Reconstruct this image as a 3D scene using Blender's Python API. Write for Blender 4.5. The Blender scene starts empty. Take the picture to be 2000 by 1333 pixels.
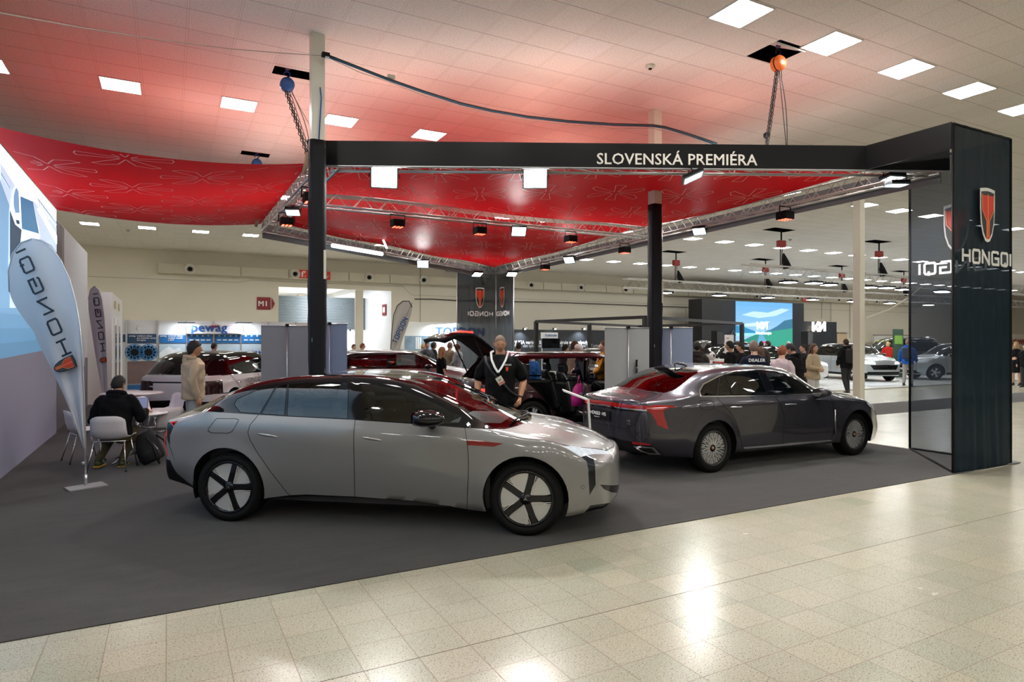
import bpy, bmesh, math, random
import numpy as np
from mathutils import Vector, Matrix, Quaternion
random.seed(7)
SC=bpy.context.scene; COL=SC.collection
PI=math.pi; sin=math.sin; cos=math.cos
# ---------------- camera ----------------
CAMH=1.75; YAW=math.radians(28.2); FPX=1253.0
cd=bpy.data.cameras.new('camera'); cam=bpy.data.objects.new('camera',cd); COL.objects.link(cam)
cam.location=(0,0,CAMH); cam.rotation_euler=(PI/2,0,-YAW)
cd.sensor_width=36; cd.lens=FPX/2000*36; cd.clip_start=.05; cd.clip_end=300
SC.camera=cam
SC.view_settings.view_transform='Standard'; SC.view_settings.look='None'
SC.view_settings.gamma=1; SC.view_settings.use_curve_mapping=False
SC.view_settings.exposure=0.38
SC.cycles.max_bounces=8; SC.cycles.diffuse_bounces=6; SC.cycles.glossy_bounces=4; SC.cycles.transmission_bounces=4
SC.cycles.transparent_max_bounces=12; SC.cycles.sample_clamp_indirect=8; SC.cycles.caustics_reflective=False; SC.cycles.caustics_refractive=False
# ---------------- world ----------------
w=bpy.data.worlds.new('world'); SC.world=w; w.use_nodes=True
w.node_tree.nodes['Background'].inputs[0].default_value=(.55,.6,.65,1); w.node_tree.nodes['Background'].inputs[1].default_value=.05
FW=(sin(YAW),cos(YAW)); RT=(cos(YAW),-sin(YAW))
def atd(u,v,d):
    s=(u-1000)/FPX*d
    return Vector((FW[0]*d+RT[0]*s, FW[1]*d+RT[1]*s, CAMH-(v-666)/FPX*d))
def fl(u,v,z=0.):
    return atd(u,v,FPX*(CAMH-z)/(v-666.))
def onx(u,v,X):
    s=(u-1000)/FPX; return atd(u,v,X/(FW[0]+RT[0]*s))
def ony(u,v,Y):
    s=(u-1000)/FPX; return atd(u,v,Y/(FW[1]+RT[1]*s))
# ---------------- lights ----------------
def area(name,loc,tgt,power,size,color=(1,1,1),parent=None,spread=PI,size_y=None):
    l=bpy.data.lights.new(name,'AREA'); l.energy=power; l.size=size; l.color=color; l.spread=spread
    if size_y: l.shape='RECTANGLE'; l.size_y=size_y
    o=bpy.data.objects.new(name,l); COL.objects.link(o); o.location=loc
    d=Vector(tgt)-Vector(loc); o.rotation_euler=d.to_track_quat('-Z','Y').to_euler()
    if parent: o.parent=parent; o.matrix_parent_inverse=Matrix.Identity(4)
    return o
PANEL=26.0      # ceiling panel emission
FLOOD=20.0      # floodlight glass emission
FLOOD_W=30.0    # floodlight lamp power
RED_W=6.2
# ---------------- materials ----------------
MT={}
def nt(m): return m.node_tree.nodes,m.node_tree.links
def mat(name,col=(.8,.8,.8),rough=.5,metal=0.,coat=0.,emit=0.,ecol=None,spec=.5,trans=0.,alpha=1.,bump=0.,bscale=50.,noise=0.,nscale=20.,sheen=0.,crough=.03):
    if name in MT: return MT[name]
    m=bpy.data.materials.new(name); m.use_nodes=True; N,L=nt(m); b=N['Principled BSDF']
    b.inputs['Base Color'].default_value=(*col,1); b.inputs['Roughness'].default_value=rough; b.inputs['Metallic'].default_value=metal
    b.inputs['Coat Weight'].default_value=coat; b.inputs['Coat Roughness'].default_value=crough; b.inputs['Specular IOR Level'].default_value=spec
    b.inputs['Sheen Weight'].default_value=sheen
    if emit: b.inputs['Emission Color'].default_value=(*(ecol or col),1); b.inputs['Emission Strength'].default_value=emit
    if trans: b.inputs['Transmission Weight'].default_value=trans
    if alpha<1: b.inputs['Alpha'].default_value=alpha
    tc=None
    if bump or noise:
        tc=N.new('ShaderNodeTexCoord')
    if bump:
        n=N.new('ShaderNodeTexNoise'); n.inputs['Scale'].default_value=bscale; L.new(tc.outputs['Object'],n.inputs['Vector'])
        bp=N.new('ShaderNodeBump'); bp.inputs['Strength'].default_value=bump; bp.inputs['Distance'].default_value=.01
        L.new(n.outputs['Fac'],bp.inputs['Height']); L.new(bp.outputs[0],b.inputs['Normal'])
    if noise:
        n=N.new('ShaderNodeTexNoise'); n.inputs['Scale'].default_value=nscale; n.inputs['Detail'].default_value=4; L.new(tc.outputs['Object'],n.inputs['Vector'])
        mx=N.new('ShaderNodeMix'); mx.data_type='RGBA'
        mx.inputs[6].default_value=(*[c*(1-noise) for c in col],1); mx.inputs[7].default_value=(*[min(1,c*(1+noise)) for c in col],1)
        L.new(n.outputs['Fac'],mx.inputs[0]); L.new(mx.outputs[2],b.inputs['Base Color'])
    MT[name]=m; return m
def emis(name,col,s): return mat(name,col,.5,emit=s,ecol=col)
def glass(name,tint=(.35,.4,.42),refl=.06,rough=.02):
    if name in MT: return MT[name]
    m=bpy.data.materials.new(name); m.use_nodes=True; N,L=nt(m); N.remove(N['Principled BSDF'])
    t=N.new('ShaderNodeBsdfTransparent'); t.inputs[0].default_value=(*tint,1)
    g=N.new('ShaderNodeBsdfGlossy'); g.inputs['Roughness'].default_value=rough
    f=N.new('ShaderNodeFresnel'); f.inputs[0].default_value=1.5
    ad=N.new('ShaderNodeMath'); ad.operation='ADD'; ad.inputs[1].default_value=refl; ad.use_clamp=True; L.new(f.outputs[0],ad.inputs[0])
    mx=N.new('ShaderNodeMixShader'); L.new(ad.outputs[0],mx.inputs[0]); L.new(t.outputs[0],mx.inputs[1]); L.new(g.outputs[0],mx.inputs[2])
    L.new(mx.outputs[0],N['Material Output'].inputs[0]); MT[name]=m; return m
def mth(N,L,op,a,b=None,c=None,clamp=False):
    n=N.new('ShaderNodeMath'); n.operation=op; n.use_clamp=clamp
    for i,x in enumerate((a,b,c)):
        if x is None: continue
        if hasattr(x,'is_linked') or hasattr(x,'links'): L.new(x,n.inputs[i])
        else: n.inputs[i].default_value=x
    return n.outputs[0]
def mixc(N,L,f,a,b):
    n=N.new('ShaderNodeMix'); n.data_type='RGBA'
    for i,x in ((0,f),(6,a),(7,b)):
        if hasattr(x,'links'): L.new(x,n.inputs[i])
        else: n.inputs[i].default_value=x if i==0 else (*x,1)
    return n.outputs[2]
def noise(N,L,vec,scale,detail=3,rough=.5):
    n=N.new('ShaderNodeTexNoise'); n.inputs['Scale'].default_value=scale; n.inputs['Detail'].default_value=detail; n.inputs['Roughness'].default_value=rough
    L.new(vec,n.inputs['Vector']); return n.outputs['Fac']
def ramp(N,L,f,a,b):
    n=N.new('ShaderNodeMapRange'); n.inputs[1].default_value=a; n.inputs[2].default_value=b; L.new(f,n.inputs[0]); return n.outputs[0]
# ---------------- objects ----------------
def tag(o,label,cat,group=None,kind=None):
    o['label']=label; o['category']=cat
    if group: o['group']=group
    if kind: o['kind']=kind
    return o
def thing(name,label,cat,loc=(0,0,0),rz=0,group=None,kind=None):
    o=bpy.data.objects.new(name,None); COL.objects.link(o); o.location=loc; o.rotation_euler=(0,0,rz); o.empty_display_size=.1
    return tag(o,label,cat,group,kind)
def struct(o): o['kind']='structure'; return o
def mesh(name,vs,fs,mats,parent=None,smooth=False,fm=None,normals=None,label=None,bev=0):
    me=bpy.data.meshes.new(name); me.from_pydata([tuple(v) for v in vs],[],fs)
    for m in (mats if isinstance(mats,(list,tuple)) else [mats]): me.materials.append(m)
    if fm is not None: me.polygons.foreach_set('material_index',fm)
    if smooth: me.polygons.foreach_set('use_smooth',[True]*len(me.polygons))
    me.update()
    if normals is not None: me.normals_split_custom_set_from_vertices(normals)
    o=bpy.data.objects.new(name,me); COL.objects.link(o)
    if parent: o.parent=parent
    if label: o['label']=label
    if bev:
        md=o.modifiers.new('bevel','BEVEL'); md.width=bev; md.segments=2; md.limit_method='ANGLE'
    return o
class MB:
    def __init__(s): s.v=[];s.f=[];s.m=[]
    def add(s,vs,fs,mi=0,M=None):
        n=len(s.v); s.v+=[(M@Vector(v)) if M else Vector(v) for v in vs]; s.f+=[tuple(n+i for i in f) for f in fs]; s.m+=[mi]*len(fs); return s
    def box(s,c,d,mi=0,rz=0,M=None):
        x,y,z=d[0]/2,d[1]/2,d[2]/2
        vs=[(-x,-y,-z),(x,-y,-z),(x,y,-z),(-x,y,-z),(-x,-y,z),(x,-y,z),(x,y,z),(-x,y,z)]
        R=Matrix.Translation(c)@Matrix.Rotation(rz,4,'Z')
        if M: R=M@R
        return s.add(vs,[(0,3,2,1),(4,5,6,7),(0,1,5,4),(1,2,6,5),(2,3,7,6),(3,0,4,7)],mi,R)
    def tube(s,pts,r,n=8,mi=0,caps=True,closed=False):
        pts=[Vector(p) for p in pts]; k=len(pts); rs=r if isinstance(r,(list,tuple)) else [r]*k
        vs=[];up=None
        for i,p in enumerate(pts):
            if closed: t=pts[(i+1)%k]-pts[i-1]
            else: t=pts[min(i+1,k-1)]-pts[max(i-1,0)]
            if t.length<1e-9: t=Vector((0,0,1))
            t.normalize()
            if up is None: up=Vector((0,0,1)) if abs(t.z)<.9 else Vector((1,0,0))
            a=t.cross(up)
            if a.length<1e-6: a=t.cross(Vector((0,1,0)))
            a.normalize(); b=a.cross(t).normalized(); up=b
            for j in range(n):
                q=2*PI*(j+.5)/n; vs.append(p+a*cos(q)*rs[i]+b*sin(q)*rs[i])
        fs=[]
        for i in range(k if closed else k-1):
            i2=(i+1)%k
            for j in range(n): fs.append((i*n+j,i*n+(j+1)%n,i2*n+(j+1)%n,i2*n+j))
        if caps and not closed: fs+=[tuple(range(n-1,-1,-1)),tuple((k-1)*n+j for j in range(n))]
        return s.add(vs,fs,mi)
    def lathe(s,prof,n=24,mi=0,M=None,cap=False):
        vs=[];fs=[];k=len(prof)
        for i in range(n):
            a=2*PI*i/n
            for (r,z) in prof: vs.append((r*cos(a),r*sin(a),z))
        for i in range(n):
            i2=(i+1)%n
            for j in range(k-1): fs.append((i*k+j,i2*k+j,i2*k+j+1,i*k+j+1))
        if cap: fs.append(tuple(i*k+k-1 for i in range(n))); fs.append(tuple(i*k for i in range(n-1,-1,-1)))
        return s.add(vs,fs,mi,M)
    def prism(s,poly,h,mi=0,M=None):   # polygon in xy extruded 0..h in z
        n=len(poly); ar=sum(poly[i][0]*poly[(i+1)%n][1]-poly[(i+1)%n][0]*poly[i][1] for i in range(n))
        if ar<0: poly=poly[::-1]
        vs=[(x,y,0) for x,y in poly]+[(x,y,h) for x,y in poly]
        fs=[tuple(range(n-1,-1,-1)),tuple(range(n,2*n))]+[(i,(i+1)%n,n+(i+1)%n,n+i) for i in range(n)]
        return s.add(vs,fs,mi,M)
    def ball(s,c,r,n=12,mi=0,sc=(1,1,1)):
        prof=[(sin(PI*j/(n//2+2))*r,-cos(PI*j/(n//2+2))*r) for j in range(n//2+3)]; prof[0]=(1e-4,-r);prof[-1]=(1e-4,r)
        return s.lathe(prof,n,mi,Matrix.Translation(c)@Matrix.Diagonal((*sc,1)))
    def build(s,name,mats,parent=None,smooth=False,label=None,bev=0):
        o=mesh(name,s.v,s.f,mats,parent,smooth,s.m if isinstance(mats,(list,tuple)) else None,label=label,bev=bev)
        return o
def bx(name,c,d,m,parent=None,rz=0,bev=0,label=None): return MB().box(c,d,rz=rz).build(name,m,parent,bev=bev,label=label)
def copy_tree(o,parent=None):
    c=o.copy(); COL.objects.link(c)
    if parent: c.parent=parent
    for ch in o.children: copy_tree(ch,c)
    return c
def frame3(origin,xdir,zdir=(0,0,1)):   # matrix: local x along xdir, local y = up, local z = toward normal
    x=Vector(xdir).normalized(); y=Vector(zdir).normalized(); z=x.cross(y)
    M=Matrix.Identity(4)
    for i in range(3): M[i][0]=x[i];M[i][1]=y[i];M[i][2]=z[i];M[i][3]=origin[i]
    return M
# text: regular font
def text(name,s,size,m,M,parent=None,ext=.004,align='LEFT',bold=0.,sx=1.,mirror=False,label=None):
    c=bpy.data.curves.new(name,'FONT'); c.body=s; c.size=size; c.extrude=ext; c.align_x=align; c.resolution_u=2; c.space_character=1+bold*2.2
    o=bpy.data.objects.new(name,c); COL.objects.link(o); dg=bpy.context.evaluated_depsgraph_get()
    me=bpy.data.meshes.new_from_object(o.evaluated_get(dg)); bpy.data.objects.remove(o)
    if bold>0:
        bm=bmesh.new(); bm.from_mesh(me)
        for q,(dx,dy) in enumerate(((-1,0),(1,0),(0,-.6),(0,.6))):
            m2=me.copy(); m2.transform(Matrix.Translation((dx*bold*size,dy*bold*size,ext*.12*(q+1)))); bm.from_mesh(m2); bpy.data.meshes.remove(m2)
        bm.to_mesh(me); bm.free()
    S=Matrix.Diagonal((sx*(-1 if mirror else 1),1,1,1)); me.transform(M@S)
    if mirror: me.flip_normals()
    me.materials.clear(); me.materials.append(m)
    o=bpy.data.objects.new(name,me); COL.objects.link(o)
    if parent: o.parent=parent
    if label: o['label']=label
    return o
STK={'H':([[(0,0),(0,1)],[(1,0),(1,1)],[(0,.5),(1,.5)]],1),
'O':([[(0.12,0),(.88,0),(1,.12),(1,.88),(.88,1),(.12,1),(0,.88),(0,.12),(.12,0)]],1),
'N':([[(0,0),(0,1),(1,0),(1,1)]],1),
'G':([[(1,.85),(.88,1),(.12,1),(0,.88),(0,.12),(.12,0),(1,0),(1,.5),(.4,.5)]],1),
'Q':([[(0.12,0),(.88,0),(1,.12),(1,.88),(.88,1),(.12,1),(0,.88),(0,.12),(.12,0)],[(.6,.25),(.6,-.15)]],1),
'I':([[(0,0),(0,1)]],.02),'S':([[(1,1),(0,1),(0,.5),(1,.5),(1,0),(0,0)]],1),
'3':([[(0,1),(1,1),(1,0),(0,0)],[(.2,.5),(1,.5)]],1),'5':([[(1,1),(0,1),(0,.55),(1,.55),(1,0),(0,0)]],1),
'7':([[(0,1),(1,1),(.4,0)]],1),
'K':([[(0,0),(0,1)],[(0,.35),(.9,1)],[(.35,.6),(.9,0)]],.9),'A':([[(0,0),(.5,1),(1,0)],[(.2,.35),(.8,.35)]],1),
'T':([[(0,1),(1,1)],[(.5,1),(.5,0)]],1),'P':([[(0,0),(0,1),(1,1),(1,.45),(0,.45)]],1),'D':([[(0,0),(0,1),(.8,1),(1,.8),(1,.2),(.8,0),(0,0)]],1),
' ':([],.5)}
def stroke(mb,s,M,h,w,gap,th,dep=.004,mi=0,mirror=False):
    """stroke letters, h height, w letter width, th stroke width"""
    x=0
    for ch in s:
        ls,ww=STK[ch]
        for pl in ls:
            Q=[Vector((x+p[0]*w,p[1]*h)) for p in pl]; closed=(Q[0]-Q[-1]).length<1e-6 and len(Q)>2; N_=len(Q)-1
            def ex(i,j,k):
                if k is None: return 0
                u=(Q[j]-Q[i]).normalized(); v=(Q[k]-Q[j]).normalized(); c=max(-.3,min(1,u.dot(v))); return th/2*math.sqrt((1-c)/(1+c))
            for i in range(N_):
                p=Q[i];q=Q[i+1];d=(q-p).normalized()
                nx=i+2 if i+2<=N_ else (1 if closed else None); pv=i-1 if i>0 else (N_-1 if closed else None)
                e1=min(th*.5,ex(i,i+1,nx)) if nx is not None else 0; e0=min(th*.5,ex(pv,i,i+1)) if pv is not None else 0
                n=Vector((-d.y,d.x))*th/2; p2=p-d*e0; q2=q+d*e1
                poly=[p2-n,q2-n,q2+n,p2+n]
                if mirror: poly=[Vector((-t.x,t.y)) for t in poly]
                zi=getattr(mb,'zi',0)+1; mb.zi=zi; mb.prism([(t.x,t.y) for t in poly],dep*(1+.04*(zi%12)),mi,M)
        x+=ww*w+gap
    return x-gap
def shield(mb,M,h,w,dep=.004,mirror=False):
    """emblem: white rim(0), dark field(1), red field(2), orange lines(3)"""
    def out(k,t=0):
        p=[(-.5,1),(-.25,1.02),(0,1.03),(.25,1.02),(.5,1),(.5,.6),(.45,.35),(.32,.14),(.15,.02),(0,0),(-.15,.02),(-.32,.14),(-.45,.35),(-.5,.6)]
        return [(x*w*k,(.5+(y-.5)*k)*h) for x,y in p]
    T=lambda z:M@Matrix.Translation((0,0,z))
    mb.prism(out(1),dep,0,T(0)); mb.prism(out(.88),dep,1,T(dep*.4))
    red=[(-.36,.88),(.36,.88),(.34,.62),(.06,.42),(.05,.06),(-.05,.06),(-.06,.42),(-.34,.62)]
    mb.prism([(x*w,y*h) for x,y in red],dep,2,T(dep*.8))
    for pl in ([(0,.9),(0,.1)],[(-.40,.9),(-.38,.6),(-.09,.4),(-.08,.06)],[(.40,.9),(.38,.6),(.09,.4),(.08,.06)]):
        for a,b in zip(pl[:-1],pl[1:]):
            p=Vector((a[0]*w,a[1]*h));q=Vector((b[0]*w,b[1]*h));d=(q-p).normalized();n=Vector((-d.y,d.x))*w*.022
            mb.prism([tuple(p-n),tuple(q-n),tuple(q+n),tuple(p+n)],dep,3,T(dep*1.2))
WHITE=mat('white_print',(.85,.85,.85),.5); BLKP=mat('black_print',(.02,.02,.025),.5); REDP=mat('red_print',(.75,.04,.015),.5); ORP=mat('orange_print',(.95,.25,.08),.5)
SHM=[WHITE,BLKP,REDP,ORP]
BLACKG=mat('gloss_black',(.004,.004,.006),.06,spec=.5); BLACKM=mat('matte_black',(.008,.008,.009),.6,spec=.2); CHROME=mat('chrome',(.8,.8,.82),.12,metal=1.)
ALU=mat('aluminium',(.62,.62,.63),.32,metal=.9); RUB=mat('rubber',(.007,.007,.007),.75,spec=.22); WPL=mat('white_plastic',(.78,.77,.78),.35)
# ================= room =================
def floor_mat():
    m=bpy.data.materials.new('terrazzo_tiles'); m.use_nodes=True; N,L=nt(m); b=N['Principled BSDF']
    tc=N.new('ShaderNodeTexCoord'); sp=N.new('ShaderNodeSeparateXYZ'); L.new(tc.outputs['Object'],sp.inputs[0]); P=tc.outputs['Object']
    tx=mth(N,L,'DIVIDE',mth(N,L,'ADD',sp.outputs[0],.009),.3075); ty=mth(N,L,'DIVIDE',mth(N,L,'SUBTRACT',sp.outputs[1],3.365),.2975)
    def line(t,wd): return mth(N,L,'LESS_THAN',mth(N,L,'ABSOLUTE',mth(N,L,'SUBTRACT',mth(N,L,'FRACT',mth(N,L,'ADD',t,.5)),.5)),wd)
    g=mth(N,L,'MAXIMUM',line(tx,.009),line(ty,.008))
    dk=mth(N,L,'LESS_THAN',mth(N,L,'ABSOLUTE',mth(N,L,'SUBTRACT',sp.outputs[1],3.365)),.004)
    cx=N.new('ShaderNodeCombineXYZ'); L.new(mth(N,L,'FLOOR',tx),cx.inputs[0]); L.new(mth(N,L,'FLOOR',ty),cx.inputs[1])
    wn=N.new('ShaderNodeTexWhiteNoise'); wn.noise_dimensions='2D'; L.new(cx.outputs[0],wn.inputs[0])
    base=mixc(N,L,wn.outputs[0],(.36,.37,.28),(.47,.43,.33))
    big=noise(N,L,P,.8,3); base=mixc(N,L,ramp(N,L,big,.35,.7),base,(.45,.42,.34))
    s1=ramp(N,L,noise(N,L,P,110,2),.60,.66); s2=ramp(N,L,noise(N,L,P,75,2),.62,.68)
    base=mixc(N,L,s1,base,(.12,.11,.08)); 
    mp=N.new('ShaderNodeVectorMath'); mp.inputs[1].default_value=(7,3,0); L.new(P,mp.inputs[0])
    s3=ramp(N,L,noise(N,L,mp.outputs[0],90,2),.60,.68); base=mixc(N,L,mth(N,L,'MULTIPLY',s3,.6),base,(.62,.60,.5))
    base=mixc(N,L,mth(N,L,'MULTIPLY',g,.75),base,(.17,.12,.08)); base=mixc(N,L,mth(N,L,'MULTIPLY',dk,.8),base,(.08,.05,.035))
    L.new(base,b.inputs['Base Color'])
    r=mth(N,L,'ADD',mth(N,L,'MULTIPLY',noise(N,L,P,2.5,4),.14),.17); L.new(mth(N,L,'ADD',r,mth(N,L,'MULTIPLY',g,.4)),b.inputs['Roughness'])
    b.inputs['Specular IOR Level'].default_value=.38
    bp=N.new('ShaderNodeBump'); bp.inputs['Strength'].default_value=.25; bp.inputs['Distance'].default_value=.002
    L.new(mth(N,L,'SUBTRACT',mth(N,L,'MULTIPLY',noise(N,L,P,6,2),.5),g),bp.inputs['Height']); L.new(bp.outputs[0],b.inputs['Normal'])
    return m
def ceil_mat():
    m=bpy.data.materials.new('ceiling_tiles'); m.use_nodes=True; N,L=nt(m); b=N['Principled BSDF']
    tc=N.new('ShaderNodeTexCoord'); sp=N.new('ShaderNodeSeparateXYZ'); L.new(tc.outputs['Object'],sp.inputs[0]); P=tc.outputs['Object']
    tx=mth(N,L,'DIVIDE',mth(N,L,'ADD',sp.outputs[0],.373),.603); ty=mth(N,L,'DIVIDE',mth(N,L,'SUBTRACT',sp.outputs[1],12.156),.5955)
    def line(t,wd): return mth(N,L,'LESS_THAN',mth(N,L,'ABSOLUTE',mth(N,L,'SUBTRACT',mth(N,L,'FRACT',mth(N,L,'ADD',t,.5)),.5)),wd)
    lx=line(tx,.016); ly=line(ty,.009); g=mth(N,L,'MAXIMUM',lx,ly)
    cx=N.new('ShaderNodeCombineXYZ'); L.new(mth(N,L,'FLOOR',tx),cx.inputs[0]); L.new(mth(N,L,'FLOOR',ty),cx.inputs[1])
    wn=N.new('ShaderNodeTexWhiteNoise'); wn.noise_dimensions='2D'; L.new(cx.outputs[0],wn.inputs[0])
    base=mixc(N,L,wn.outputs[0],(.78,.75,.70),(.83,.80,.75))
    base=mixc(N,L,mth(N,L,'GREATER_THAN',wn.outputs[0],.972),base,(.82,.80,.78))
    sp2=ramp(N,L,noise(N,L,P,45,2),.52,.62); base=mixc(N,L,mth(N,L,'MULTIPLY',sp2,.35),base,(.46,.43,.40))
    lx2=line(tx,.028); base=mixc(N,L,lx2,base,(.62,.58,.53)); base=mixc(N,L,lx,base,(.82,.78,.72)); ly=line(ty,.014); base=mixc(N,L,ly,base,(.52,.47,.43))
    L.new(base,b.inputs['Base Color']); b.inputs['Roughness'].default_value=.8
    return m
FLM=floor_mat(); CEM=ceil_mat()
CZ=6.0
def quad(name,pts,m,parent=None): return mesh(name,pts,[(0,1,2,3)],m,parent)
struct(quad('floor',[(-12,-14,0),(75,-14,0),(75,60,0),(-12,60,0)],FLM))
WALL=mat('plaster_wall',(.80,.755,.65),.75,noise=.05,nscale=.7,bump=.05,bscale=30)
# ceiling: flat sheet with real square openings for the hoist hooks
holes=[(7.6,6.18,.6,.6),(1.45,10.45,.6,.32),(1.45,15.45,.6,.32),(20.0,16.5,1.2,.6),(26.1,16.5,1.2,.6),(20.6,23.0,1.2,.6),(26.7,23.0,1.2,.6),(32.9,23.0,1.2,.6),(38.8,23.0,1.2,.6)]
def ceiling():
    xs={-12.,75.}; ys={-14.,34.05}
    for x,y,a,b in holes: xs|={x,x+a}; ys|={y,y+b}
    xs=sorted(xs); ys=sorted(ys); V={};vs=[];fs=[]
    def vid(i,j):
        if (i,j) not in V: V[i,j]=len(vs); vs.append((xs[i],ys[j],CZ))
        return V[i,j]
    for i in range(len(xs)-1):
        for j in range(len(ys)-1):
            cx=(xs[i]+xs[i+1])/2; cy=(ys[j]+ys[j+1])/2
            if any(x<cx<x+a and y<cy<y+b for x,y,a,b in holes): continue
            fs.append((vid(i,j),vid(i,j+1),vid(i+1,j+1),vid(i+1,j)))
    return mesh('ceiling',vs,fs,CEM)
struct(ceiling())
DARKV=mat('ceiling_void',(.015,.015,.017),.9)
o=struct(quad('ceiling_void_deck',[(-12,-14,7),(-12,60,7),(75,60,7),(75,-14,7)],DARKV)); o.name='trim_1'
# back wall with the opening (X 4.88..10.7, up to z 4.48)
WY=34.0; XO0,XO1,ZO=4.9,10.75,4.48
struct(mesh('wall_back',[(-12,WY,0),(XO0,WY,0),(XO0,WY,CZ),(-12,WY,CZ),(XO0,WY,ZO),(XO1,WY,ZO),(XO1,WY,CZ),(XO1,WY,0),(75,WY,0),(75,WY,CZ)],
  [(0,1,4,2,3),(4,5,6,2),(7,8,9,6,5)],WALL))
struct(quad('wall_left',[(-12,-14,0),(-12,WY,0),(-12,WY,CZ),(-12,-14,CZ)],WALL))
struct(quad('wall_right',[(75,-14,0),(75,-14,CZ),(75,WY,CZ),(75,WY,0)],WALL))
struct(quad('wall_front',[(-12,-14,0),(-12,-14,CZ),(75,-14,CZ),(75,-14,0)],mat('front_wall_paint',(.7,.68,.62),.8)))
# room behind the opening
WPAINT=mat('white_wall_paint',(.74,.75,.78),.6)
PASS=mat('passage_grey',(.5,.5,.48),.7)
struct(mesh('wall_passage',[(XO1,WY,0),(XO1,52,0),(XO1,52,CZ),(XO1,WY,CZ),(-2,52,0),(-2,52,CZ)],[(0,3,2,1)],WPAINT))
struct(mesh('wall_hall_behind',[(-2,58,0),(20,58,0),(20,58,CZ),(-2,58,CZ)],[(0,1,2,3)],PASS))
struct(mesh('ceiling_passage',[(-2,WY,5.3),(XO1,WY,5.3),(XO1,58,5.3),(-2,58,5.3)],[(0,3,2,1)],WPAINT))
t=thing('door_roller_shutter','grey corrugated roller shutter half lowered in the doorway beside the M1 sign','roller shutter',(XO0,39.2,0))
mb=MB()
for k in range(26):
    z=4.35-k*.075; mb.tube([(-1.2,0,z),(XO1-XO0-.02,0,z)],.042,6)
sh=mb.build('curtain',mat('shutter_grey',(.30,.35,.38),.45,metal=.3),t,True)
mb=MB()
for k in range(46): mb.box((-1.1+k*.15,-.03,2.40),(.075,.04,.10),k%2)
mb.build('striped_edge',[BLACKM,WHITE],t)
t.name='roller_shutter'
t=thing('doorway_post','cream square post standing in the open doorway beside the shutter','post',(9.0,WY+.1,0)); 
bx('shaft',(0,0,ZO/2),(.42,.15,ZO),WALL,t); bx('foot_plate',(0,0,.05),(.46,.19,.1),WALL,t)
# ceiling light panels
PAN=emis('light_panel',(1.,.97,.92),PANEL); PFR=mat('panel_frame',(.7,.7,.68),.5)
def panel(x,y,first,label,group):
    if first[0] is None:
        t=thing('ceiling_light',label,'ceiling light',(x,y,CZ),0,group)
        MB().box((0,0,-.006),(.56,.55,.008)).build('diffuser',PAN,t)
        m=MB()
        for sx in (-1,1): m.box((sx*.29,0,-.006),(.02,.59,.012)); m.box((0,sx*.285,-.006),(.56,.02,.012))
        m.build('frame',PFR,t); first[0]=t
    else:
        t=copy_tree(first[0]); t.location=(x,y,CZ); t['label']=label; t['group']=group
F0=[None]
rows=[(5.92,-2,14,'in the ceiling row nearest the camera'),(12.46,-4,32,'in the second ceiling row behind the red canopy front'),(19.9,-4,34,'in the third ceiling row over the middle of the hall'),(27.65,-5,36,'in the fourth ceiling row near the back wall'),(-.65,-4,14,'in the ceiling row above the camera'),(-7.2,-4,14,'in the ceiling row behind the camera')]
for y,a,b,d in rows:
    for k in range(a,b):
        x=-.69+1.807*k
        pass
        if abs(x-20.5)<1 and abs(y-16.6)<1: continue
        panel(x,y,F0,'square white light panel glowing '+d,'light panels '+d)
CAR_GREY=mat('grey_carpet',(.05,.048,.049),.95,noise=.25,nscale=3.,bump=.6,bscale=260,sheen=.2)
def carpet_m():
    m=bpy.data.materials.new('stand_carpet'); m.use_nodes=True; N,L=nt(m); b=N['Principled BSDF']
    tc=N.new('ShaderNodeTexCoord'); P=tc.outputs['Object']
    mp=N.new('ShaderNodeMapping'); mp.inputs['Scale'].default_value=(1,3,1); mp.inputs['Rotation'].default_value=(0,0,.4); L.new(P,mp.inputs[0])
    a=ramp(N,L,noise(N,L,mp.outputs[0],2.2,5,.7),.3,.75); f=noise(N,L,P,240,2)
    c=mixc(N,L,a,(.052,.047,.047),(.016,.015,.016)); c=mixc(N,L,ramp(N,L,f,.35,.65),c,(.052,.050,.050))
    L.new(c,b.inputs['Base Color']); b.inputs['Roughness'].default_value=.95; b.inputs['Specular IOR Level'].default_value=.15; b.inputs['Sheen Weight'].default_value=.15
    bp=N.new('ShaderNodeBump'); bp.inputs['Strength'].default_value=.6; bp.inputs['Distance'].default_value=.004; L.new(f,bp.inputs['Height']); L.new(bp.outputs[0],b.inputs['Normal'])
    return m
cz=.006
tag(MB().prism([(-12,4.67),(10.56,4.67),(10.56,22),(-12,22)],cz).build('exhibition_carpet',carpet_m()),'large dark grey carpet laid on the tiles under the car stand','carpet')
tag(MB().prism([(12.6,9.3),(30,9.3),(30,11.0),(12.6,11.0)],.004).build('exhibition_carpet',CAR_GREY),'dark grey aisle carpet strip between the stand and the white platform','carpet')
tag(MB().prism([(19.0,14.2),(60,14.2),(60,30.3),(18,30.3)],.05).build('display_platform',mat('platform_white',(.6,.6,.58),.25,noise=.04)),'low white glossy display platform under the cars by the big screen','platform')
tag(MB().box((24.5,15.6,.054),(2.2,1.6,.006)).build('floor_mat',mat('mat_grey',(.35,.37,.39),.6)),'pale grey floor mat lying on the white platform','mat')
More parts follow.
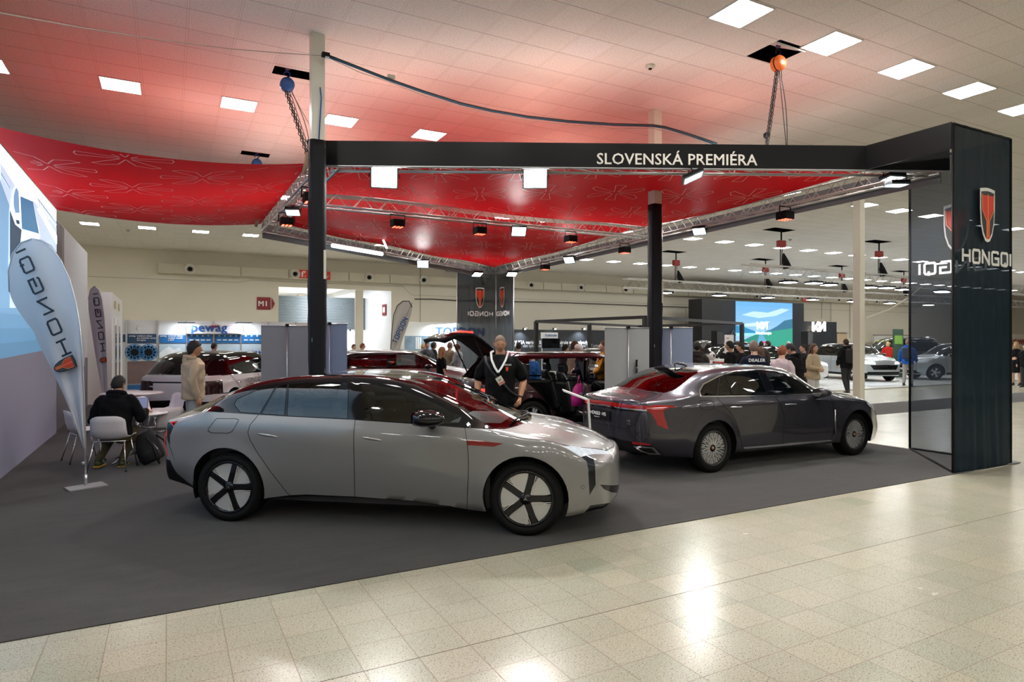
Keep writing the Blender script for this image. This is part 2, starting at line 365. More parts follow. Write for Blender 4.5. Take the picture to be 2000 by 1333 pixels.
# structural columns
CREAM=mat('column_cream',(.66,.64,.54),.4); WRAP=mat('black_wrap',(.006,.006,.009),.6,bump=.5,bscale=9,spec=.25)
def wrapped(name,x,y,w,z0,z1,parent):
    random.seed(int(x*10)); vs=[];fs=[];n=28;K=16
    for i in range(n):
        z=z0+(z1-z0)*i/(n-1)
        for k in range(K):
            a=2*PI*(k+.5)/K; c=max(abs(cos(a)),abs(sin(a))); r=w/2/c*(1+random.uniform(-.035,.05)) 
            if .42*n<i<.58*n: r*=1.06
            vs.append((x+cos(a)*r,y+sin(a)*r,z))
    for i in range(n-1):
        for k in range(K): fs.append((i*K+k,i*K+(k+1)%K,(i+1)*K+(k+1)%K,(i+1)*K+k))
    fs.append(tuple((n-1)*K+k for k in range(K)))
    return mesh(name,vs,fs,WRAP,parent,True)
def column(x,y,label,wz=None,cable=True):
    t=thing('hall_column',label,'column',(x,y,0))
    bx('shaft',(0,0,CZ/2),(.18,.18,CZ),CREAM,t,bev=.008)
    if wz:
        wrapped('fabric_wrap',0,0,.215,0,wz,t)
        MB().box((.08,-.118,wz*.62),(.035,.004,.4)).build('tape',CREAM,t)
    if cable: MB().tube([(.02,-.1,CZ-.75),(.03,-.12,CZ-.9),(.0,-.115,wz or 4.0)],.009,6).build('cable_drop',mat('blue_cable',(.02,.10,.35),.4),t,True)
    return t
column(1.83,9.15,'cream column with black fabric wrap and blue cable, behind the light grey car',4.53)
column(7.93,9.2,'black wrapped column passing through the red canopy behind the purple grey sedan',4.27,False)
c3=column(13.95,9.2,'bare cream column at the right edge of the red canopy',None,False)
MB().tube([(.11,-.05,5.9),(.11,-.05,3.9)],.012,6).build('blue_pipe',mat('blue_cable',(.02,.1,.35),.4),c3)
MB().tube([(.11,-.05,3.9),(.11,-.05,1.0)],.010,6).build('conduit',CREAM,c3)
bx('socket_box',(.12,-.06,.95),(.09,.07,.13),BLACKM,c3)
# ventilation duct on the back wall
t=thing('ventilation_duct','long cream square duct with round nozzles along the back wall','duct',(0,33.6,0))
mb=MB(); g=MB(); x=-.4; random.seed(3)
mb.box((29.8,.1,5.1),(60.4,.55,.42))
DUCT=mat('duct_cream',(.62,.58,.46),.5)
mb.build('duct_body',DUCT,t); k=0
while x<59:
    w=random.choice((1.3,1.7,2.2)); x+=w; g.box((x,-.18,5.1),(.03,.02,.44))
g.build('flange',mat('flange_grey',(.2,.19,.16),.6),t)
NZ=None
xn=0.9
for i in range(14):
    p=[.9,5.6,9.35,12.4,16.0,19.2,22.8,26.3,30.3,34.5,38.5,43.,48.,53.][i]
    q=MB().lathe([(.23,0),(.24,.10),(.20,.14),(.16,.10),(.10,.04)],20,0,Matrix.Translation((p,-.18,5.1))@Matrix.Rotation(PI/2,4,'X'))
    q.lathe([(.10,.04),(.10,.10),(.001,.11)],16,1,Matrix.Translation((p,-.18,5.1))@Matrix.Rotation(PI/2,4,'X'))
    q.build('nozzle',[mat('nozzle_white',(.72,.70,.62),.4),BLACKM],t,True)
def sign(name,label,x,z,w,h,draw,col=REDP,y=33.36,cat='sign'):
    t=thing(name,label,cat,(x,y,z)); bx('board',(0,0,0),(w,.02,h),col,t)
    m=MB(); draw(m); m.build('symbol',WHITE,t); return t
FM=lambda z=-.012:frame3((0,z,0),(1,0,0))
def P(m,pl): m.prism(pl,.006,0,FM())
sign('fire_sign','red hose reel sign on the duct, left of three red signs',6.0,5.12,.42,.42,lambda m:(P(m,[(-.1,-.15),(-.02,-.15),(-.02,.1),(-.1,.1)]),P(m,[(.0,.02),(.12,.1),(.1,.15),(-.05,.15),(-.05,.1),(.05,.1),(.0,.06)]),P(m,[(.04,-.15),(.12,-.05),(.09,-.15)])))
sign('fire_sign','red fire alarm sign on the duct, middle of three red signs',6.62,5.12,.42,.42,lambda m:(P(m,[(-.15,-.15),(-.11,-.15),(-.11,.02),(.02,.02),(.02,.14),(-.15,.14)]),P(m,[(.08,.0),(.14,.0),(.14,.06),(.08,.06)])))
sign('arrow_sign','red sign with white down arrow on the duct above the doorway',7.12,5.08,.42,.42,lambda m:P(m,[(-.03,.15),(.03,.15),(.03,-.04),(.12,.03),(.12,-.03),(0,-.15),(-.12,-.03),(-.12,.03),(-.03,-.04)]))
sign('fire_sign','small red fire equipment sign on the duct above the big screen',44.0,5.05,.95,.42,lambda m:[P(m,[(a-.06,-.14),(a-.02,-.14),(a-.02,.14),(a-.06,.14)]) for a in (-.3,-.15,0,.15,.3)])
m1=thing('direction_sign','dark red M1 direction sign with an arrow on the back wall','sign',(4.3,WY-.03,3.62))
DRED=mat('sign_dark_red',(.28,.02,.03),.4)
bx('board',(-.1,0,0),(.64,.03,.62),DRED,m1)
MB().prism([(.27,-.3),(.42,0),(.27,.3)],.03,0,frame3((0,.0,0),(1,0,0))).build('arrow',DRED,m1)
text('lettering','M1',.36,WHITE,frame3((-.37,-.02,-.13),(1,0,0)),m1,bold=.03)
m2=thing('direction_sign','red direction sign edge-on inside the doorway by the white wall','sign',(XO1-.03,44,3.4)); bx('board',(0,0,0),(.04,.9,.62),DRED,m2); bx('symbol',(-.025,0,0),(.01,.5,.3),WHITE,m2)
m3=thing('direction_sign','dark red sign on the white passage wall nearest the doorway edge','sign',(XO1-.03,35.2,3.5)); bx('board',(0,0,0),(.04,.7,.62),DRED,m3); bx('symbol',(-.025,0,0),(.01,.4,.3),WHITE,m3)
e=thing('emergency_light','small projector box on the back wall above the duct end','lamp',tuple(ony(880,524,33.8))); bx('housing',(0,0,0),(.5,.3,.32),mat('box_grey',(.2,.2,.2),.5),e); bx('lens',(-.08,-.16,0),(.1,.02,.1),emis('cold_lamp',(.7,.85,1),9),e)
# thin cable lines on wall
DKC=mat('dark_cable',(.05,.045,.04),.6)
tag(MB().tube([tuple(ony(u,v,33.9)) for u,v in ((810,584),(845,584),(895,587),(1000,589),(1100,591),(1260,597),(1340,600),(1372,601),(1500,603))],.03,5).build('wall_cable',DKC),'dark cable sagging along the back wall under the duct','cable')
tag(MB().tube([(X,33.98,4.62) for X in (-12,3.,)]+[(3.6,33.98,4.75),(11.4,33.98,4.75),(11.9,33.98,4.3),(60,33.98,4.3)],.012,4).build('wall_conduit',mat('conduit_grey',(.4,.37,.31),.6)),'thin grey conduit line running along the upper back wall','pipe')
for k,(u,a,b) in enumerate(((821,510,640),(1340,601,640),(1605,585,622),(1660,592,660),(1623,590,628))):
    p=ony(u,a,33.93); q=ony(u,b,33.93); tag(MB().tube([p,q],.022,5).build('downpipe',mat('conduit_grey',(.4,.37,.31),.6)),['thin vertical pipe on the back wall left of the far banner tower','thin vertical cable on the wall left of the dark screen building','thin pipe on the wall behind the cream column, left one','thin pipe on the wall right of the lit white letters','thin pipe on the wall just right of the dark screen building'][k],'pipe')
def detector(x,y,l):
    t=thing('smoke_detector',l,'smoke detector',(x,y,CZ)); MB().lathe([(.001,0),(.07,0),(.07,-.03),(.045,-.05),(.001,-.055)],16).build('body',mat('det_cream',(.6,.58,.5),.5),t,True); MB().lathe([(.03,-.05),(.025,-.065),(.001,-.068)],12).build('sensor',BLACKM,t,True)
p=fl(1270,127,CZ); detector(p.x,p.y,'round smoke detector on the pink lit ceiling above the lettered fascia')
p=fl(250,448,CZ); detector(p.x,p.y,'round smoke detector on the ceiling over the left feather flags')
p=fl(1543,467,CZ); detector(p.x,p.y,'round smoke detector on the ceiling near the far lighting truss')
# ================= stand: rig, canopy, towers =================
TZ=4.3; TS=.29
P4=Vector((2.08,9.62,0)); P1=Vector((10.25,5.56,0)); P2=Vector((10.95,21.9,0)); P3=Vector((2.05,15.85,0))
GALU=mat('truss_alu',(.60,.59,.57),.35,metal=.85)
def truss(a,b,z,label,size=TS,group='silver trusses of the canopy frame',cell=.5,r=.024):
    a=Vector((a[0],a[1],z)); b=Vector((b[0],b[1],z)); L=(b-a).length; d=(b-a).normalized(); n=Vector((-d.y,d.x,0))
    t=thing('lighting_truss',label,'truss',tuple((a+b)/2),math.atan2(d.y,d.x),group)
    for sy in (-1,1):
        for zz in (0,size): MB().tube([(-L/2,sy*size/2,zz),(L/2,sy*size/2,zz)],r,8).build('chord',GALU,t,True)
    m=MB(); k=int(L/cell)
    for i in range(k):
        x0=-L/2+L*i/k; x1=-L/2+L*(i+1)/k; xm=(x0+x1)/2
        for sy in (-1,1): m.tube([(x0,sy*size/2,0),(xm,sy*size/2,size),(x1,sy*size/2,0)],.009,5,caps=False)
        for zz in (0,size): m.tube([(x0,-size/2,zz),(x1,size/2,zz)],.008,5,caps=False)
    m.build('lattice',GALU,t,True)
    return t
truss(P4,P1,TZ,'front silver truss behind the lettered black fascia')
tr=truss(P1,P2,TZ,'long right silver truss running back from the near banner tower')
tl=truss(P3,P4,TZ,'left silver truss running back beside the black wrapped column')
truss((2.1,12.4),(10.35,12.4),TZ,'silver cross truss hanging through the middle of the red canopy')
tb=truss(P3,P2,TZ,'rear silver truss closing the red canopy at the back')
GRB=mat('grey_edge_cloth',(.20,.21,.22),.7)
def edge(a,b,off,z0,z1,name,label,m=GRB):
    a=Vector((a[0],a[1],0));b=Vector((b[0],b[1],0)); d=(b-a).normalized(); n=Vector((-d.y,d.x,0)); c=(a+b)/2+n*off
    o=MB().box((c.x,c.y,(z0+z1)/2),((b-a).length,.02,z1-z0),rz=math.atan2(d.y,d.x)).build(name,m); return tag(o,label,'fascia')
edge(P1,P2,-.18,4.18,4.5,'truss_skirt','grey cloth skirt along the outside of the right truss')
edge(P3,P2,.18,4.16,4.5,'truss_skirt','grey cloth skirt along the outside of the rear truss')
# ---- black fascia with letters
def fasc_m():
    return mat('fascia_black',(.003,.003,.004),.35,spec=.25)
FD=(P1-P4).normalized(); FN=Vector((FD.y,-FD.x,0))   # toward camera
A=P4+FN*.19-FD*.18; B=P1+FN*.19+FD*.1
t=thing('fascia_board','long black fascia board with white letters above the cars','fascia',(0,0,0))
MBF=MB().box(((A.x+B.x)/2,(A.y+B.y)/2,4.47),((B-A).length,.03,.35),rz=math.atan2(FD.y,FD.x)).build('board',fasc_m(),t)
MB().tube([(A.x,A.y,4.285),(B.x,B.y,4.285)],.012,6).build('bottom_rail',ALU,t)
p0=atd(1165,320,1); dirv=(p0-cam.location); # ray to fascia plane
def onfasc(u,v,off=.0):
    r=atd(u,v,1)-cam.location; q=A+FN*(.02+off); k=((q-cam.location).dot(FN))/(r.dot(FN)); return cam.location+r*k
a=onfasc(1165,320); b=onfasc(1479,320); 
lt=text('lettering','SLOVENSKÁ PREMIÉRA',.30,mat('letter_cream',(.80,.76,.70),.6),frame3(a,FD),None,ext=.003,bold=.012)
wd=max(v.co.dot(FD) for v in lt.data.vertices)-a.dot(FD); ht=.215
hh=[v.co.z for v in lt.data.vertices]; z0=a.z; capH=.30*.71
for v in lt.data.vertices:
    s=(v.co-a).dot(FD); z=v.co.z-a.z; o_=(v.co-a)-FD*s; o_.z=0
    v.co=a+FD*(s*(b-a).length/wd)+o_+Vector((0,0,z*((320-298)/FPX*9.3)/capH))
lt.parent=t
edge((9.12,4.72),(9.12,5.95),0,4.29,4.645,'side_fascia','short black fascia panel joining the lettered fascia to the near tower',fasc_m())
# ---- red canopy
RED=None
def red_m():
    m=bpy.data.materials.new('red_canopy_cloth'); m.use_nodes=True; N,L=nt(m); b=N['Principled BSDF']
    b.inputs['Base Color'].default_value=(.52,.003,.010,1); b.inputs['Roughness'].default_value=.5; b.inputs['Specular IOR Level'].default_value=.06
    tr=N.new('ShaderNodeBsdfTranslucent'); tr.inputs[0].default_value=(.6,.006,.012,1); mx=N.new('ShaderNodeMixShader'); mx.inputs[0].default_value=.3
    L.new(b.outputs[0],mx.inputs[1]); L.new(tr.outputs[0],mx.inputs[2]); L.new(mx.outputs[0],N['Material Output'].inputs[0]); return m
RED=red_m(); LINE=mat('cloth_print_line',(.86,.62,.55),.6)
def flower(c,e1,e2,R,zf,mb,inside):
    """outline flower of six petals"""
    def pt(r,a): return (c[0]+e1[0]*r*cos(a)+e2[0]*r*sin(a), c[1]+e1[1]*r*cos(a)+e2[1]*r*sin(a))
    for k in range(6):
        a=PI/2+k*PI/3; 
        w=1 if k in (1,4) else -1
        q=[(.13,-.5*w),(.20,-.33*w),(.34,-.27*w),(1.0,-.24*w),(.95,-.05*w),(.66,.25*w),(.36,.30*w),(.20,.36*w),(.13,.5*w)]
        if k%3==0: q=[(.13,-.5),(.20,-.34),(.34,-.24),(.93,-.17),(.955,0),(.93,.17),(.34,.24),(.20,.34),(.13,.5)]
        pl=[pt(R*r,a+s) for r,s in q]
        for (x0,y0),(x1,y1) in zip(pl[:-1],pl[1:]):
            if not(inside(x0,y0) and inside(x1,y1)): continue
            d=Vector((x1-x0,y1-y0)); 
            if d.length<1e-5: continue
            d.normalize(); n=Vector((-d.y,d.x))*.007; d*=.004
            v=[(x0-d.x-n.x,y0-d.y-n.y),(x1+d.x-n.x,y1+d.y-n.y),(x1+d.x+n.x,y1+d.y+n.y),(x0-d.x+n.x,y0-d.y+n.y)]
            mb.add([(x,y,zf(x,y)-.006) for x,y in v],[(3,2,1,0)],1)
def canopy(label,quadpts,zf,e1,e2,o,du,dv,R,nu=40,nv=24):
    """quadpts: 4 corners (x,y) ; bilinear grid, zf height"""
    a,b,c,d=[Vector(q) for q in quadpts]; mb=MB(); vs=[];fs=[]
    for j in range(nv+1):
        for i in range(nu+1):
            s=i/nu;r=j/nv; p=(a*(1-s)+b*s)*(1-r)+(d*(1-s)+c*s)*r; vs.append((p.x,p.y,zf(p.x,p.y)))
    for j in range(nv):
        for i in range(nu): k=j*(nu+1)+i; fs.append((k,k+1,k+nu+2,k+nu+1))
    mb.add(vs,fs,0)
    P=[a,b,c,d]
    ar=sum(P[i].x*P[(i+1)%4].y-P[(i+1)%4].x*P[i].y for i in range(4)); sg=1 if ar>0 else -1
    def inside(x,y):
        for i in range(4):
            p=P[i];q=P[(i+1)%4]
            if sg*((q.x-p.x)*(y-p.y)-(q.y-p.y)*(x-p.x))<.05: return False
        return True
    for i in range(-12,13):
        for j in range(-10,11):
            cu=i*du+(j%2)*du/2; cv=j*dv; cc=(o[0]+e1[0]*cu+e2[0]*cv,o[1]+e1[1]*cu+e2[1]*cv)
            if min(p.x for p in P)-R<cc[0]<max(p.x for p in P)+R and min(p.y for p in P)-R<cc[1]<max(p.y for p in P)+R:
                flower(cc,e1,e2,R,zf,mb,inside)
    ob=mb.build('red_canopy',[RED,LINE],None,True); return tag(ob,label,'canopy')
E1=(FD.x,FD.y); E2=(-FD.y,FD.x)
i4=P4+Vector((.18,.05,0)); i1=P1+Vector((-.17,.12,0))
zfr=lambda x,y:4.50+.05*sin(x*1.1+.4)*sin((y-8)*.9)
canopy('front red fabric canopy panel printed with white outline flowers over the cars',[(i4.x,i4.y),(i1.x,i1.y),(10.15,12.2),(2.22,12.2)],zfr,E1,E2,(5.12,10.82),1.27,1.6,.60)
canopy('rear red fabric canopy panel with white outline flowers behind the cross truss',[(2.22,12.62),(10.2,12.62),(10.75,21.5),(2.2,15.65)],zfr,E1,E2,(5.12,10.82),1.27,1.6,.60)
def zl(x,y):
    s=(x+1.87)/3.8; return 4.24*(1-s)+4.52*s-.42*s*(1-s)*1.6*(1-.25*(y-10)/6)
canopy('left pink red fabric canopy stretched from the truss to the lit screen wall',[(-1.85,9.3),(1.93,10.3),(1.93,16.2),(-1.85,14.8)],zl,(0,1),(1,0),(-.5,11.9),1.95,.97,.60)
# column 2 top plate collar
# ---- banner towers
def cloth_m(name,col,tr):
    if name in MT: return MT[name]
    m=bpy.data.materials.new(name); m.use_nodes=True; N,L=nt(m); b=N['Principled BSDF']; b.inputs['Base Color'].default_value=(*col,1); b.inputs['Roughness'].default_value=.5; b.inputs['Specular IOR Level'].default_value=.12
    if tr:
        t=N.new('ShaderNodeBsdfTransparent'); t.inputs[0].default_value=(.8,.85,.9,1); mx=N.new('ShaderNodeMixShader'); mx.inputs[0].default_value=tr
        L.new(b.outputs[0],mx.inputs[1]); L.new(t.outputs[0],mx.inputs[2]); L.new(mx.outputs[0],N['Material Output'].inputs[0])
    MT[name]=m; return m
def drape(name,a,b,z0,z1,m,parent,folds=5,amp=.02,seed=1,nu=36,nv=30,label=None,flare=.0):
    a=Vector(a);b=Vector(b); d=(b-a); n=Vector((d.y,-d.x,0)).normalized(); vs=[];fs=[]; rr=random.Random(seed); ph=[rr.uniform(0,6) for _ in range(4)]
    for j in range(nv+1):
        r=j/nv
        for i in range(nu+1):
            s=i/nu; w=sin(PI*s)**.5 if 0<s<1 else 0
            o=amp*w*(sin(s*folds*6.28+ph[0]+r*1.5)+.6*sin(s*folds*10+ph[1]-r*2))*(.35+.65*(1-r)) + flare*w*(1-r)**3
            p=a+d*s+n*o; vs.append((p.x,p.y,z0+(z1-z0)*r-.02*w*(1-r)*abs(sin(s*9))))
    for j in range(nv):
        for i in range(nu): k=j*(nu+1)+i; fs.append((k,k+1,k+nu+2,k+nu+1))
    return mesh(name,vs,fs,m,parent,True,label=label)
NAVY=cloth_m('navy_banner_cloth',(.006,.017,.027),.05); NAVY2=cloth_m('navy_voile',(.016,.022,.032),.27)
T=thing('banner_tower','tall near tower of dark navy banner cloth with emblem and white letters','banner tower',(0,0,0))
ta,tb_,tc_=(9.13,4.71),(10.56,4.69),(10.55,6.09)
drape('front_banner',(*ta,0),(*tb_,0),.03,4.64,NAVY,T,5,.010,2,nu=60,flare=.05)
drape('side_banner',(*tb_,0),(*tc_,0),.03,4.64,NAVY2,T,3,.012,3)
m=MB()
for (x,y) in (ta,tb_,tc_): m.tube([(x,y,.02),(x,y,4.62)],.018,6)
for z in (.02,4.62):
    for p,q in ((ta,tb_),(tb_,tc_),(tc_,ta)):
        if z>1 and (p,q)==(tc_,ta): continue
        m.tube([(*p,z),(*q,z)],.016,6)
m.build('frame',BLACKM,T,True)
bx('foot_plate',(10.6,4.75,.012),(.3,.2,.012),GRB,T)
Mf=frame3((9.845,4.655,0),(1,-.014,0))
s=MB(); shield(s,frame3((9.86,4.655,3.10),(1,-.014,0)),.72,.36,.006); s.build('emblem',SHM,T)
s=MB(); stroke(s,'HONGQI',frame3((9.24,4.650,2.80),(1,-.014,0)),.17,.16,.075,.035,.006); s.build('lettering',WHITE,T)
Mr=frame3((10.535,5.38,0),(0,-1,0))
s=MB(); shield(s,frame3((10.52,5.38,3.10),(0,-1,0)),.72,.36,.006); s.build('emblem',[mat('ghost_white',(.35,.35,.36),.6),BLKP,mat('ghost_red',(.35,.03,.02),.6),mat('ghost_orange',(.5,.15,.08),.6)],T)
s=MB(); stroke(s,'HONGQI',frame3((10.52,4.80,2.80),(0,-1,0)),.17,.16,.075,.035,.006,mirror=True)
xs_=[v for v in s.v]; cy=sum(v.y for v in xs_)/len(xs_); s.v=[Vector((v.x,v.y-cy+5.40,v.z)) for v in s.v]; s.build('lettering',WHITE,T)
T=thing('banner_tower','far banner tower of grey navy cloth with two mirrored emblems at the back corner','banner tower',(0,0,0))
NG=cloth_m('greyblue_voile',(.03,.038,.052),.12)
fc=(11.25,22.3)
drape('front_banner',(9.6,22.3,0),(*fc,0),.03,4.62,NG,T,6,.03,5)
drape('side_banner',(*fc,0),(11.25,20.85,0),.03,4.62,NG,T,4,.03,6)
MB().tube([(*fc,0.02),(*fc,4.6)],.025,6).tube([(9.6,22.3,0.02),(9.6,22.3,4.6)],.02,6).tube([(11.25,20.85,0.02),(11.25,20.85,4.6)],.02,6).build('frame',ALU,T,True)
s=MB(); shield(s,frame3((10.52,22.22,3.02),(1,0,0)),.76,.36,.008); s.build('emblem',SHM,T)
s=MB(); shield(s,frame3((11.16,21.6,3.02),(0,-1,0)),.76,.36,.008); s.build('emblem',SHM,T)
s=MB(); stroke(s,'HONGQI',frame3((11.06,22.22,2.72),(1,0,0)),.15,.13,.075,.035,.008,mirror=True); s.build('lettering',WHITE,T)
s=MB(); stroke(s,'HONGQI',frame3((11.16,21.05,2.72),(0,-1,0)),.15,.13,.075,.035,.008,mirror=True)
s.build('lettering',WHITE,T)
# ---- flood lights and par lamps
FL_E=emis('flood_glass',(1,1,.98),FLOOD); FL_C=emis('flood_glass_cold',(.75,.93,1),FLOOD*.6)
SEGS=[(P4,P1),(P1,P2),(Vector((2.1,12.4,0)),Vector((10.35,12.4,0))),(P3,P2),(P3,P4)]
def snap(p,mx=.6):
    p=Vector(p); best=None
    for a,b in SEGS:
        d=b-a; L=d.length; d=d/L; k=min(L,max(0,(Vector((p.x,p.y,0))-a).dot(d))); q=a+d*k; e=(q-Vector((p.x,p.y,0))).length
        if best is None or e<best[0]: best=(e,q)
    if best[0]<mx: return Vector((best[1].x,best[1].y,p.z)).lerp(p,0.0 if best[0]<.25 else .15/best[0])
    return p
def flood(p,aim,label,size=.30,em=None,power=FLOOD_W,col=(1,.98,.95),z_up=.0,spread=2.3):
    p=snap(p,.5); d=(Vector(aim)-p).normalized(); q=d.to_track_quat('-Z','Y')
    t=thing('floodlight',label,'floodlight',tuple(p)); t.rotation_euler=q.to_euler(); s=size
    MB().box((0,0,.03),(s*1.1,s*.9,.05)).build('housing',BLACKM,t,bev=.006)
    m=MB()
    for sx in (-1,1): m.box((sx*s*.52,0,0),(s*.05,s*.86,.03)); m.box((0,sx*s*.42,0),(s*1.0,s*.05,.03))
    m.build('rim',mat('teal_grey_rim',(.10,.13,.14),.4),t)
    bx('glass',(0,0,.002),(s*.98,s*.78,.006),em or FL_E,t)
    MB().tube([(-s*.6,0,.02),(-s*.6,0,.14),(s*.6,0,.14),(s*.6,0,.02)],.01,5).build('bracket',BLACKM,t)
    iv=q.to_matrix().to_4x4().inverted(); MB().tube([iv@Vector((0,0,.02)),iv@Vector((0,0,4.30-p.z))],.014,6).build('hanger',BLACKM,t)
    if power: area('flood_lamp',(0,0,-.02),(0,0,-1),power,s*.9,col,t,size_y=s*.7,spread=spread)
    return t
def fz(u,v,z=4.17): return fl(u,v,z)
q=fz(747,341); flood(q,(q.x-1.3,q.y-4.6,1.2),'brilliant square floodlight under the left half of the lettered fascia',.37,power=42)
q=fz(1044,354); flood(q,(q.x-2.6,q.y-4.6,1.0),'brilliant square floodlight under the middle of the lettered fascia',.34,power=42)
q=fz(1360,341); flood(q,(q.x+1.4,q.y-1.0,.0),'floodlight tilted down under the fascia letters, right of middle',.34,FL_C,power=50)
q=fz(567,414); flood(q,(1.5,11.0,0),'floodlight on the left truss beside the red corner',.24,FL_C,power=30)
q=fz(1003,455); flood(q,(5.5,9.0,0),'floodlight hanging from the middle cross truss, above the bald man',.30,FL_C,power=45)
q=fz(832,515); flood(q,(5.5,15.0,0),'floodlight on the rear truss left of the far tower',.34,FL_C,power=30)
q=fz(1351,450); flood(q,(8.0,9,0),'floodlight on the right truss just right of the black column',.26,FL_C,power=42)
q=fz(1102,507); flood(q,(8.0,14,0),'floodlight on the right truss near the far tower',.30,FL_C,power=30)
q=fz(947,535,4.15); flood(q,(9.9,19.5,1.0),'small floodlight above the left face of the far tower',.34,power=50)
q=fz(990,535,4.15); flood(q,(10.6,19.0,1.0),'small floodlight above the right face of the far tower',.34,power=42)
flood((9.62,5.72,4.22),(9.6,5.6,1.),'upper one of two floodlights at the near tower',.26,power=26)
flood((9.80,5.95,4.12),(9.75,5.85,0),'lower one of two floodlights at the near tower',.26,power=26)
q=fl(700,488,4.1)
t=thing('tube_lamp','long white tube lamp lit on the rear left truss','lamp',tuple(q),.55); MB().tube([(0,.05,.05),(0,.1,.30)],.014,6).build('hanger',ALU,t); MB().tube([(-.9,0,0),(.9,0,0)],.05,8).build('tube',emis('tube_glow',(.8,.97,1),6),t,True); MB().box((0,.03,.06),(1.8,.08,.03)).build('housing',ALU,t); bx('flap',(1.0,0,-.22),(.02,.05,.5),emis('tube_glow',(.8,.97,1),6),t).rotation_euler=(0,-.6,0)
PR=emis('red_led',(1,.06,.03),9.)
P0_=[None]
def par(p,label):
    p=snap(p,.7); p.z=4.106
    if P0_[0] is None:
        t=thing('wash_light',label,'stage light',tuple(p),0,'small black wash lights with red lamps on the trusses')
        MB().box((0,0,0),(.24,.24,.15)).build('housing',BLACKM,t,bev=.015)
        MB().tube([(-.15,0,0),(-.15,0,.17),(.15,0,.17),(.15,0,0)],.013,5).build('yoke',BLACKM,t)
        m=MB()
        for i in range(3):
            for j in range(3): m.lathe([(.001,-.078),(.022,-.08),(.024,-.074)],8,0,Matrix.Translation((-.07+.07*i,-.07+.07*j,0)))
        m.build('lamp_cells',PR,t); P0_[0]=t
    else:
        t=copy_tree(P0_[0]); t.location=p; t['label']=label
    return t
for (u,v,z,rz,l) in ((594,380,4.15,0,'wash light with red cells on the left truss, upper one beside the wrapped column'),(556,431,4.12,0,'wash light with red cells at the lower end of the left truss'),
  (780,431,4.14,0,'wash light with red cells on the cross truss, leftmost there'),(947,444,4.14,0,'wash light with red cells on the cross truss left of the hanging floodlight'),(1113,464,4.14,0,'wash light with red cells on the cross truss, rightmost there'),
  (1050,519,4.14,0,'wash light with red cells on the right truss, nearest the far tower'),(1195,484,4.14,0,'wash light with red cells on the right truss left of the black column'),(1513,415,4.14,0,'wash light with red cells on the right truss right of the black column')):
    par(fl(u,v,z),l)
# added red fill lights without fixtures, standing in for glow through the canopy cloth
W0=[None]
for i,(x,y) in enumerate(((3.2,10.2),(5.6,10.0),(7.4,11.6),(3.0,13.6),(5.5,8.6),(8.6,8.2),(0.6,12.8),(8.0,15.0))):
    l=area('red_ceiling_fill',(x,y,4.66),(x,y,6),RED_W,.5,(1,.58,.46)); l.name='red_ceiling_fill'
c_=(A+B)/2
o=area('ceiling_fill',(c_.x+FN.x*-.2,c_.y+FN.y*-.2,4.70),(c_.x,c_.y,6),24,8.6,(1,.93,.84),size_y=.3); o.rotation_euler=(PI,0,math.atan2(FD.y,FD.x))  # three added fill lights with no fixture, brightening the ceiling above the rig
o=area('ceiling_fill',(10.6,13.6,4.70),(10.6,13.6,6),22,.3,(1,.95,.88),size_y=15)
o=area('ceiling_fill',(2.0,12.8,4.75),(2,12.8,6),20,.3,(1,.90,.82),size_y=6)
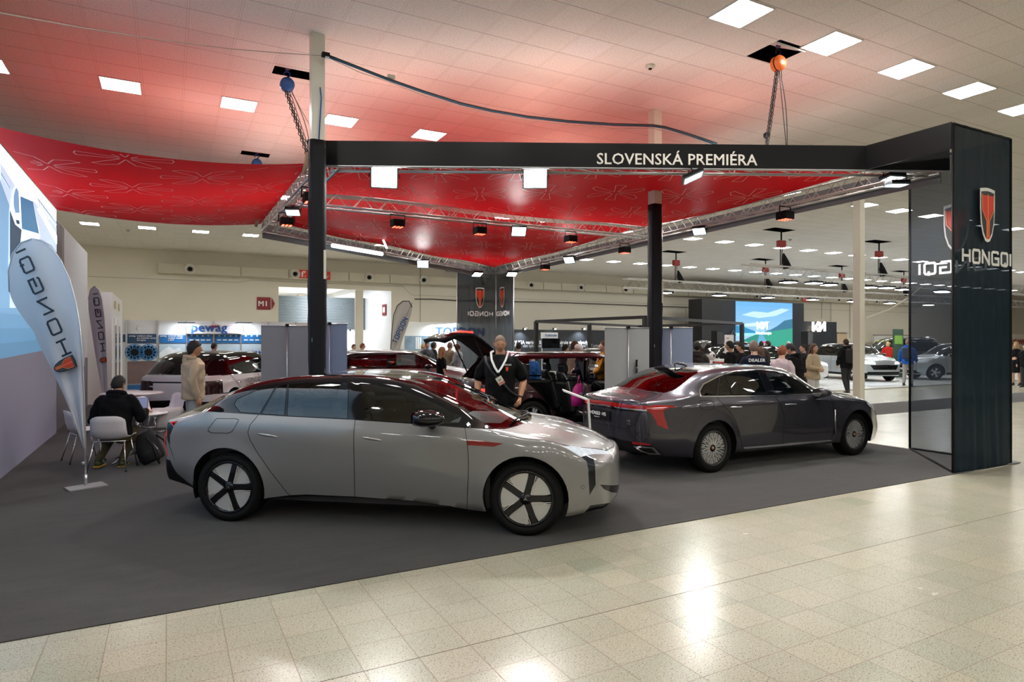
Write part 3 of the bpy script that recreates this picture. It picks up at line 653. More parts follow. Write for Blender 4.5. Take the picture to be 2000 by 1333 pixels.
# ---- hoists
CH=mat('chain_steel',(.06,.055,.055),.4,metal=.7)
def chain(mb,a,b,link=.05,r=.006,w=.016):
    a=Vector(a);b=Vector(b);L=(b-a).length;k=max(2,int(L/link)); d=(b-a).normalized(); s=d.cross(Vector((0,1,0))).normalized(); s2=d.cross(s)
    for i in range(k):
        c=a+d*(L*(i+.5)/k); e=s if i%2 else s2; h=d*link*.62
        mb.tube([c-h+e*0,c-h*.5+e*w,c+h*.5+e*w,c+h,c+h*.5-e*w,c-h*.5-e*w],r,4,closed=True)
def hoist(label,top,hz,bot,col,loop=None):
    top=Vector(top);t=thing('chain_hoist',label,'chain hoist',(top.x,top.y,hz)); b=Vector(bot)-Vector((top.x,top.y,hz)); zt=top.z-hz
    MB().tube([(0,0,zt+.6),(0,0,.24)],.03,6).tube([(.05,0,zt+.6),(.03,0,.25)],.02,6).build('sling',mat('purple_sling',(.10,.05,.16),.7),t,True)
    MB().tube([(.02*cos(a)*2.2,0,.17+.045*sin(a)) for a in [i*PI/6 for i in range(-3,8)]],.012,6).build('hook',BLACKM if col[0]>.5 else mat('hook_blue',(.02,.06,.3),.4),t,True)
    cm=mat('hoist_%d'%int(col[0]*100),col,.4)
    R=Matrix.Rotation(PI/2,4,'X')
    MB().lathe([(.001,-.07),(.085,-.07),(.11,-.05),(.11,.0)],18,0,R).build('housing',cm,t,True)
    MB().lathe([(.11,.02),(.11,.05),(.085,.08),(.001,.08)],18,0,R).build('brake_cover',cm,t,True)
    MB().lathe([(.105,-.0),(.105,.02)],18,0,R).build('wheel',BLACKM,t,True)
    bx('label_plate',(-.03,-.072,.0),(.09,.004,.05),WHITE,t)
    m=MB()
    for dx in (-.03,.0): chain(m,(dx,0,-.1),b+Vector((dx,0,0)),.055,.008,.02)
    m.build('load_chain',CH,t,True)
    m=MB(); 
    if loop:
        m.tube([(.07,0,-.08)]+[(.07+(b.x)*k/10+ .05*sin(PI*k/10),0.02,-.08+(b.z*loop+.08)*k/10) for k in range(1,11)],.006,4)
        m.tube([(.03,0,-.1)]+[(.03+b.x*k/10+.02,0.02,-.1+(b.z*loop+.1)*k/10) for k in range(1,11)],.006,4)
        m.build('hand_chain',CH,t)
    MB().ball(b+Vector((0,0,.25)),.05,10).tube([tuple(b+Vector((0,0,.2))),tuple(b+Vector((.03,0,.08))),tuple(b+Vector((-.02,0,.0)))],.014,6).build('lower_hook',BLACKM,t,True)
    MB().tube([tuple(b+Vector((-.03,0,.08))),tuple(b+Vector((-.09,0,-.25)))],.035,6).build('lower_sling',mat('sling_beige',(.45,.33,.22),.8),t,True)
    return t
hb=atd(1490,285,FPX*(4.62-CAMH)/(666-290)); tp=fl(1522,85,CZ)
hoist('orange chain hoist hanging from an open ceiling tile above the fascia letters',(7.85,6.42,CZ),5.80,(8.0,6.75,4.62),(.85,.16,.02),.98)
hoist('blue chain hoist hanging just left of the cream and black column',(1.66,10.62,CZ),5.80,(1.95,10.3,4.6),(.02,.10,.32),.8)
hoist('blue chain hoist over the left red canopy, the farther of two blue ones',(1.78,15.6,CZ),5.78,(1.85,15.6,4.6),(.02,.10,.32),.8)
def tilt_tile(x,y,a,b,label):
    t=thing('ceiling_tile',label,'ceiling tile',(x,y,CZ+.03)); MB().box((a/2,0,.0),(a,b,.02)).build('board',mat('tile_white',(.6,.58,.54),.8),t); t.rotation_euler=(0.5,0,0); t.location=(x,y,CZ+.10)
tilt_tile(7.6,6.45,.6,.5,'loose white ceiling tile tilted inside the opening above the orange hoist')
# ---- cables overhead
BLC=mat('blue_cable_bundle',(.02,.09,.16),.45)
def P3d(u,v,d): return tuple(atd(u,v,d))
c=[(641,110,8.8),(700,133,9.0),(764,158,9.2),(830,181,9.5),(900,203,9.9),(960,217,10.3),(1030,229,10.7),(1110,238,11.1),(1200,244,11.5),(1275,246,11.75),(1300,250,11.5),(1350,265,10.6),(1400,282,9.9)]
t=thing('cable_bundle','bundle of blue and dark cables swagged from the left column across to the fascia','cable',(0,0,0))
MB().tube([P3d(*q) for q in c],.016,6).build('blue_cable',BLC,t,True)
MB().tube([P3d(u,v-3,d) for u,v,d in c],.010,5).build('dark_cable',DKC,t,True)
MB().tube([P3d(u,v+2+5*abs(sin(k*1.7)),d-.02) for k,(u,v,d) in enumerate(c)],.005,4).build('white_cable',mat('cable_grey',(.4,.38,.32),.6),t,True)
bx('junction_box',P3d(764,150,9.2),(.10,.06,.05),mat('box_cream',(.55,.52,.45),.5),t)
tag(MB().tube([P3d(0,25,6.5),P3d(150,52,7.),P3d(300,76,7.6),P3d(450,95,8.2),P3d(560,104,8.6),P3d(640,109,8.8)],.007,4).build('thin_cable',mat('cable_grey',(.4,.38,.32),.6)),'thin grey cable sagging under the ceiling at upper left','cable')
tag(MB().tube([P3d(538,134,10.4),P3d(575,190,10.4),P3d(608,250,10.2)],.007,4).build('thin_cable',mat('cable_beige',(.5,.4,.33),.6)),'beige cord dropping from the open tile beside the blue hoist','cable')
tag(MB().tube([P3d(1690,622,14.5),P3d(1740,603,15.5),P3d(1779,578,16.5),P3d(1800,560,17)],.014,4).build('thin_cable',mat('cable_cream',(.6,.58,.5),.6)),'cream cable rising from the bare column toward the near tower','cable')
# column junction at cable
t=thing('cable_clamp','black junction clamp with cables on the upper cream column','clamp',P3d(636,107,8.75)); bx('body',(0,0,0),(.1,.08,.05),BLACKM,t); bx('tie',(.02,0,-.04),(.05,.05,.03),WPL,t)
# ---- screen wall on the left
def screen_wall():
    t=thing('screen_wall','tall lit screen wall at the left edge showing a car on a bridge road','screen',(0,0,0))
    X=-1.87; MB().box((X-.07,9.5,2.12),(.12,10.66,4.24)).build('housing',mat('screen_housing',(.12,.12,.13),.6),t)
    def E(name,c,s=1.): return emis('led_'+name,c,s*.75)
    def pol(mb,pts,k,mi): # pts (Y,z) ccw seen from +X
        mb.add([(X+.002*k,y,z) for y,z in pts],[tuple(range(len(pts)))] ,mi)
    mats=[E('sky',(.62,.78,1.),1.3),E('white',(.9,.95,1),1.6),E('blue',(.12,.30,.55),.8),E('lightblue',(.35,.58,.85),.9),E('road',(.20,.20,.27),.22),E('dark',(.015,.03,.06),.5),E('bridge',(.30,.42,.6),.8),E('glass',(.02,.2,.42),.9)]
    m=MB(); g=lambda pts,k,mi: pol(m,pts,k,mi)
    # gradient bands of the picture: road, water-blue, sky
    g([(4.2,0),(14.83,0),(14.83,1.62),(4.2,1.40)],1,4)
    nb=14
    for i in range(nb):
        z0=1.40+(4.24-1.40)*i/nb; z1=1.40+(4.24-1.40)*(i+1)/nb; z0b=1.62+(4.24-1.62)*i/nb; z1b=1.62+(4.24-1.62)*(i+1)/nb
        mats.append(E('band%d'%i,(.10+.75*(i/nb)**1.5,.28+.62*(i/nb)**1.1,.48+.52*(i/nb)**.8),.55+.9*(i/nb)))
        g([(4.2,z0),(14.83,z0b),(14.83,z1b),(4.2,z1)],1,7+i+1)
    def pq(pts,k,mi):
        r=[onx(max(-30,x/3.956),260+y/3.956,X) for x,y in pts]; pts2=[(p.y,p.z) for p in r]
        ar=sum(pts2[i][0]*pts2[(i+1)%len(pts2)][1]-pts2[(i+1)%len(pts2)][0]*pts2[i][1] for i in range(len(pts2)))
        pol(m,pts2 if ar>0 else pts2[::-1],k,mi)
    mats+= [E('haze',(.55,.72,.92),.95),E('rail',(.30,.42,.60),.7),E('winblue',(.05,.24,.46),.8),E('sideblue',(.20,.42,.68),.8),E('bodywhite',(.85,.92,1),1.15),E('darkside',(.02,.08,.16),.6)]
    h=len(mats)-6
    pq([(0,228),(110,400),(240,505),(435,732),(435,1350),(0,1350)],2,h)
    pq([(-60,150),(0,370),(70,560),(75,900),(70,1350),(-60,1350)],3,h+3)
    pq([(285,590),(300,560),(437,790),(437,860)],4,h+4); 
    for k in range(9): x=300+k*16; y=565+k*21; pq([(x,y-60),(x+3,y-57),(x+3,y),(x,y-3)],4,h+1)
    pq([(285,500),(437,700),(437,712),(285,512)],5,h+1); pq([(0,300),(70,420),(70,432),(0,316)],5,h+1)
    pq([(85,520),(96,440),(118,408),(172,402),(238,490),(302,772),(300,860),(160,950),(150,1050),(60,1050),(66,600)],6,h+4)
    pq([(96,480),(108,432),(120,420),(134,452),(141,612),(112,632),(96,560)],7,h+3)
    pq([(148,486),(246,528),(294,776),(160,738)],7,h+2); pq([(66,590),(108,705),(158,745),(150,830),(125,1000),(66,1000)],7,h+5)
    pq([(108,618),(128,612),(138,668),(112,668)],8,h+4); pq([(110,668),(138,672),(142,704),(118,698)],8,h+5)
    m.build('picture',mats,t)
    return t
screen_wall()
def printed_wall():
    t=thing('printed_wall','printed partition wall with a misty car picture beyond the lit screen','wall panel',(0,0,0)); X=-1.87
    MB().box((X-.1,17.75,2.06),(.12,5.7,4.12)).build('panel',mat('panel_fog',(.62,.64,.68),.6),t)
    m=MB(); g=lambda pts,k,mi: m.add([(X-.04+.003*k,y,z) for y,z in pts],[tuple(range(len(pts)))],mi)
    g([(14.92,0),(20.6,0),(20.6,1.3),(14.92,1.55)],1,0); g([(14.92,1.55),(16.2,1.5),(16.2,4.1),(14.92,4.1)],1,1); g([(15.7,1.5),(15.78,1.5),(15.78,4.1),(15.7,4.1)],2,4)
    g([(16.6,1.4),(17.0,2.2),(17.4,2.6),(17.8,2.0),(18.6,1.9),(19.4,1.5)],2,2)
    g([(17.0,1.2),(19.8,1.1),(20.0,1.6),(19.4,1.9),(18.6,2.25),(17.8,2.3),(17.2,1.9)],3,3); g([(17.8,1.8),(18.9,1.75),(18.5,2.15),(17.9,2.2)],4,4)
    m.build('print',[mat('print_road',(.16,.15,.19),.6,noise=.3,nscale=.8),mat('print_stone',(.26,.25,.25),.7,noise=.3,nscale=3),mat('print_tree',(.4,.41,.44),.7),mat('print_car',(.5,.52,.55),.5),mat('print_dark',(.06,.07,.09),.6)],t)
printed_wall()
t=thing('office_cabin','white cabin with tall glazed doors behind the printed partition','cabin',(0,0,0))
p=atd(196,572,19.0); q_=atd(222,572,18.4)
MB().box((-2.87,23.15,1.55),(3.0,4.5,3.1)).build('body',WPL,t)
for k in range(2): bx('door',(-1.36,21.9+k*1.6,1.25),(.04,.8,2.3),WPL,t); bx('door_glass',(-1.335,21.9+k*1.6,1.35),(.012,.5,1.7),mat('cabin_glass',(.2,.24,.25),.1),t)
for k in range(2): bx('vent_cover',(-1.35,21.9+k*1.6,2.8),(.03,.28,.22),mat('vent_cream',(.55,.5,.3),.6),t)
# ================= cars =================
def pchip(xk,yk):
    xk=np.array(xk,float);yk=np.array(yk,float);h=np.diff(xk);d=np.diff(yk)/h;n=len(xk);m=np.zeros(n)
    for i in range(1,n-1):
        # Catmull-like, limited
        m[i]=(d[i-1]*h[i]+d[i]*h[i-1])/(h[i]+h[i-1])
    m[0]=d[0];m[-1]=d[-1]
    def f(x):
        i=int(np.clip(np.searchsorted(xk,x)-1,0,n-2)); t=min(1,max(0,(x-xk[i])/h[i])); t2=t*t;t3=t2*t
        return (2*t3-3*t2+1)*yk[i]+(t3-2*t2+t)*h[i]*m[i]+(-2*t3+3*t2)*yk[i+1]+(t3-t2)*h[i]*m[i+1]
    return f
def section(P,crease,sub):
    """P list of 2D points -> interpolated list; crease set of indices"""
    n=len(P);out=[];P=[np.array(p,float) for p in P]
    def tan(i,side):
        if i==0: return P[1]-P[0]
        if i==n-1: return P[-1]-P[-2]
        if i in crease: return (P[i+1]-P[i]) if side>0 else (P[i]-P[i-1])
        a=P[i]-P[i-1];b=P[i+1]-P[i];la=np.linalg.norm(a)+1e-6;lb=np.linalg.norm(b)+1e-6
        return (a/la*lb+b/lb*la)/(la+lb)
    for i in range(n-1):
        L=np.linalg.norm(P[i+1]-P[i]); t0=tan(i,1);t1=tan(i+1,-1)
        t0=t0/(np.linalg.norm(t0)+1e-9)*L; t1=t1/(np.linalg.norm(t1)+1e-9)*L
        if i==0: t0=np.array([L,0])
        for k in range(sub[i]):
            t=k/sub[i];t2=t*t;t3=t2*t
            out.append((2*t3-3*t2+1)*P[i]+(t3-2*t2+t)*t0+(-2*t3+3*t2)*P[i+1]+(t3-t2)*t1)
    out.append(P[-1]); return out
def sstep(a,b,x):
    t=min(1,max(0,(x-a)/(b-a))); return t*t*(3-2*t)
def pip(p,poly):
    x,y=p;c=False;n=len(poly);j=n-1
    for i in range(n):
        xi,yi=poly[i];xj,yj=poly[j]
        if (yi>y)!=(yj>y) and x<(xj-xi)*(y-yi)/(yj-yi+1e-12)+xi: c=not c
        j=i
    return c
def circle(cx,cy,r,n=30,a0=0,a1=2*PI): return [(cx+r*cos(a0+(a1-a0)*i/n),cy+r*sin(a0+(a1-a0)*i/n)) for i in range(n)]
def cut(bm,poly,proj,cond,cell=.12):
    """split mesh faces along the polygon outline. proj(v)->2D, planes built by mk(p,q)->(co,no)"""
    pr,mk,pad=proj; n=len(poly)
    for i in range(n):
        a=poly[i];b=poly[(i+1)%n]
        if abs(a[0]-b[0])+abs(a[1]-b[1])<1e-6: continue
        lo=(min(a[0],b[0])-1e-6*pad,min(a[1],b[1])-1e-6*pad); hi=(max(a[0],b[0])+1e-6*pad,max(a[1],b[1])+1e-6*pad)
        fs=[]
        for f in bm.faces:
            if not cond(f): continue
            q=[pr(v.co) for v in f.verts]; 
            if max(p[0] for p in q)<lo[0] or min(p[0] for p in q)>hi[0] or max(p[1] for p in q)<lo[1] or min(p[1] for p in q)>hi[1]: continue
            fs.append(f)
        if not fs: continue
        co,no=mk(a,b)
        es=set(e for f in fs for e in f.edges); vs=set(v for f in fs for v in f.verts)
        bmesh.ops.bisect_plane(bm,geom=fs+list(es)+list(vs),dist=1e-5,plane_co=co,plane_no=no)
PXZ=(lambda c:(c.x,c.z),lambda a,b:((a[0],0,a[1]),Vector((b[1]-a[1],0,-(b[0]-a[0]))).normalized()),1)
PXY=(lambda c:(c.x,abs(c.y)),lambda a,b:((a[0],-a[1],0),Vector((b[1]-a[1],(b[0]-a[0]),0)).normalized()),1)
PYZ=(lambda c:(abs(c.y),c.z),lambda a,b:((0,-a[0],a[1]),Vector((0,-(b[1]-a[1]),-(b[0]-a[0]))).normalized()),1)
def PPX(Minv,M):
    """photo pixel projection for a car standing at matrix M"""
    C=Minv@Vector((0,0,CAMH))
    def pr(c):
        w=M@c; d=w.x*FW[0]+w.y*FW[1]; s=w.x*RT[0]+w.y*RT[1]
        return (1000+FPX*s/d, 666-FPX*(w.z-CAMH)/d)
    def mk(a,b):
        p=Minv@atd(a[0],a[1],5);q=Minv@atd(b[0],b[1],5); return C,(p-C).cross(q-C).normalized()
    return (pr,mk,1e5)
def body_half(S):
    """half body (y<=0): list of stations; S: spec"""
    K=S['curves']; f=[]
    for c in K: # each: (xs, ys, zs)
        f.append((pchip(c[0],c[1]),pchip(c[0],c[2])))
    zc=pchip(*S['top']); x0,x1=S['x0'],S['x1']; step=S.get('step',.055)
    nst=int((x1-x0)/step)+1; xs=[x0+(x1-x0)*i/nst for i in range(nst+1)]
    secs=[]
    sub=S.get('sub',[5,4,7,3,5,5,3,2])
    for x in xs:
        P=[(0,zc(x))]; 
        yr,zr=f[0][0](x),f[0][1](x); P.append((yr*.55,zr+(zc(x)-zr)*S.get('crown',.78)))
        for a,b in f: P.append((a(x),b(x)))
        P.append((0,P[-1][1]))
        q=section(P,S.get('crease',{3,len(P)-2}),sub); secs.append((x,q))
    n=len(secs[0][1]); rows=[]
    def cap(x,q,b,sgn,pw,zm):
        R=[]; m=9
        for k in range(1,m+1):
            th=k/m*PI/2; s=cos(th); xx=x+sgn*b*(1-s**pw)**(1/pw)
            if k==m: s=.0
            R.append((xx,[np.array([p[0]*s,zm+(p[1]-zm)*s]) for p in q]))
        return R
    ra=cap(xs[0],secs[0][1],S['rb'],-1,S.get('rp',3.),S['rz']); fa=cap(xs[-1],secs[-1][1],S['fb'],1,S.get('fp',3.),S['fz'])
    rows=[r for r in reversed(ra)]+secs+fa
    W=S['W']; arch=S['arches']; fl_=S.get('flare',.02)
    bm=bmesh.new(); V=[]
    for x,q in rows:
        r=[]
        for p in q:
            y=p[0];z=p[1];t=min(1.2,y/W)
            xx=x-S['fw']*sstep(S['fws'],x1,x)*t**S.get('fpw',2.6)+S['rw']*sstep(-S['rws'],-x0,-x)*t**S.get('rpw',2.6)
            if y>W*.75:
                for ax,az,ar in arch:
                    rr=math.hypot(xx-ax,z-az)-ar
                    y+=fl_*math.exp(-(max(0,rr)/.06)**2)*sstep(.0,.35,z)
            r.append(bm.verts.new((xx,-y,z)))
        V.append(r)
    for i in range(len(V)-1):
        for j in range(n-1):
            a,b,c,d=V[i][j],V[i+1][j],V[i+1][j+1],V[i][j+1]
            try: bm.faces.new((a,d,c,b))
            except ValueError: pass
    bmesh.ops.remove_doubles(bm,verts=bm.verts,dist=2e-4)
    bmesh.ops.dissolve_degenerate(bm,edges=bm.edges,dist=1e-4)
    bm.normal_update()
    # make normals outward
    bm.faces.ensure_lookup_table()
    k=max(bm.faces,key=lambda f:f.calc_center_median().z)
    if k.normal.z<0: bmesh.ops.reverse_faces(bm,faces=bm.faces); bm.normal_update()
    return bm
def facesub(bm,faces,nrm,mirror):
    idx={};vs=[];fs=[];ns=[]
    for f in faces:
        q=[]
        for v in f.verts:
            if v.index not in idx: idx[v.index]=len(vs);c=v.co;nn=nrm[v.index];vs.append(Vector((c.x,-c.y if mirror else c.y,c.z)));ns.append(Vector((nn.x,-nn.y if mirror else nn.y,nn.z)))
            q.append(idx[v.index])
        fs.append(tuple(q[::-1]) if mirror else tuple(q))
    return vs,fs,ns
def make_car(S,M):
    """S spec; M world matrix. returns root thing, with parts"""
    Minv=M.inverted(); px=PPX(Minv,M)
    bm=body_half(S); root=thing(S['name'],S['label'],'car'); root.matrix_world=M
    side=lambda f:f.calc_center_median().y<-.45
    AL=lambda f:True
    projs={'xz':(PXZ,side),'xzt':(PXZ,AL),'xy':(PXY,lambda f:f.calc_center_median().z>.6),'yz+':(PYZ,lambda f:f.normal.x>.15),'yz-':(PYZ,lambda f:f.normal.x<-.15),
        'px':(px,lambda f:f.normal.dot(Minv@Vector((0,0,CAMH))-f.calc_center_median())>0)}
    base_n={}
    regs=[]
    for (ax,az,ar) in S['arches']: regs.append(('HOLE','xz',circle(ax,az,ar,36),None))
    regs+=S['regions']
    for r in regs:
        name,pk,poly=r[0],r[1],r[2]; pj,cond=projs[pk]
        extra=r[3] if len(r)>3 else None
        c2=(lambda f,cond=cond,extra=extra: cond(f) and (extra is None or extra(f)))
        cut(bm,poly,pj,c2)
    bm.normal_update(); bm.verts.ensure_lookup_table(); bm.verts.index_update()
    nrm={}
    for v in bm.verts:
        q=v.normal.copy()
        if abs(v.co.y)<1e-4: q.y=0; q.normalize()
        nrm[v.index]=q
    lab={}
    for f in bm.faces:
        c=f.calc_center_median(); L='body'
        for r in regs:
            pj,cond=projs[r[1]]; extra=r[3] if len(r)>3 else None
            if cond(f) and (extra is None or extra(f)) and pip(pj[0](c),r[2]): L=r[0]
        lab[f.index if False else f]=L
    groups={}
    for f,L in lab.items(): groups.setdefault(L,[]).append(f)
    # apply overlap names: 'rear_door' etc
    out={}
    TWO=S['two']      # label -> (partname, material, parentlabel)
    order=[k for k in TWO]
    for L in order:
        if L not in groups: continue
        nm,mt,par,split=TWO[L]
        F=groups[L]
        if split:
            for mir in (False,True):
                if mir and S.get('nomirror') and L in S['nomirror']: continue
                vs,fs,ns=facesub(bm,F,nrm,mir)
                o=mesh(nm,vs,fs,mt,out.get((par,mir)) or root,True,normals=ns); out[(L,mir)]=o
        else:
            vs,fs,ns=facesub(bm,F,nrm,False); v2,f2,n2=facesub(bm,F,nrm,True); k=len(vs)
            o=mesh(nm,vs+v2,fs+[tuple(i+k for i in q) for q in f2],mt,root,True,normals=ns+n2); out[(L,False)]=out[(L,True)]=o
    # panel gaps
    gaps={}
    for e in bm.edges:
        if len(e.link_faces)==2:
            a,b=lab[e.link_faces[0]],lab[e.link_faces[1]]
            if a!=b and 'HOLE' not in (a,b):
                for pr_ in S['gaps']:
                    if (a in pr_[0] and b in pr_[1]) or (b in pr_[0] and a in pr_[1]): gaps.setdefault(pr_[2],[]).append((e.verts[0].co.copy(),e.verts[1].co.copy())); break
    for par,es in gaps.items():
        for mir in (False,True):
            if S.get('nomirror') and par in S['nomirror'] and mir: continue
            m=MB()
            for a,b in es:
                if mir: a=Vector((a.x,-a.y,a.z));b=Vector((b.x,-b.y,b.z))
                m.tube([a,b],S.get('gapr',.0032),4,caps=False)
            m.build('panel_gap',BLACKM,out.get((par,mir)) or root)
    # wheel wells + underside
    for sgn in (-1,1):
        for ax,az,ar in S['arches']:
            m=MB();vs=[];fs=[];n=20
            for i in range(n+1):
                a=-.35+(PI+.7)*i/n
                for y in (S['W']*.94,.45): vs.append((ax+(ar+.004)*cos(a),sgn*y,az+(ar+.004)*sin(a)))
            for i in range(n): fs.append((2*i,2*i+1,2*i+3,2*i+2))
            fs.append(tuple(2*i+1 for i in range(n+1)))
            m.add(vs,fs); m.build('wheel_well',BLACKM,root)
    root['_']=0; del root['_']
    return root,out,bm,lab
def wheel(root,x,z,R,y,sgn,rimr,design,mats,width=.22,label=None,far=False):
    """wheel thing part with tyre and rim; outer face at |y|"""
    e=bpy.data.objects.new('wheel',None); COL.objects.link(e); e.parent=root; e.location=(x,sgn*y,z); e.rotation_euler=(PI/2,0,0 if sgn<0 else PI); e.empty_display_size=.1
    # local: z axis points outward (toward -y for sgn<0)
    w=width; s=.02
    prof=[(rimr,-w+.01),(rimr+.02,-w),(R-.03,-w),(R-.006,-w+.02),(R,-w+.05),(R,-.05),(R-.006,-.022),(R-.03,-.004),((R+rimr)/2+.01,.006),(rimr+.02,.0),(rimr+.004,-.006),(rimr,-.012)]
    MB().lathe(prof,48).build('tyre',RUB,e,True)
    if not far:
        m=MB()
        for k in range(56):
            a=2*PI*k/56; m.box((cos(a)*(R-.0065),sin(a)*(R-.0065),-.045),(.010,.004,.05),rz=a)
        m.build('tread_blocks',BLACKM,e)
    MB().lathe([(rimr,-.008),(rimr-.012,-.002),(rimr-.022,-.012),(rimr-.03,-.05),(rimr-.03,-w+.02)],40,0).build('rim',mats['rim'],e,True)
    MB().lathe([(.001,-.13),(rimr*.72,-.13),(rimr*.72,-.15),(.001,-.15)],28).build('brake_disc',mat('brake_steel',(.25,.25,.26),.35,metal=.9),e,True)
    design(e,rimr,mats)
    return e
def wheel_swirl(e,r,m):
    b=MB(); b.lathe([(.001,-.075),(r-.03,-.075),(r-.03,-.085),(.001,-.085)],32); b.build('backing_disc',BLACKG,e,True)
    rr=r-.012
    for k in range(5):
        a=2*PI*k/5+.10; R2=Matrix.Rotation(a,4,'Z'); T=Matrix.Translation((0,0,-.045))
        def pol(p): return [(r_*cos(t_),r_*sin(t_)) for r_,t_ in p]
        # silver dimpled blade: sector between slots
        blade=[(.055,.03)]+[(.07,.55)]+[(rr,1.02-.0*i) for i in range(1)]+[(rr,1.02-(1.02-.40)*i/8) for i in range(1,9)]
        q=pol([(.062,.16),(.062,.98),(rr*.5,1.0),(rr*.97,.93)]+[(rr,.91-(.91-.10)*i/8) for i in range(9)])
        MB().prism(q,.022,0,R2@T).build('blade',m['blade'],e,bev=.004)
        # dark spoke
        d=[(.03,-.030),(rr*.95,-.030),(rr*.97,.024),(.03,.03)]
        MB().prism(d,.03,0,R2@Matrix.Rotation(1.22,4,'Z')@T).build('spoke',BLACKG,e,bev=.004)
        st=MB(); Rr=R2@Matrix.Rotation(1.22,4,'Z')@Matrix.Translation((0,0,-.02))
        st.prism([(.05,-.042),(rr,-.042),(rr,-.036),(.05,-.036)],.008,0,Rr)
        for i in range(1,6):
            y=-.042-.0145*i; xs=rr*.52+i*.026; st.prism([(xs,y),(math.sqrt(max(.001,(rr-.004)**2-(abs(y)+.006)**2)),y),(math.sqrt(max(.001,(rr-.004)**2-(abs(y)+.006)**2)),y+.006),(xs,y+.006)],.008,0,Rr)
        st.build('stripe',mat('wheel_stripe',(.75,.73,.70),.3,metal=.3),e)
    MB().lathe([(.001,-.008),(.05,-.010),(.055,-.03),(.055,-.07)],24).build('hub',BLACKG,e,True)
    st=MB()
    for k in range(3): 
        a=PI/2+2*PI*k/3; st.prism([(0,-.002),(.018,-.002),(.018,.002),(0,.002)],.003,0,Matrix.Rotation(a,4,'Z')@Matrix.Translation((0,0,-.008)))
    st.build('hub_logo',CHROME,e)
    for k in range(5):
        a=2*PI*k/5; MB().lathe([(.001,-.022),(.011,-.024),(.012,-.05)],10,0,Matrix.Translation((.066*cos(a),.066*sin(a),0))).build('bolt',BLACKG,e,True)
def wheel_multi(e,r,m,n=15):
    rr=r-.012; b=MB(); b.lathe([(.001,-.09),(r-.03,-.09),(r-.03,-.1),(.001,-.1)],32); b.build('backing_disc',BLACKM,e,True)
    s=MB()
    for k in range(n):
        R2=Matrix.Rotation(2*PI*k/n,4,'Z')@Matrix.Translation((0,0,-.05))
        for p,q in (((.045,-.006),(rr,-.028)),((.045,.006),(rr,.028)),((rr*.62,-.004),(rr,.008))):
            p=Vector(p);q=Vector(q);d=(q-p).normalized();nn=Vector((-d.y,d.x))*.0062; s.prism([tuple(p-nn),tuple(q-nn),tuple(q+nn),tuple(p+nn)],.02,0,R2)
    s.build('spokes',m['blade'],e)
    MB().lathe([(rr-.012,-.05),(rr-.006,-.02),(rr+.006,-.02)],40).build('lip',m['blade'],e,True)
    MB().lathe([(.001,-.02),(.045,-.024),(.055,-.05)],20).build('hub',BLACKG,e,True)
    MB().lathe([(.001,-.014),(.022,-.017),(.024,-.024)],12).build('hub_badge',mat('badge_gold',(.7,.4,.2),.3,metal=.8),e,True)
def wheel_five(e,r,m,n=5):
    rr=r-.012; MB().lathe([(.001,-.09),(r-.03,-.09),(r-.03,-.1),(.001,-.1)],24).build('backing_disc',BLACKM,e,True)
    s=MB()
    for k in range(n):
        for da in (-.16,.16):
            s.prism([(.04,-.014),(rr,-.022),(rr,.022),(.04,.014)],.03,0,Matrix.Rotation(2*PI*k/n+da,4,'Z')@Matrix.Translation((0,0,-.055)))
    s.build('spokes',m['blade'],e); MB().lathe([(.001,-.02),(.05,-.024),(.06,-.05)],16).build('hub',m['blade'],e,True)
LEA=mat('dark_leather',(.03,.03,.033),.45); LEA2=mat('grey_leather',(.22,.21,.20),.5)
def seat(root,x,y,col,z=.30,h=.62):
    e=bpy.data.objects.new('seat',None); COL.objects.link(e); e.parent=root; e.location=(x,y,z)
    MB().box((0.05,0,.06),(.52,.48,.16)).build('cushion',col,e,bev=.05)
    b=MB().box((0,0,h/2),(.13,.46,h)).build('backrest',col,e,bev=.05); b.location=(-.24,0,.08); b.rotation_euler=(0,-.25,0)
    b=MB().box((0,0,.1),(.10,.26,.17)).build('headrest',col,e,bev=.04); b.location=(-.41,0,.08+h*.98); b.rotation_euler=(0,-.2,0)
    MB().tube([(-.39,-.06,h*.98),(-.41,-.06,h+.15)],.008,6).tube([(-.39,.06,h*.98),(-.41,.06,h+.15)],.008,6).build('headrest_posts',CHROME,e)
    return e
def cabin(root,xa,xb,zb,yw,seats,col=LEA,steer=None,z0=.22,sides=(-1,1)):
    """dark interior tub, dashboard, seats"""
    m=MB(); 
    m.add([(xa,-yw,z0),(xb,-yw,z0),(xb,yw,z0),(xa,yw,z0)],[(0,1,2,3)])
    for s in sides: m.add([(xa,s*yw,z0),(xb,s*yw,z0),(xb,s*yw,zb),(xa,s*yw,zb)],[(0,1,2,3)])
    m.add([(xb,-yw,z0),(xb,yw,z0),(xb,yw,zb-.05),(xb,-yw,zb-.05)],[(0,1,2,3)]); m.add([(xa,-yw,z0),(xa,yw,z0),(xa,yw,zb),(xa,-yw,zb)],[(0,1,2,3)])
    m.build('cabin_trim',LEA,root)
    MB().prism([(-yw,0),(yw,0),(yw,.16),(-yw,.16)],.45,0,frame3((xb-.45,0,zb-.22),(0,1,0)).copy()).build('dashboard',LEA,root,bev=.03)
    for (x,y) in seats: seat(root,x,y,col)
    if steer:
        m=MB().tube([(0,.17*cos(a),.17*sin(a)) for a in [2*PI*i/20 for i in range(20)]],.014,6,closed=True).tube([(0,-.16,0),(0,.16,0)],.014,6).tube([(0,0,0),(.25,0,-.05)],.03,6)
        o=m.build('steering_wheel',LEA,root,True); o.location=steer; o.rotation_euler=(0,.35,0)
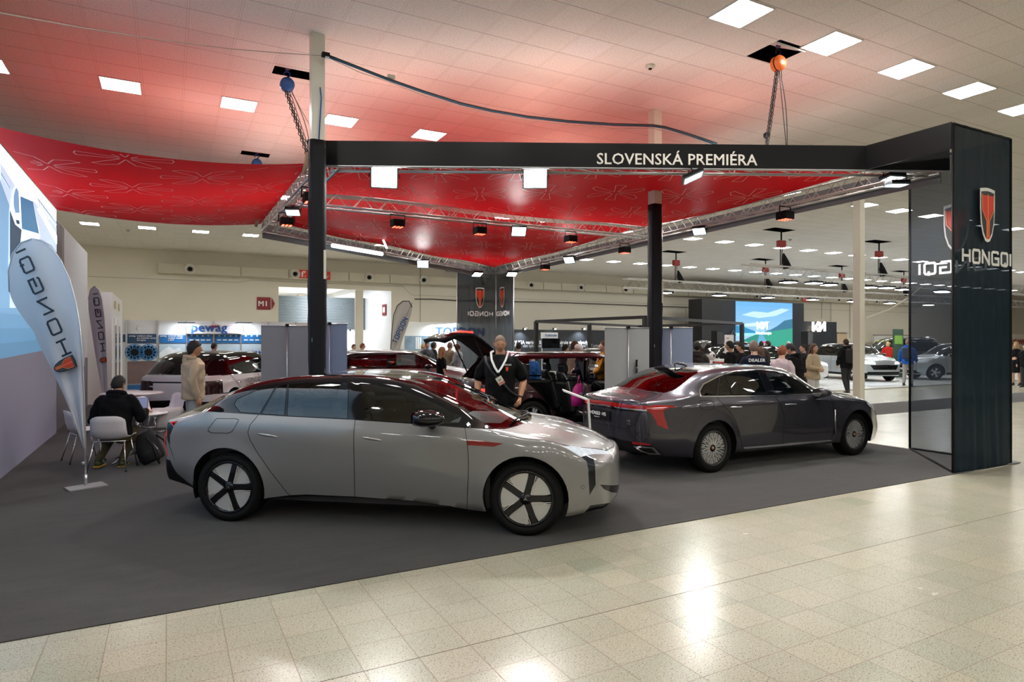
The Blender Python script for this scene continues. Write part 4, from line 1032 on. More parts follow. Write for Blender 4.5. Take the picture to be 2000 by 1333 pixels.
def mirror_part(root,p,m_,glassm,sc=1.,mats=None):
    """door mirror housings both sides, p=(x,y,z) of housing centre (y<0)"""
    for s in (-1,1):
        y=s*abs(p[1]); e=bpy.data.objects.new('door_mirror',None); COL.objects.link(e); e.parent=root; e.location=(p[0],y,p[2])
        vs=[];fs=[];prof=[(-.11,.045,.05),(-.10,.075,.068),(-.04,.10,.075),(.03,.095,.070),(.09,.07,.055),(.125,.035,.03),(.135,.004,.004)]
        n=14
        for (dx,ry,rz_) in prof:
            for k in range(n): a=2*PI*k/n; vs.append((dx*sc,ry*1.15*cos(a)*sc,rz_*sin(a)*sc*(1 if sin(a)>0 else .8)))
        for i in range(len(prof)-1):
            for k in range(n): fs.append((i*n+k,i*n+(k+1)%n,(i+1)*n+(k+1)%n,(i+1)*n+k))
        fs.append(tuple(range(n-1,-1,-1)))
        mesh('housing',vs,fs,m_,e,True)
        MB().lathe([(.001,0),(.055*sc,0)],14,0,Matrix.Translation((-.112*sc,0,.01))@Matrix.Rotation(-PI/2,4,'Y')@Matrix.Diagonal((1,1.4,1,1))).build('mirror_glass',CHROME,e)
        MB().tube([(0,-s*.03,-.03),(-.0,-s*.13*sc,-.07*sc),(.0,-s*.2*sc,-.085*sc)],[.035*sc,.028*sc,.03*sc],8).build('mirror_arm',BLACKG,e,True)
def handle(parent,x,y,z,L,m_,tilt=0,h=.022,style=0):
    n=10;vs=[];fs=[]
    for i in range(n+1):
        t=i/n; wv=sin(PI*min(1,max(0,t*.96+.02)))**.4; hh=h*wv*(1-.35*t if style==0 else 1)
        xx=x+L*(t-.5); zz=z+tilt*(t-.5)
        for a in range(8):
            q=2*PI*a/8; vs.append((xx,y+.016*wv*cos(q),zz+hh*sin(q)*.8))
    for i in range(n):
        for a in range(8): fs.append((i*8+a,i*8+(a+1)%8,(i+1)*8+(a+1)%8,(i+1)*8+a))
    fs.append(tuple(range(7,-1,-1))); fs.append(tuple(n*8+a for a in range(8)))
    return mesh('door_handle',vs,fs,m_,parent,True)
def sil(bmm,x,z,side_y=-.5):
    """outermost |y| of car surface near x,z"""
    best=None
    for v in bmm.verts:
        if v.co.y<side_y:
            d=(v.co.x-x)**2+(v.co.z-z)**2
            if best is None or d<best[0]: best=(d,v.co.y)
    return -best[1]
def paint(name,col,metal=.35,rough=.32,coat=1.,fl=.0):
    return mat(name,col,rough,metal,coat=coat,crough=.02)
# ---------------- light grey electric sedan (front) ----------------
def T_(ox,oy,sc): return lambda *pts:[(ox+a/sc,oy+b/sc) for a,b in pts]
cA=T_(320,720,8);cB=T_(310,860,8);cC=T_(550,720,8);cD=T_(780,720,7.143);cE=T_(940,860,6.667);cF=T_(1020,780,8.696);c1=T_(300,700,3.702);c2=T_(780,700,3.702)
GLS=glass('car_glass',(.30,.34,.36),.05); GLW=glass('windscreen_glass',(.55,.62,.62),.07); GLD=glass('privacy_glass',(.05,.05,.06),.06)
def eh7():
    P=Vector((.508,6.735,0)); u=Vector((.7951,-.6065,0)); 
    W=.922
    o=P+Vector((.6065,.7951,0))*(W-.03)
    M=Matrix.Translation(o)@Matrix.Rotation(math.atan2(u.y,u.x),4,'Z')
    X=[-.9,-.6,-.36,.0,.4,.8,1.28,1.75,2.1,2.4,2.6,2.85,3.06,3.26,3.5,3.64]
    cant=([-.9,-.62,-.38,-.17,.09,.43,.84,1.17,1.49,1.75,1.93,2.25,2.57,2.75,3.0,3.3,3.5,3.64],
          [.60,.62,.64,.655,.665,.68,.69,.70,.70,.70,.70,.70,.69,.66,.64,.62,.58,.52],
          [.955,1.03,1.11,1.205,1.30,1.36,1.39,1.395,1.375,1.325,1.255,1.115,.965,.92,.89,.83,.755,.68])
    belt=(X,[.68,.77,.815,.84,.86,.87,.875,.87,.865,.855,.84,.80,.78,.75,.69,.60],[.95,1.005,1.055,1.05,1.04,1.03,1.01,.99,.97,.955,.94,.905,.88,.838,.745,.665])
    sh=(X,[.78,.865,.895,.91,.918,.922,.922,.918,.912,.905,.90,.895,.885,.865,.81,.72],[.90,.95,.955,.95,.94,.93,.91,.90,.895,.89,.885,.868,.85,.81,.715,.64])
    mid=(X,[.82,.89,.912,.922,.925,.925,.922,.92,.92,.92,.92,.922,.92,.905,.85,.76],[.70,.72,.72,.72,.70,.68,.66,.66,.66,.66,.67,.68,.67,.63,.56,.50])
    low=(X,[.80,.86,.885,.90,.90,.895,.892,.892,.895,.90,.90,.90,.90,.89,.84,.75],[.46,.46,.44,.42,.42,.42,.42,.42,.42,.42,.42,.42,.42,.40,.36,.34])
    sil_=(X,[.66,.78,.85,.87,.87,.865,.865,.865,.865,.865,.865,.865,.865,.865,.80,.70],[.34,.30,.25,.24,.245,.28,.285,.28,.25,.215,.205,.20,.20,.19,.20,.23])
    cant_f=lambda f:True
    up=lambda f:f.calc_center_median().z>.6
    green=cA((500,668),(1000,692),(1480,724),(2000,757))+cC((1150,803),(2000,862))+cD((900,828),(1250,842),(1480,838),(1640,795),(1790,735),(1915,660),(1900,560))+[(1010,690),(700,680),(400,700),(375,800)]
    fdw=cC((1245,235),(1500,258),(1750,310))+cD((145,335),(350,410),(560,510),(870,675),(830,778))+cC((1800,835),(1290,798))
    rdw=cC((110,245),(400,220),(1045,222),(1030,785),(85,740)); rdq=cA((1780,262),(1928,247),(1885,733),(1525,704)); qw=cA((1752,272),(1420,350),(1140,480),(1100,560),(1195,682),(1500,702))
    wind=cD((200,216),(500,378),(850,562),(1240,785),(1330,832),(1440,830),(1620,788),(1770,735),(1880,662),(1760,560),(1010,235),(640,118))
    rear_door=c1((985,990),(1100,984),(1455,1000))+cC((1125,1100),(1133,950),(1150,803))+cC((0,745),)+cA((1480,724),(1345,880),(1312,1000),(1350,1120),(1440,1280))+cB((1545,200),(1750,495),(2000,815))
    front_door=cC((1150,803),(1133,950),(1125,1100))+c1((1455,1000),(1851,1028))+c2((0,1026),(370,1068),(488,1101),(500,800))+cD((965,1286),(958,1150),(940,1000),(915,829),(900,828))+cC((2000,862))
    sill=c1((820,1010),(985,990),(1100,984),(1455,1000),(1851,1028))+c2((0,1026),(370,1068),(488,1101),(560,1150))+[(930,1050),(500,1040)]
    hl=cE((1075,80),(1160,72),(1600,130),(1690,180),(1470,180),(1385,192),(1300,218))
    strip=cE((1300,218),(1385,192),(1460,238),(1480,320),(1490,580),(1410,718),(1398,400),(1370,275))
    strip2=cE((1392,400),(1484,380),(1490,580),(1410,718))
    intake=cE((1545,578),(1700,588),(1850,575),(1925,535),(2000,560),(1960,640),(1860,688),(1700,680),(1600,640))
    lip=cE((1310,982),(1420,850),(1700,812),(1835,700),(1900,640),(1960,560),(2080,560),(2080,1100),(1300,1100))
    grille=cE((1880,340),(1960,330),(1960,495),(1885,505))
    badge=cD((940,1000),(1100,1005),(1450,1045),(1320,1090),(950,1070))
    hood=cD((1250,846),(1330,908))+cF((0,665),(400,702),(780,790),(1200,835),(1430,866),(1540,806),(1598,700),(1560,560),(1000,300),(400,200),(150,225))+cD((1905,668),(1790,745),(1640,800),(1480,842))
    clad=[(-1.3,.60),(-.70,.575),(-.66,.57),(-.60,.43),(-.51,.35),(-.38,.31),(-.30,.2),(-.30,.0),(-1.3,.0)]
    tail=cA((200,822),(160,818),(60,835),(40,1040),(60,1130),(110,1290))+cB((150,10),(262,360),(150,60))+cA((96,1240),(95,1050),(150,905))
    fuel=cA((820,782),(1120,782),(1172,800),(1100,930),(1060,985),(1000,1010),(740,1003),(695,975),(700,930))
    near=lambda f:f.calc_center_median().y<-.35
    roofg=[(1.60,0),(1.60,.52),(.35,.55),(.15,.50),(.15,0)]
    S=dict(name='electric_sedan',label='light grey fastback electric sedan with black roof, nearest the camera, five-blade wheels',W=W,x0=-.9,x1=3.64,
      top=([-.9,-.62,-.33,-.06,.17,.5,.8,1.1,1.4,1.75,2.10,2.42,2.66,2.80,3.0,3.3,3.5,3.60,3.64],[.975,1.10,1.225,1.305,1.35,1.392,1.412,1.418,1.405,1.348,1.232,1.098,.995,.945,.925,.862,.79,.735,.705]),
      curves=[cant,belt,sh,mid,low,sil_],arches=[(0,.345,.385),(2.891,.345,.385)],fb=.09,fz=.47,rb=.05,rz=.62,fw=.26,fws=2.95,rw=.30,rws=.05,fp=3.2,rp=3,fpw=3.0,rpw=3.0,
      regions=[('greenhouse','px',green,up),('windshield','px',wind,up),('fdw','px',fdw,near),('rdw','px',rdw,near),('rdq','px',rdq,near),('qw','px',qw,near),
        ('rear_door','px',rear_door,near),('front_door','px',front_door,near),('clad','xz',clad),('sill','px',sill,near),('fuel','px',fuel,near),
        ('hood','px',hood,up),('hl','px',hl),('strip','px',strip),('strip2','px',strip2),('intake','px',intake),('lip','px',lip),('badge','px',badge,near),('tail','px',tail,near),
        ('rlens','yz-',[(0,.80),(.80,.80),(.80,.845),(0,.845)]),('grille','yz+',[(0,.42),(.16,.42),(.16,.56),(0,.56)])],
      two={},gaps=[(('rear_door',),('body','front_door','fuel'),'rear_door'),(('front_door',),('body',),'front_door'),(('fuel',),('body',),'fuel'),(('hood',),('body',),'hood'),(('rdw','rdq'),('greenhouse','rdq'),'rear_door'),(('qw',),('greenhouse',),'body'),(('fdw',),('greenhouse',),'front_door')])
    PT=paint('paint_light_grey',(.215,.212,.216),.15,.36)
    RL=mat('red_lens',(.5,.01,.01),.15,coat=1,emit=.10,ecol=(1,.04,.02)); HLM=mat('headlamp_lens',(.28,.32,.36),.08,emit=.42,ecol=(.85,.93,1),noise=.7,nscale=22)
    S['two']={'body':('body',PT,None,False),'greenhouse':('roof',BLACKG,None,False),'windshield':('windshield',GLW,None,False),'hood':('hood',PT,None,False),
      'front_door':('front_door',PT,None,True),'rear_door':('rear_door',PT,None,True),'fdw':('door_window',GLS,'front_door',True),'rdw':('door_window',GLS,'rear_door',True),'rdq':('quarter_glass',GLS,'rear_door',True),'qw':('quarter_window',GLD,None,True),
      'clad':('rear_diffuser',BLACKM,None,False),'sill':('sill_trim',BLACKG,None,True),'fuel':('charge_flap',PT,None,True),'hl':('headlight',HLM,None,True),'strip':('lamp_strip',mat('chrome_dark',(.05,.06,.08),.08,metal=.6),None,True),'strip2':('air_curtain',BLACKG,None,True),
      'intake':('fog_intake',BLACKG,None,True),'lip':('front_lip',BLACKG,None,True),'badge':('fender_badge',mat('badge_redblack',(.20,.008,.008),.12,coat=1),None,True),'tail':('tail_lamp',BLACKG,None,True),'rlens':('rear_light_bar',RL,None,False),'grille':('grille_badge',BLACKG,None,False)}
    root,out,bm,lab=make_car(S,M)
    mats=dict(rim=BLACKG,blade=mat('blade_silver',(.62,.62,.60),.35,metal=.4,bump=.25,bscale=120))
    R=.338
    for x in (0,2.891):
        for s in (-1,1):
            wheel(root,x,R,R,W-.03,s,.252,wheel_swirl,mats,.225)
    cp=MB().prism([(.13,.18),(.17,.24),(.05,.245),(.03,.18)],.05); 
    for s in (-1,1):
        o=MB().box((-.13,0,-.0),(.07,.15,.06)).build('brake_caliper',mat('caliper_red',(.55,.02,.01),.35),root,bev=.01); o.location=(2.891-.0,s*(W-.13),R); o.rotation_euler=(PI/2,0,0)
    cabin(root,-.25,2.55,.95,.80,[(1.35,-.37),(1.35,.37),(.35,-.37),(.35,.37)],LEA2,(1.95,.37,.86))
    MB().prism([(.6,-.5),(1.1,-.5),(1.1,.5),(.6,.5)],.003,0,Matrix.Translation((1.5,0,.96))).build('paper_on_dash',WPL,root)
    for (L,mir) in (('front_door',False),('front_door',True)):
        s=1 if mir else -1; p=out[(L,mir)]; handle(p,1.475,s*(.922),.845,.25,mat('handle_bronze',(.35,.33,.31),.25,metal=.7),-.03)
        p=out[('rear_door',mir)]; handle(p,.445,s*(.925),.855,.25,mat('handle_bronze',(.35,.33,.31),.25,metal=.7),-.03)
    mirror_part(root,(2.03,-1.02,1.05),BLACKG,None,1.15)
    # red reflector tip of tail lamp, wipers, antenna trim
    for s in (-1,1):
        MB().tube([(-.60,s*.80,.955),(-.70,s*.77,.93),(-.62,s*.84,.91)],[.003,.018,.003],8).build('lamp_tip',RL,root,True)
        m=MB().tube([(-.665,s*.878,.86),(-.70,s*.86,.80),(-.69,s*.87,.72),(-.64,s*.885,.62)],.004,6); m.build('lamp_line',RL,root,True)
    MB().tube([(2.70,-.5,.972),(2.74,-.2,.985),(2.78,.2,.985)],.010,6).tube([(2.72,.05,.985),(2.74,.35,.985),(2.66,.55,.97)],.010,6).build('wipers',BLACKM,root,True)
    m=MB().tube([(2.98,0,.945),(3.2,0,.905),(3.45,0,.83),(3.62,0,.735)],.007,6); m.build('hood_spine',CHROME,root,True)
    e=out[('badge',False)]
    for s in (-1,1): MB().lathe([(.0145,0),(.017,.002),(.0145,.003)],16,0,Matrix.Translation((3.40,s*.905,.47))@Matrix.Rotation(PI/2*(1 if s<0 else -1),4,'X')).build('parking_sensor',BLACKM,root)
    bm.free(); return root
EH7=eh7()
# ---------------- purple grey sedan (right) ----------------
def h5():
    P=Vector((6.364,6.209,0)); u=Vector((2.857,-.083,0)).normalized(); W=.915
    o=P+Vector((-u.y,u.x,0))*(W-.03); M=Matrix.Translation(o)@Matrix.Rotation(math.atan2(u.y,u.x),4,'Z')
    A=T_(1340,700,5.795);B=T_(1530,700,6.665);D=T_(1150,710,7.016)
    X=[-1.10,-.9,-.6,-.3,.0,.4,.8,1.3,1.8,2.1,2.4,2.7,3.14,3.43,3.62]
    cant=([-1.10,-.9,-.6,-.3,0,.3,.6,1.,1.3,1.6,1.81,2.15,2.4,2.7,3.14,3.43,3.62],[.58,.60,.62,.64,.65,.66,.665,.67,.67,.67,.67,.675,.68,.66,.62,.58,.5],
      [.99,1.02,1.075,1.185,1.285,1.345,1.372,1.378,1.362,1.308,1.235,1.07,.975,.935,.885,.81,.735])
    belt=(X,[.70,.76,.82,.845,.855,.86,.862,.862,.858,.855,.845,.825,.78,.72,.62],[.965,.98,1.005,1.025,1.025,1.015,1.005,.99,.975,.968,.955,.925,.868,.795,.715])
    sh=(X,[.78,.85,.895,.91,.912,.912,.912,.912,.91,.908,.905,.895,.875,.83,.73],[.90,.905,.905,.905,.902,.90,.90,.90,.895,.89,.885,.875,.825,.75,.67])
    mid=(X,[.80,.87,.905,.915,.915,.905,.90,.90,.905,.91,.915,.915,.90,.86,.77],[.70]*5+[.66]*6+[.66,.62,.56,.52])
    low=(X,[.80,.87,.90,.905,.905,.90,.89,.885,.89,.90,.905,.905,.90,.87,.79],[.44]*12+[.42,.40,.38])
    si=(X,[.66,.78,.85,.87,.87,.875,.875,.875,.875,.875,.87,.87,.87,.82,.72],[.30,.27,.24,.235,.235,.25,.25,.25,.25,.24,.23,.21,.20,.20,.20])
    up=lambda f:f.calc_center_median().z>.6; near=lambda f:f.calc_center_median().y<-.35
    S=dict(name='sedan_car',label='purple grey sedan with chrome window trim and red light bar, seen from its rear right',W=W,x0=-1.10,x1=3.62,
      top=([-1.10,-.95,-.80,-.62,-.39,-.13,.10,.35,.66,1.0,1.3,1.6,1.9,2.2,2.45,2.62,3.0,3.3,3.5,3.62],[1.005,1.03,1.085,1.15,1.24,1.315,1.36,1.388,1.402,1.405,1.400,1.378,1.305,1.17,1.045,.975,.945,.885,.825,.77]),
      curves=[cant,belt,sh,mid,low,si],crease={3,4,7},arches=[(0,.335,.375),(2.857,.335,.375)],fb=.08,fz=.46,rb=.08,rz=.62,fw=.20,fws=2.9,rw=.28,rws=.2,fp=3.2,rp=3.4,fpw=3.2,rpw=3.0,
      regions=[('chromeline','px',A((160,434),(146,360),(190,285),(370,194),(560,134),(820,118),(1000,133),(1159,168))+B((250,285),(440,398),(475,468),(0,478))+A((1159,424),(350,436)),near),
        ('dlo','px',A((172,424),(160,370),(200,298),(375,205),(560,146),(820,129),(1000,144),(1159,180))+B((245,298),(425,402),(450,458),(0,466))+A((1159,413),(350,424)),near),
        ('qw','px',A((182,412),(180,380),(215,318),(290,255),(352,224),(336,418)),near),('rdq','px',A((378,216),(432,194),(508,408),(352,416)),near),
        ('rdw','px',A((442,191),(560,158),(812,140),(920,403),(522,408)),near),('fdw','px',A((898,160),(1000,160),(1159,200))+B((200,295),(330,395),(372,455))+A((1159,406),(1022,409)),near),
        ('rear_door','px',A((350,436),(370,470),(440,545),(500,610),(560,710),(600,820),(640,1003),(1090,972),(1105,800),(1108,650),(1070,520),(1005,430)),near),
        ('front_door','px',A((1005,430),(1070,520),(1108,650),(1105,800),(1090,972))+B((625,1062),(650,980),(662,700),(640,560),(600,470),(0,478)),near),
        ('sillchrome','px',A((645,1004),(1159,966))+B((0,1108),(625,1062),(628,1076))+A((1159,985),(665,1024)),near),
        ('rwin','xy',[(.10,0),(.09,.48),(.0,.57),(-.42,.635),(-.60,.60),(-.72,.42),(-.76,0)]),('wind','xy',[(1.62,0),(1.60,.56),(1.9,.63),(2.28,.66),(2.45,.62),(2.58,.35),(2.62,0)]),
        ('hood','xy',[(2.66,0),(2.62,.35),(2.52,.64),(2.6,.72),(3.2,.68),(3.50,.55),(3.60,0)]),('boot','xy',[(-.80,0),(-.76,.44),(-.66,.62),(-.8,.66),(-1.0,.66),(-1.3,.66),(-1.3,0)],lambda f:f.calc_center_median().z>.935),('boot','yz-',[(0,.935),(.66,.925),(.665,.80),(.60,.67),(.50,.612),(0,.622)]),
        ('fuel','px',A((150,490),(180,472),(280,474),(318,520),(312,560),(296,577),(190,583),(160,556)),near),
        ('bar','yz-',[(0,.885),(.74,.875),(.74,.925),(0,.935)]),('barchrome','yz-',[(0,.868),(.74,.858),(.74,.875),(0,.885)]),('barblack','yz-',[(0,.845),(.72,.835),(.72,.858),(0,.868)]),
        ('tail','px',D((860,575),(960,570),(1100,575),(1225,598),(1130,606),(1060,625),(1022,660),(1040,740),(1092,902),(1030,885),(940,845),(905,760),(860,690),(800,655),(800,600))),
        ('lower','px',D((300,1000),(430,1042),(850,1122),(960,1185),(1070,1295),(900,1500),(100,1500),(100,1000))),
        ('refl','px',D((590,1072),(840,1104),(850,1124),(600,1106))),('exh','px',D((610,1135),(890,1148),(990,1252),(830,1245),(700,1205))),('exhi','px',D((660,1150),(860,1165),(930,1235),(830,1228),(730,1198))),
        ('hl','px',B((1080,575),(1165,585),(1200,640),(1185,668),(1120,625)))],
      gaps=[(('rear_door',),('body','front_door','fuel'),'rear_door'),(('front_door',),('body',),'front_door'),(('fuel',),('body',),'fuel'),(('hood',),('body',),'hood'),(('boot',),('body',),'boot'),(('rdw','rdq'),('dlo','rdq'),'rear_door'),(('fdw',),('dlo',),'front_door')])
    PT=paint('paint_purple_grey',(.055,.053,.068),.55,.26); RL=mat('red_lens_dark',(.28,.004,.004),.10,coat=1,emit=.03,ecol=(1,.03,.02))
    S['two']={'body':('body',PT,None,False),'hood':('hood',PT,None,False),'boot':('boot_lid',PT,None,False),'chromeline':('window_trim',CHROME,None,True),'dlo':('window_frame',BLACKG,None,True),
      'front_door':('front_door',PT,None,True),'rear_door':('rear_door',PT,None,True),'fdw':('door_window',GLS,'front_door',True),'rdw':('door_window',GLD,'rear_door',True),'rdq':('quarter_glass',GLD,'rear_door',True),'qw':('quarter_window',GLD,None,True),
      'sillchrome':('sill_trim',CHROME,None,True),'rwin':('rear_window',glass('rear_glass',(.04,.04,.045),.16),None,False),'wind':('windshield',GLW,None,False),'fuel':('fuel_flap',PT,None,True),
      'bar':('light_bar',RL,None,False),'barchrome':('boot_chrome_strip',CHROME,None,False),'barblack':('boot_black_strip',BLACKG,None,False),'tail':('tail_lamp',RL,None,True),'lower':('rear_diffuser',BLACKG,None,False),'refl':('reflector',RL,None,True),
      'exh':('exhaust_trim',CHROME,None,True),'exhi':('exhaust_opening',BLACKM,None,True),'hl':('headlight',mat('lamp_clear',(.6,.65,.7),.08,coat=1),None,True)}
    root,out,bm,lab=make_car(S,M)
    mats=dict(rim=mat('rim_dark',(.08,.08,.08),.4,metal=.6),blade=mat('spoke_silver',(.66,.66,.66),.3,metal=.45)); R=.329
    for x in (0,2.857):
        for s in (-1,1): wheel(root,x,R,R,W-.03,s,.236,wheel_multi,mats,.215)
    cabin(root,-.2,2.45,.95,.79,[(1.25,-.36),(1.25,.36),(.25,-.36),(.25,.36)],LEA,(1.85,.36,.86))
    for mir in (False,True):
        s=1 if mir else -1
        for L,x,z in (('front_door',1.42,.85),('rear_door',.37,.86)):
            p=out[(L,mir)]; handle(p,x,s*.905,z,.25,CHROME,-.01,.016,1)
            MB().lathe([(.001,0),(.035,0),(.045,.004)],14,0,Matrix.Translation((x,s*.898,z-.03))@Matrix.Rotation(PI/2*(1 if s<0 else -1),4,'X')@Matrix.Diagonal((1.6,.9,1,1))).build('handle_recess',mat('recess_dark',(.06,.06,.07),.4),p)
        MB().tube([(2.352,s*.912,.73),(2.345,s*.915,.6),(2.352,s*.912,.36)],.011,6).build('fender_vent_bar',CHROME,root,True)
    mirror_part(root,(1.97,-.99,1.0),PT,None,1.05)
    # plate, badges, antenna
    def onrear(y,z):
        b=min((v.co for v in bm.verts if abs(abs(v.co.y)-abs(y))<.08 and abs(v.co.z-z)<.06),key=lambda c:c.x); return b.x
    x=onrear(0,.74)-.012; Mp=frame3((x,.0,.69),(0,-1,0))
    pl=bx('number_plate',(x,.05,.745),(.012,.50,.135),BLACKM,root)
    m=MB(); stroke(m,'HONGQI',frame3((x-.008,.24,.745),(0,-1,0)),.038,.034,.011,.008,.003); stroke(m,'H5',frame3((x-.008,-.04,.745),(0,-1,0)),.038,.034,.011,.008,.003); m.build('plate_lettering',WHITE,pl)
    text('plate_small_text','hongqi-auto.sk',.022,WHITE,frame3((x-.008,.16,.708),(0,-1,0)),pl,ext=.001)
    xb=onrear(-.55,.72)-.006; text('badge_text','H5',.05,CHROME,frame3((xb,-.50,.70),(.25,-1,0)),root,ext=.004,bold=.02); text('badge_text','AWD',.026,CHROME,frame3((xb,-.50,.665),(.25,-1,0)),root,ext=.004)
    text('badge_text','HONGQI',.04,CHROME,frame3((onrear(.6,.72)-.03,.66,.70),(-.25,-1,0)),root,ext=.004)
    m=MB();  m.tube([(.32,0,1.385),(.25,0,1.41),(.12,0,1.43),(.08,0,1.43),(.10,0,1.37)],[.012,.02,.018,.012,.012],8); m.build('antenna_fin',PT,root,True)
    bm.free(); return root
H5=h5()
# ---------------- generic SUV / crossover ----------------
def suv(name,label,M,L=4.5,wb=2.65,H=1.60,W=.90,paint_=None,roofm=None,rearlamp=None,group=None,R=.33,hood=True,opts=(),wheelf=wheel_five,detail=True,step=.09,belt_z=1.0,rake=0.,skipdoors=()):
    fo=.87; ro=L-wb-fo; hz=H; b=belt_z; up=lambda f:f.calc_center_median().z>.55; near=lambda f:f.calc_center_median().y<-.4
    x0=-ro+.05;x1=wb+fo-.07
    X=[x0,x0+.3,-.3,.3,1.0,1.8,wb-.45,wb-.1,wb+.35,x1]
    rr=x0+.12
    cant=([x0,rr+.15+rake,rr+.45+rake,.3,1.,wb*.55,wb*.55+.45,wb-.35,wb-.1,wb+.35,x1],[.60,.60,.63,.66,.68,.68,.68,.70,.68,.62,.5],
      [b+.02,b+.28*(H/1.6),H-.13,H-.07,H-.05,H-.07,H-.23,b+.06,b,b-.07,b-.17])
    belt=(X,[.74,.82,.85,.86,.865,.865,.86,.84,.78,.6],[b-.02,b,b+.01,b,b-.01,b-.02,b-.02,b-.03,b-.10,b-.2])
    sh=(X,[.78,.87,.89,.895,.895,.895,.895,.89,.86,.72],[b-.12,b-.12,b-.12,b-.12,b-.12,b-.12,b-.12,b-.12,b-.17,b-.26])
    mid=(X,[.80,.88,.90,.90,.895,.895,.90,.90,.88,.76],[.72]*9+[.6]); low=(X,[.80,.88,.90,.90,.89,.89,.90,.90,.88,.76],[.45]*10); si=(X,[.66,.8,.86,.87,.87,.87,.87,.86,.8,.68],[.34,.28,.25,.24,.24,.24,.24,.22,.22,.24])
    wr=rr+.08+rake
    S=dict(name=name,label=label,W=W,x0=x0,x1=x1,step=step,top=([x0,rr+.10+rake,rr+.35+rake,.3,1.,wb*.55,wb*.55+.5,wb-.12,wb+.1,wb+.4,x1],[b+.05,b+.36*(H/1.6),H-.05,H-.01,H,H-.02,H-.17,b+.07,b+.03,b-.02,b-.12]),
      curves=[cant,belt,sh,mid,low,si],crease={3,8} if False else {3,7},arches=[(0,R+.01,R+.055),(wb,R+.01,R+.055)],fb=.07,fz=.55,rb=.05,rz=.7,fw=.2,fws=wb+.1,rw=.16,rws=.1,flare=.015,sub=[3,3,5,3,3,3,2,2],
      gapr=.005,regions=[],gaps=[(('rear_door','rear_door_b'),('body','front_door','front_door_b'),'rear_door'),(('front_door',),('body',),'front_door'),(('hood',),('body',),'hood'),(('tg',),('body',),'tg')])
    zt=H-.10; xr=rr+.42+rake; md=1.05 # b-pillar x
    xf=wb*.55+.42
    R_=S['regions']
    R_.append(('roof','xzt',[(x0-.3,b+.0),(x0-.3,H+.2),(wb,H+.2),(wb-.05,b+.03),(wb-.2,b-.0)],up) if False else ('dlo','xz',[(x0+.45+rake,b+.03),(xr+.12,zt-.05),(xr+.4,zt+.01),(xf-.15,zt+.01),(xf+.15,zt-.07),(wb-.22,b+.03),(wb-.25,b+.0),(x0+.5+rake,b+.0)],near))
    R_+= [('qw','xz',[(x0+.60+rake,b+.05),(xr+.16,zt-.09),(-.05,zt-.03),(-.12,b+.05)],near),('rdw','xz',[(-.05,b+.04),(.0,zt-.03),(md-.08,zt-.02),(md-.06,b+.03)],near),('fdw','xz',[(md+.08,b+.03),(md+.06,zt-.02),(xf-.1,zt-.03),(xf+.1,zt-.10),(wb-.42,b+.05),(wb-.45,b+.02)],near)]
    R_+= [('rear_door','xz',[(-.10,b),(.12,.80),(.42,.45),(.5,.30),(md,.30),(md,b)],near),('front_door','xz',[(md,b),(md,.30),(wb-.52,.30),(wb-.45,.6),(wb-.42,b)],near)]
    R_+= [('sill','xz',[(.3,.1),(.42,.33),(wb-.45,.33),(wb-.4,.1)],near)]
    R_+= [('wind','xy',[(xf-.25,0),(xf-.25,.58),(wb-.42,.69),(wb-.2,.55),(wb-.12,0)])]
    R_+= [('hood','xy',[(wb-.06,0),(wb-.14,.6),(wb-.05,.72),(wb+.4,.66),(x1-.05,.5),(x1,0)])]
    R_+= [('rwin','yz-',[(0,b+.06),(.66,b+.06),(.56,zt-.02),(0,zt+.02)])]
    R_+= [('hl','yz+',[(.42,b-.32),(.86,b-.30),(.88,b-.18),(.45,b-.22)]),('gril','yz+',[(0,.50),(.50,.50),(.62,b-.36),(0,b-.34)]),('lowgr','yz+',[(0,.28),(.75,.28),(.7,.42),(0,.42)])]
    R_+= [('tl','yz-',[(.40,b-.20),(.95,b-.22),(.95,b-.10),(.40,b-.12)]),('tl','xz',[(x0-.1,b-.22),(x0+.28,b-.14),(x0+.30,b-.10),(x0-.1,b-.10)],near),('dif','yz-',[(0,.2),(.95,.2),(.9,.46),(0,.50)])]
    PT=paint_
    S['two']={'body':('body',PT,None,False),'hood':('hood',PT,None,False),'dlo':('window_frame',BLACKG,None,True),'front_door':('front_door',PT,None,True),'rear_door':('rear_door',PT,None,True),
      'fdw':('door_window',GLS,'front_door',True),'rdw':('door_window',GLD,'rear_door',True),'qw':('quarter_window',GLD,None,True),'sill':('sill_trim',BLACKM,None,True),'wind':('windshield',GLW,None,False),'rwin':('rear_window',GLD,None,False),
      'hl':('headlight',opts['hl'] if 'hl' in opts else mat('lamp_clear',(.6,.65,.7),.08,coat=1),None,True),'gril':('grille',BLACKG,None,False),'lowgr':('air_intake',BLACKM,None,False),'tl':('tail_lamp',rearlamp or mat('red_lens_dark'),None,True),'dif':('rear_bumper_trim',BLACKM,None,False)}
    if roofm:
        R_.insert(0,('roofp','xzt',[(x0-.3,b+.06),(x0-.3,H+.2),(xf+.2,H+.2),(wb-.1,b+.03),(wb-.3,b+.01),(x0+.2,b+.01)],up)); S['two']['roofp']=('roof',roofm,None,False)
    for r in opts.get('extra',[]) : R_.append(r)
    for k,v in opts.get('two',{}).items(): S['two'][k]=v
    for k in opts.get('drop',()):
        S['two'].pop(k,None)
    S['nomirror']=opts.get('nomirror')
    root,out,bm,lab=make_car(S,M)
    if group: root['group']=group
    mats=dict(rim=mat('rim_dark',(.08,.08,.08),.4,metal=.6),blade=mat('spoke_silver',(.66,.66,.66),.3,metal=.45))
    for x in (0,wb):
        for s in (-1,1): wheel(root,x,R,R,W-.03,s,R-.10,wheelf,mats,.21,far=True)
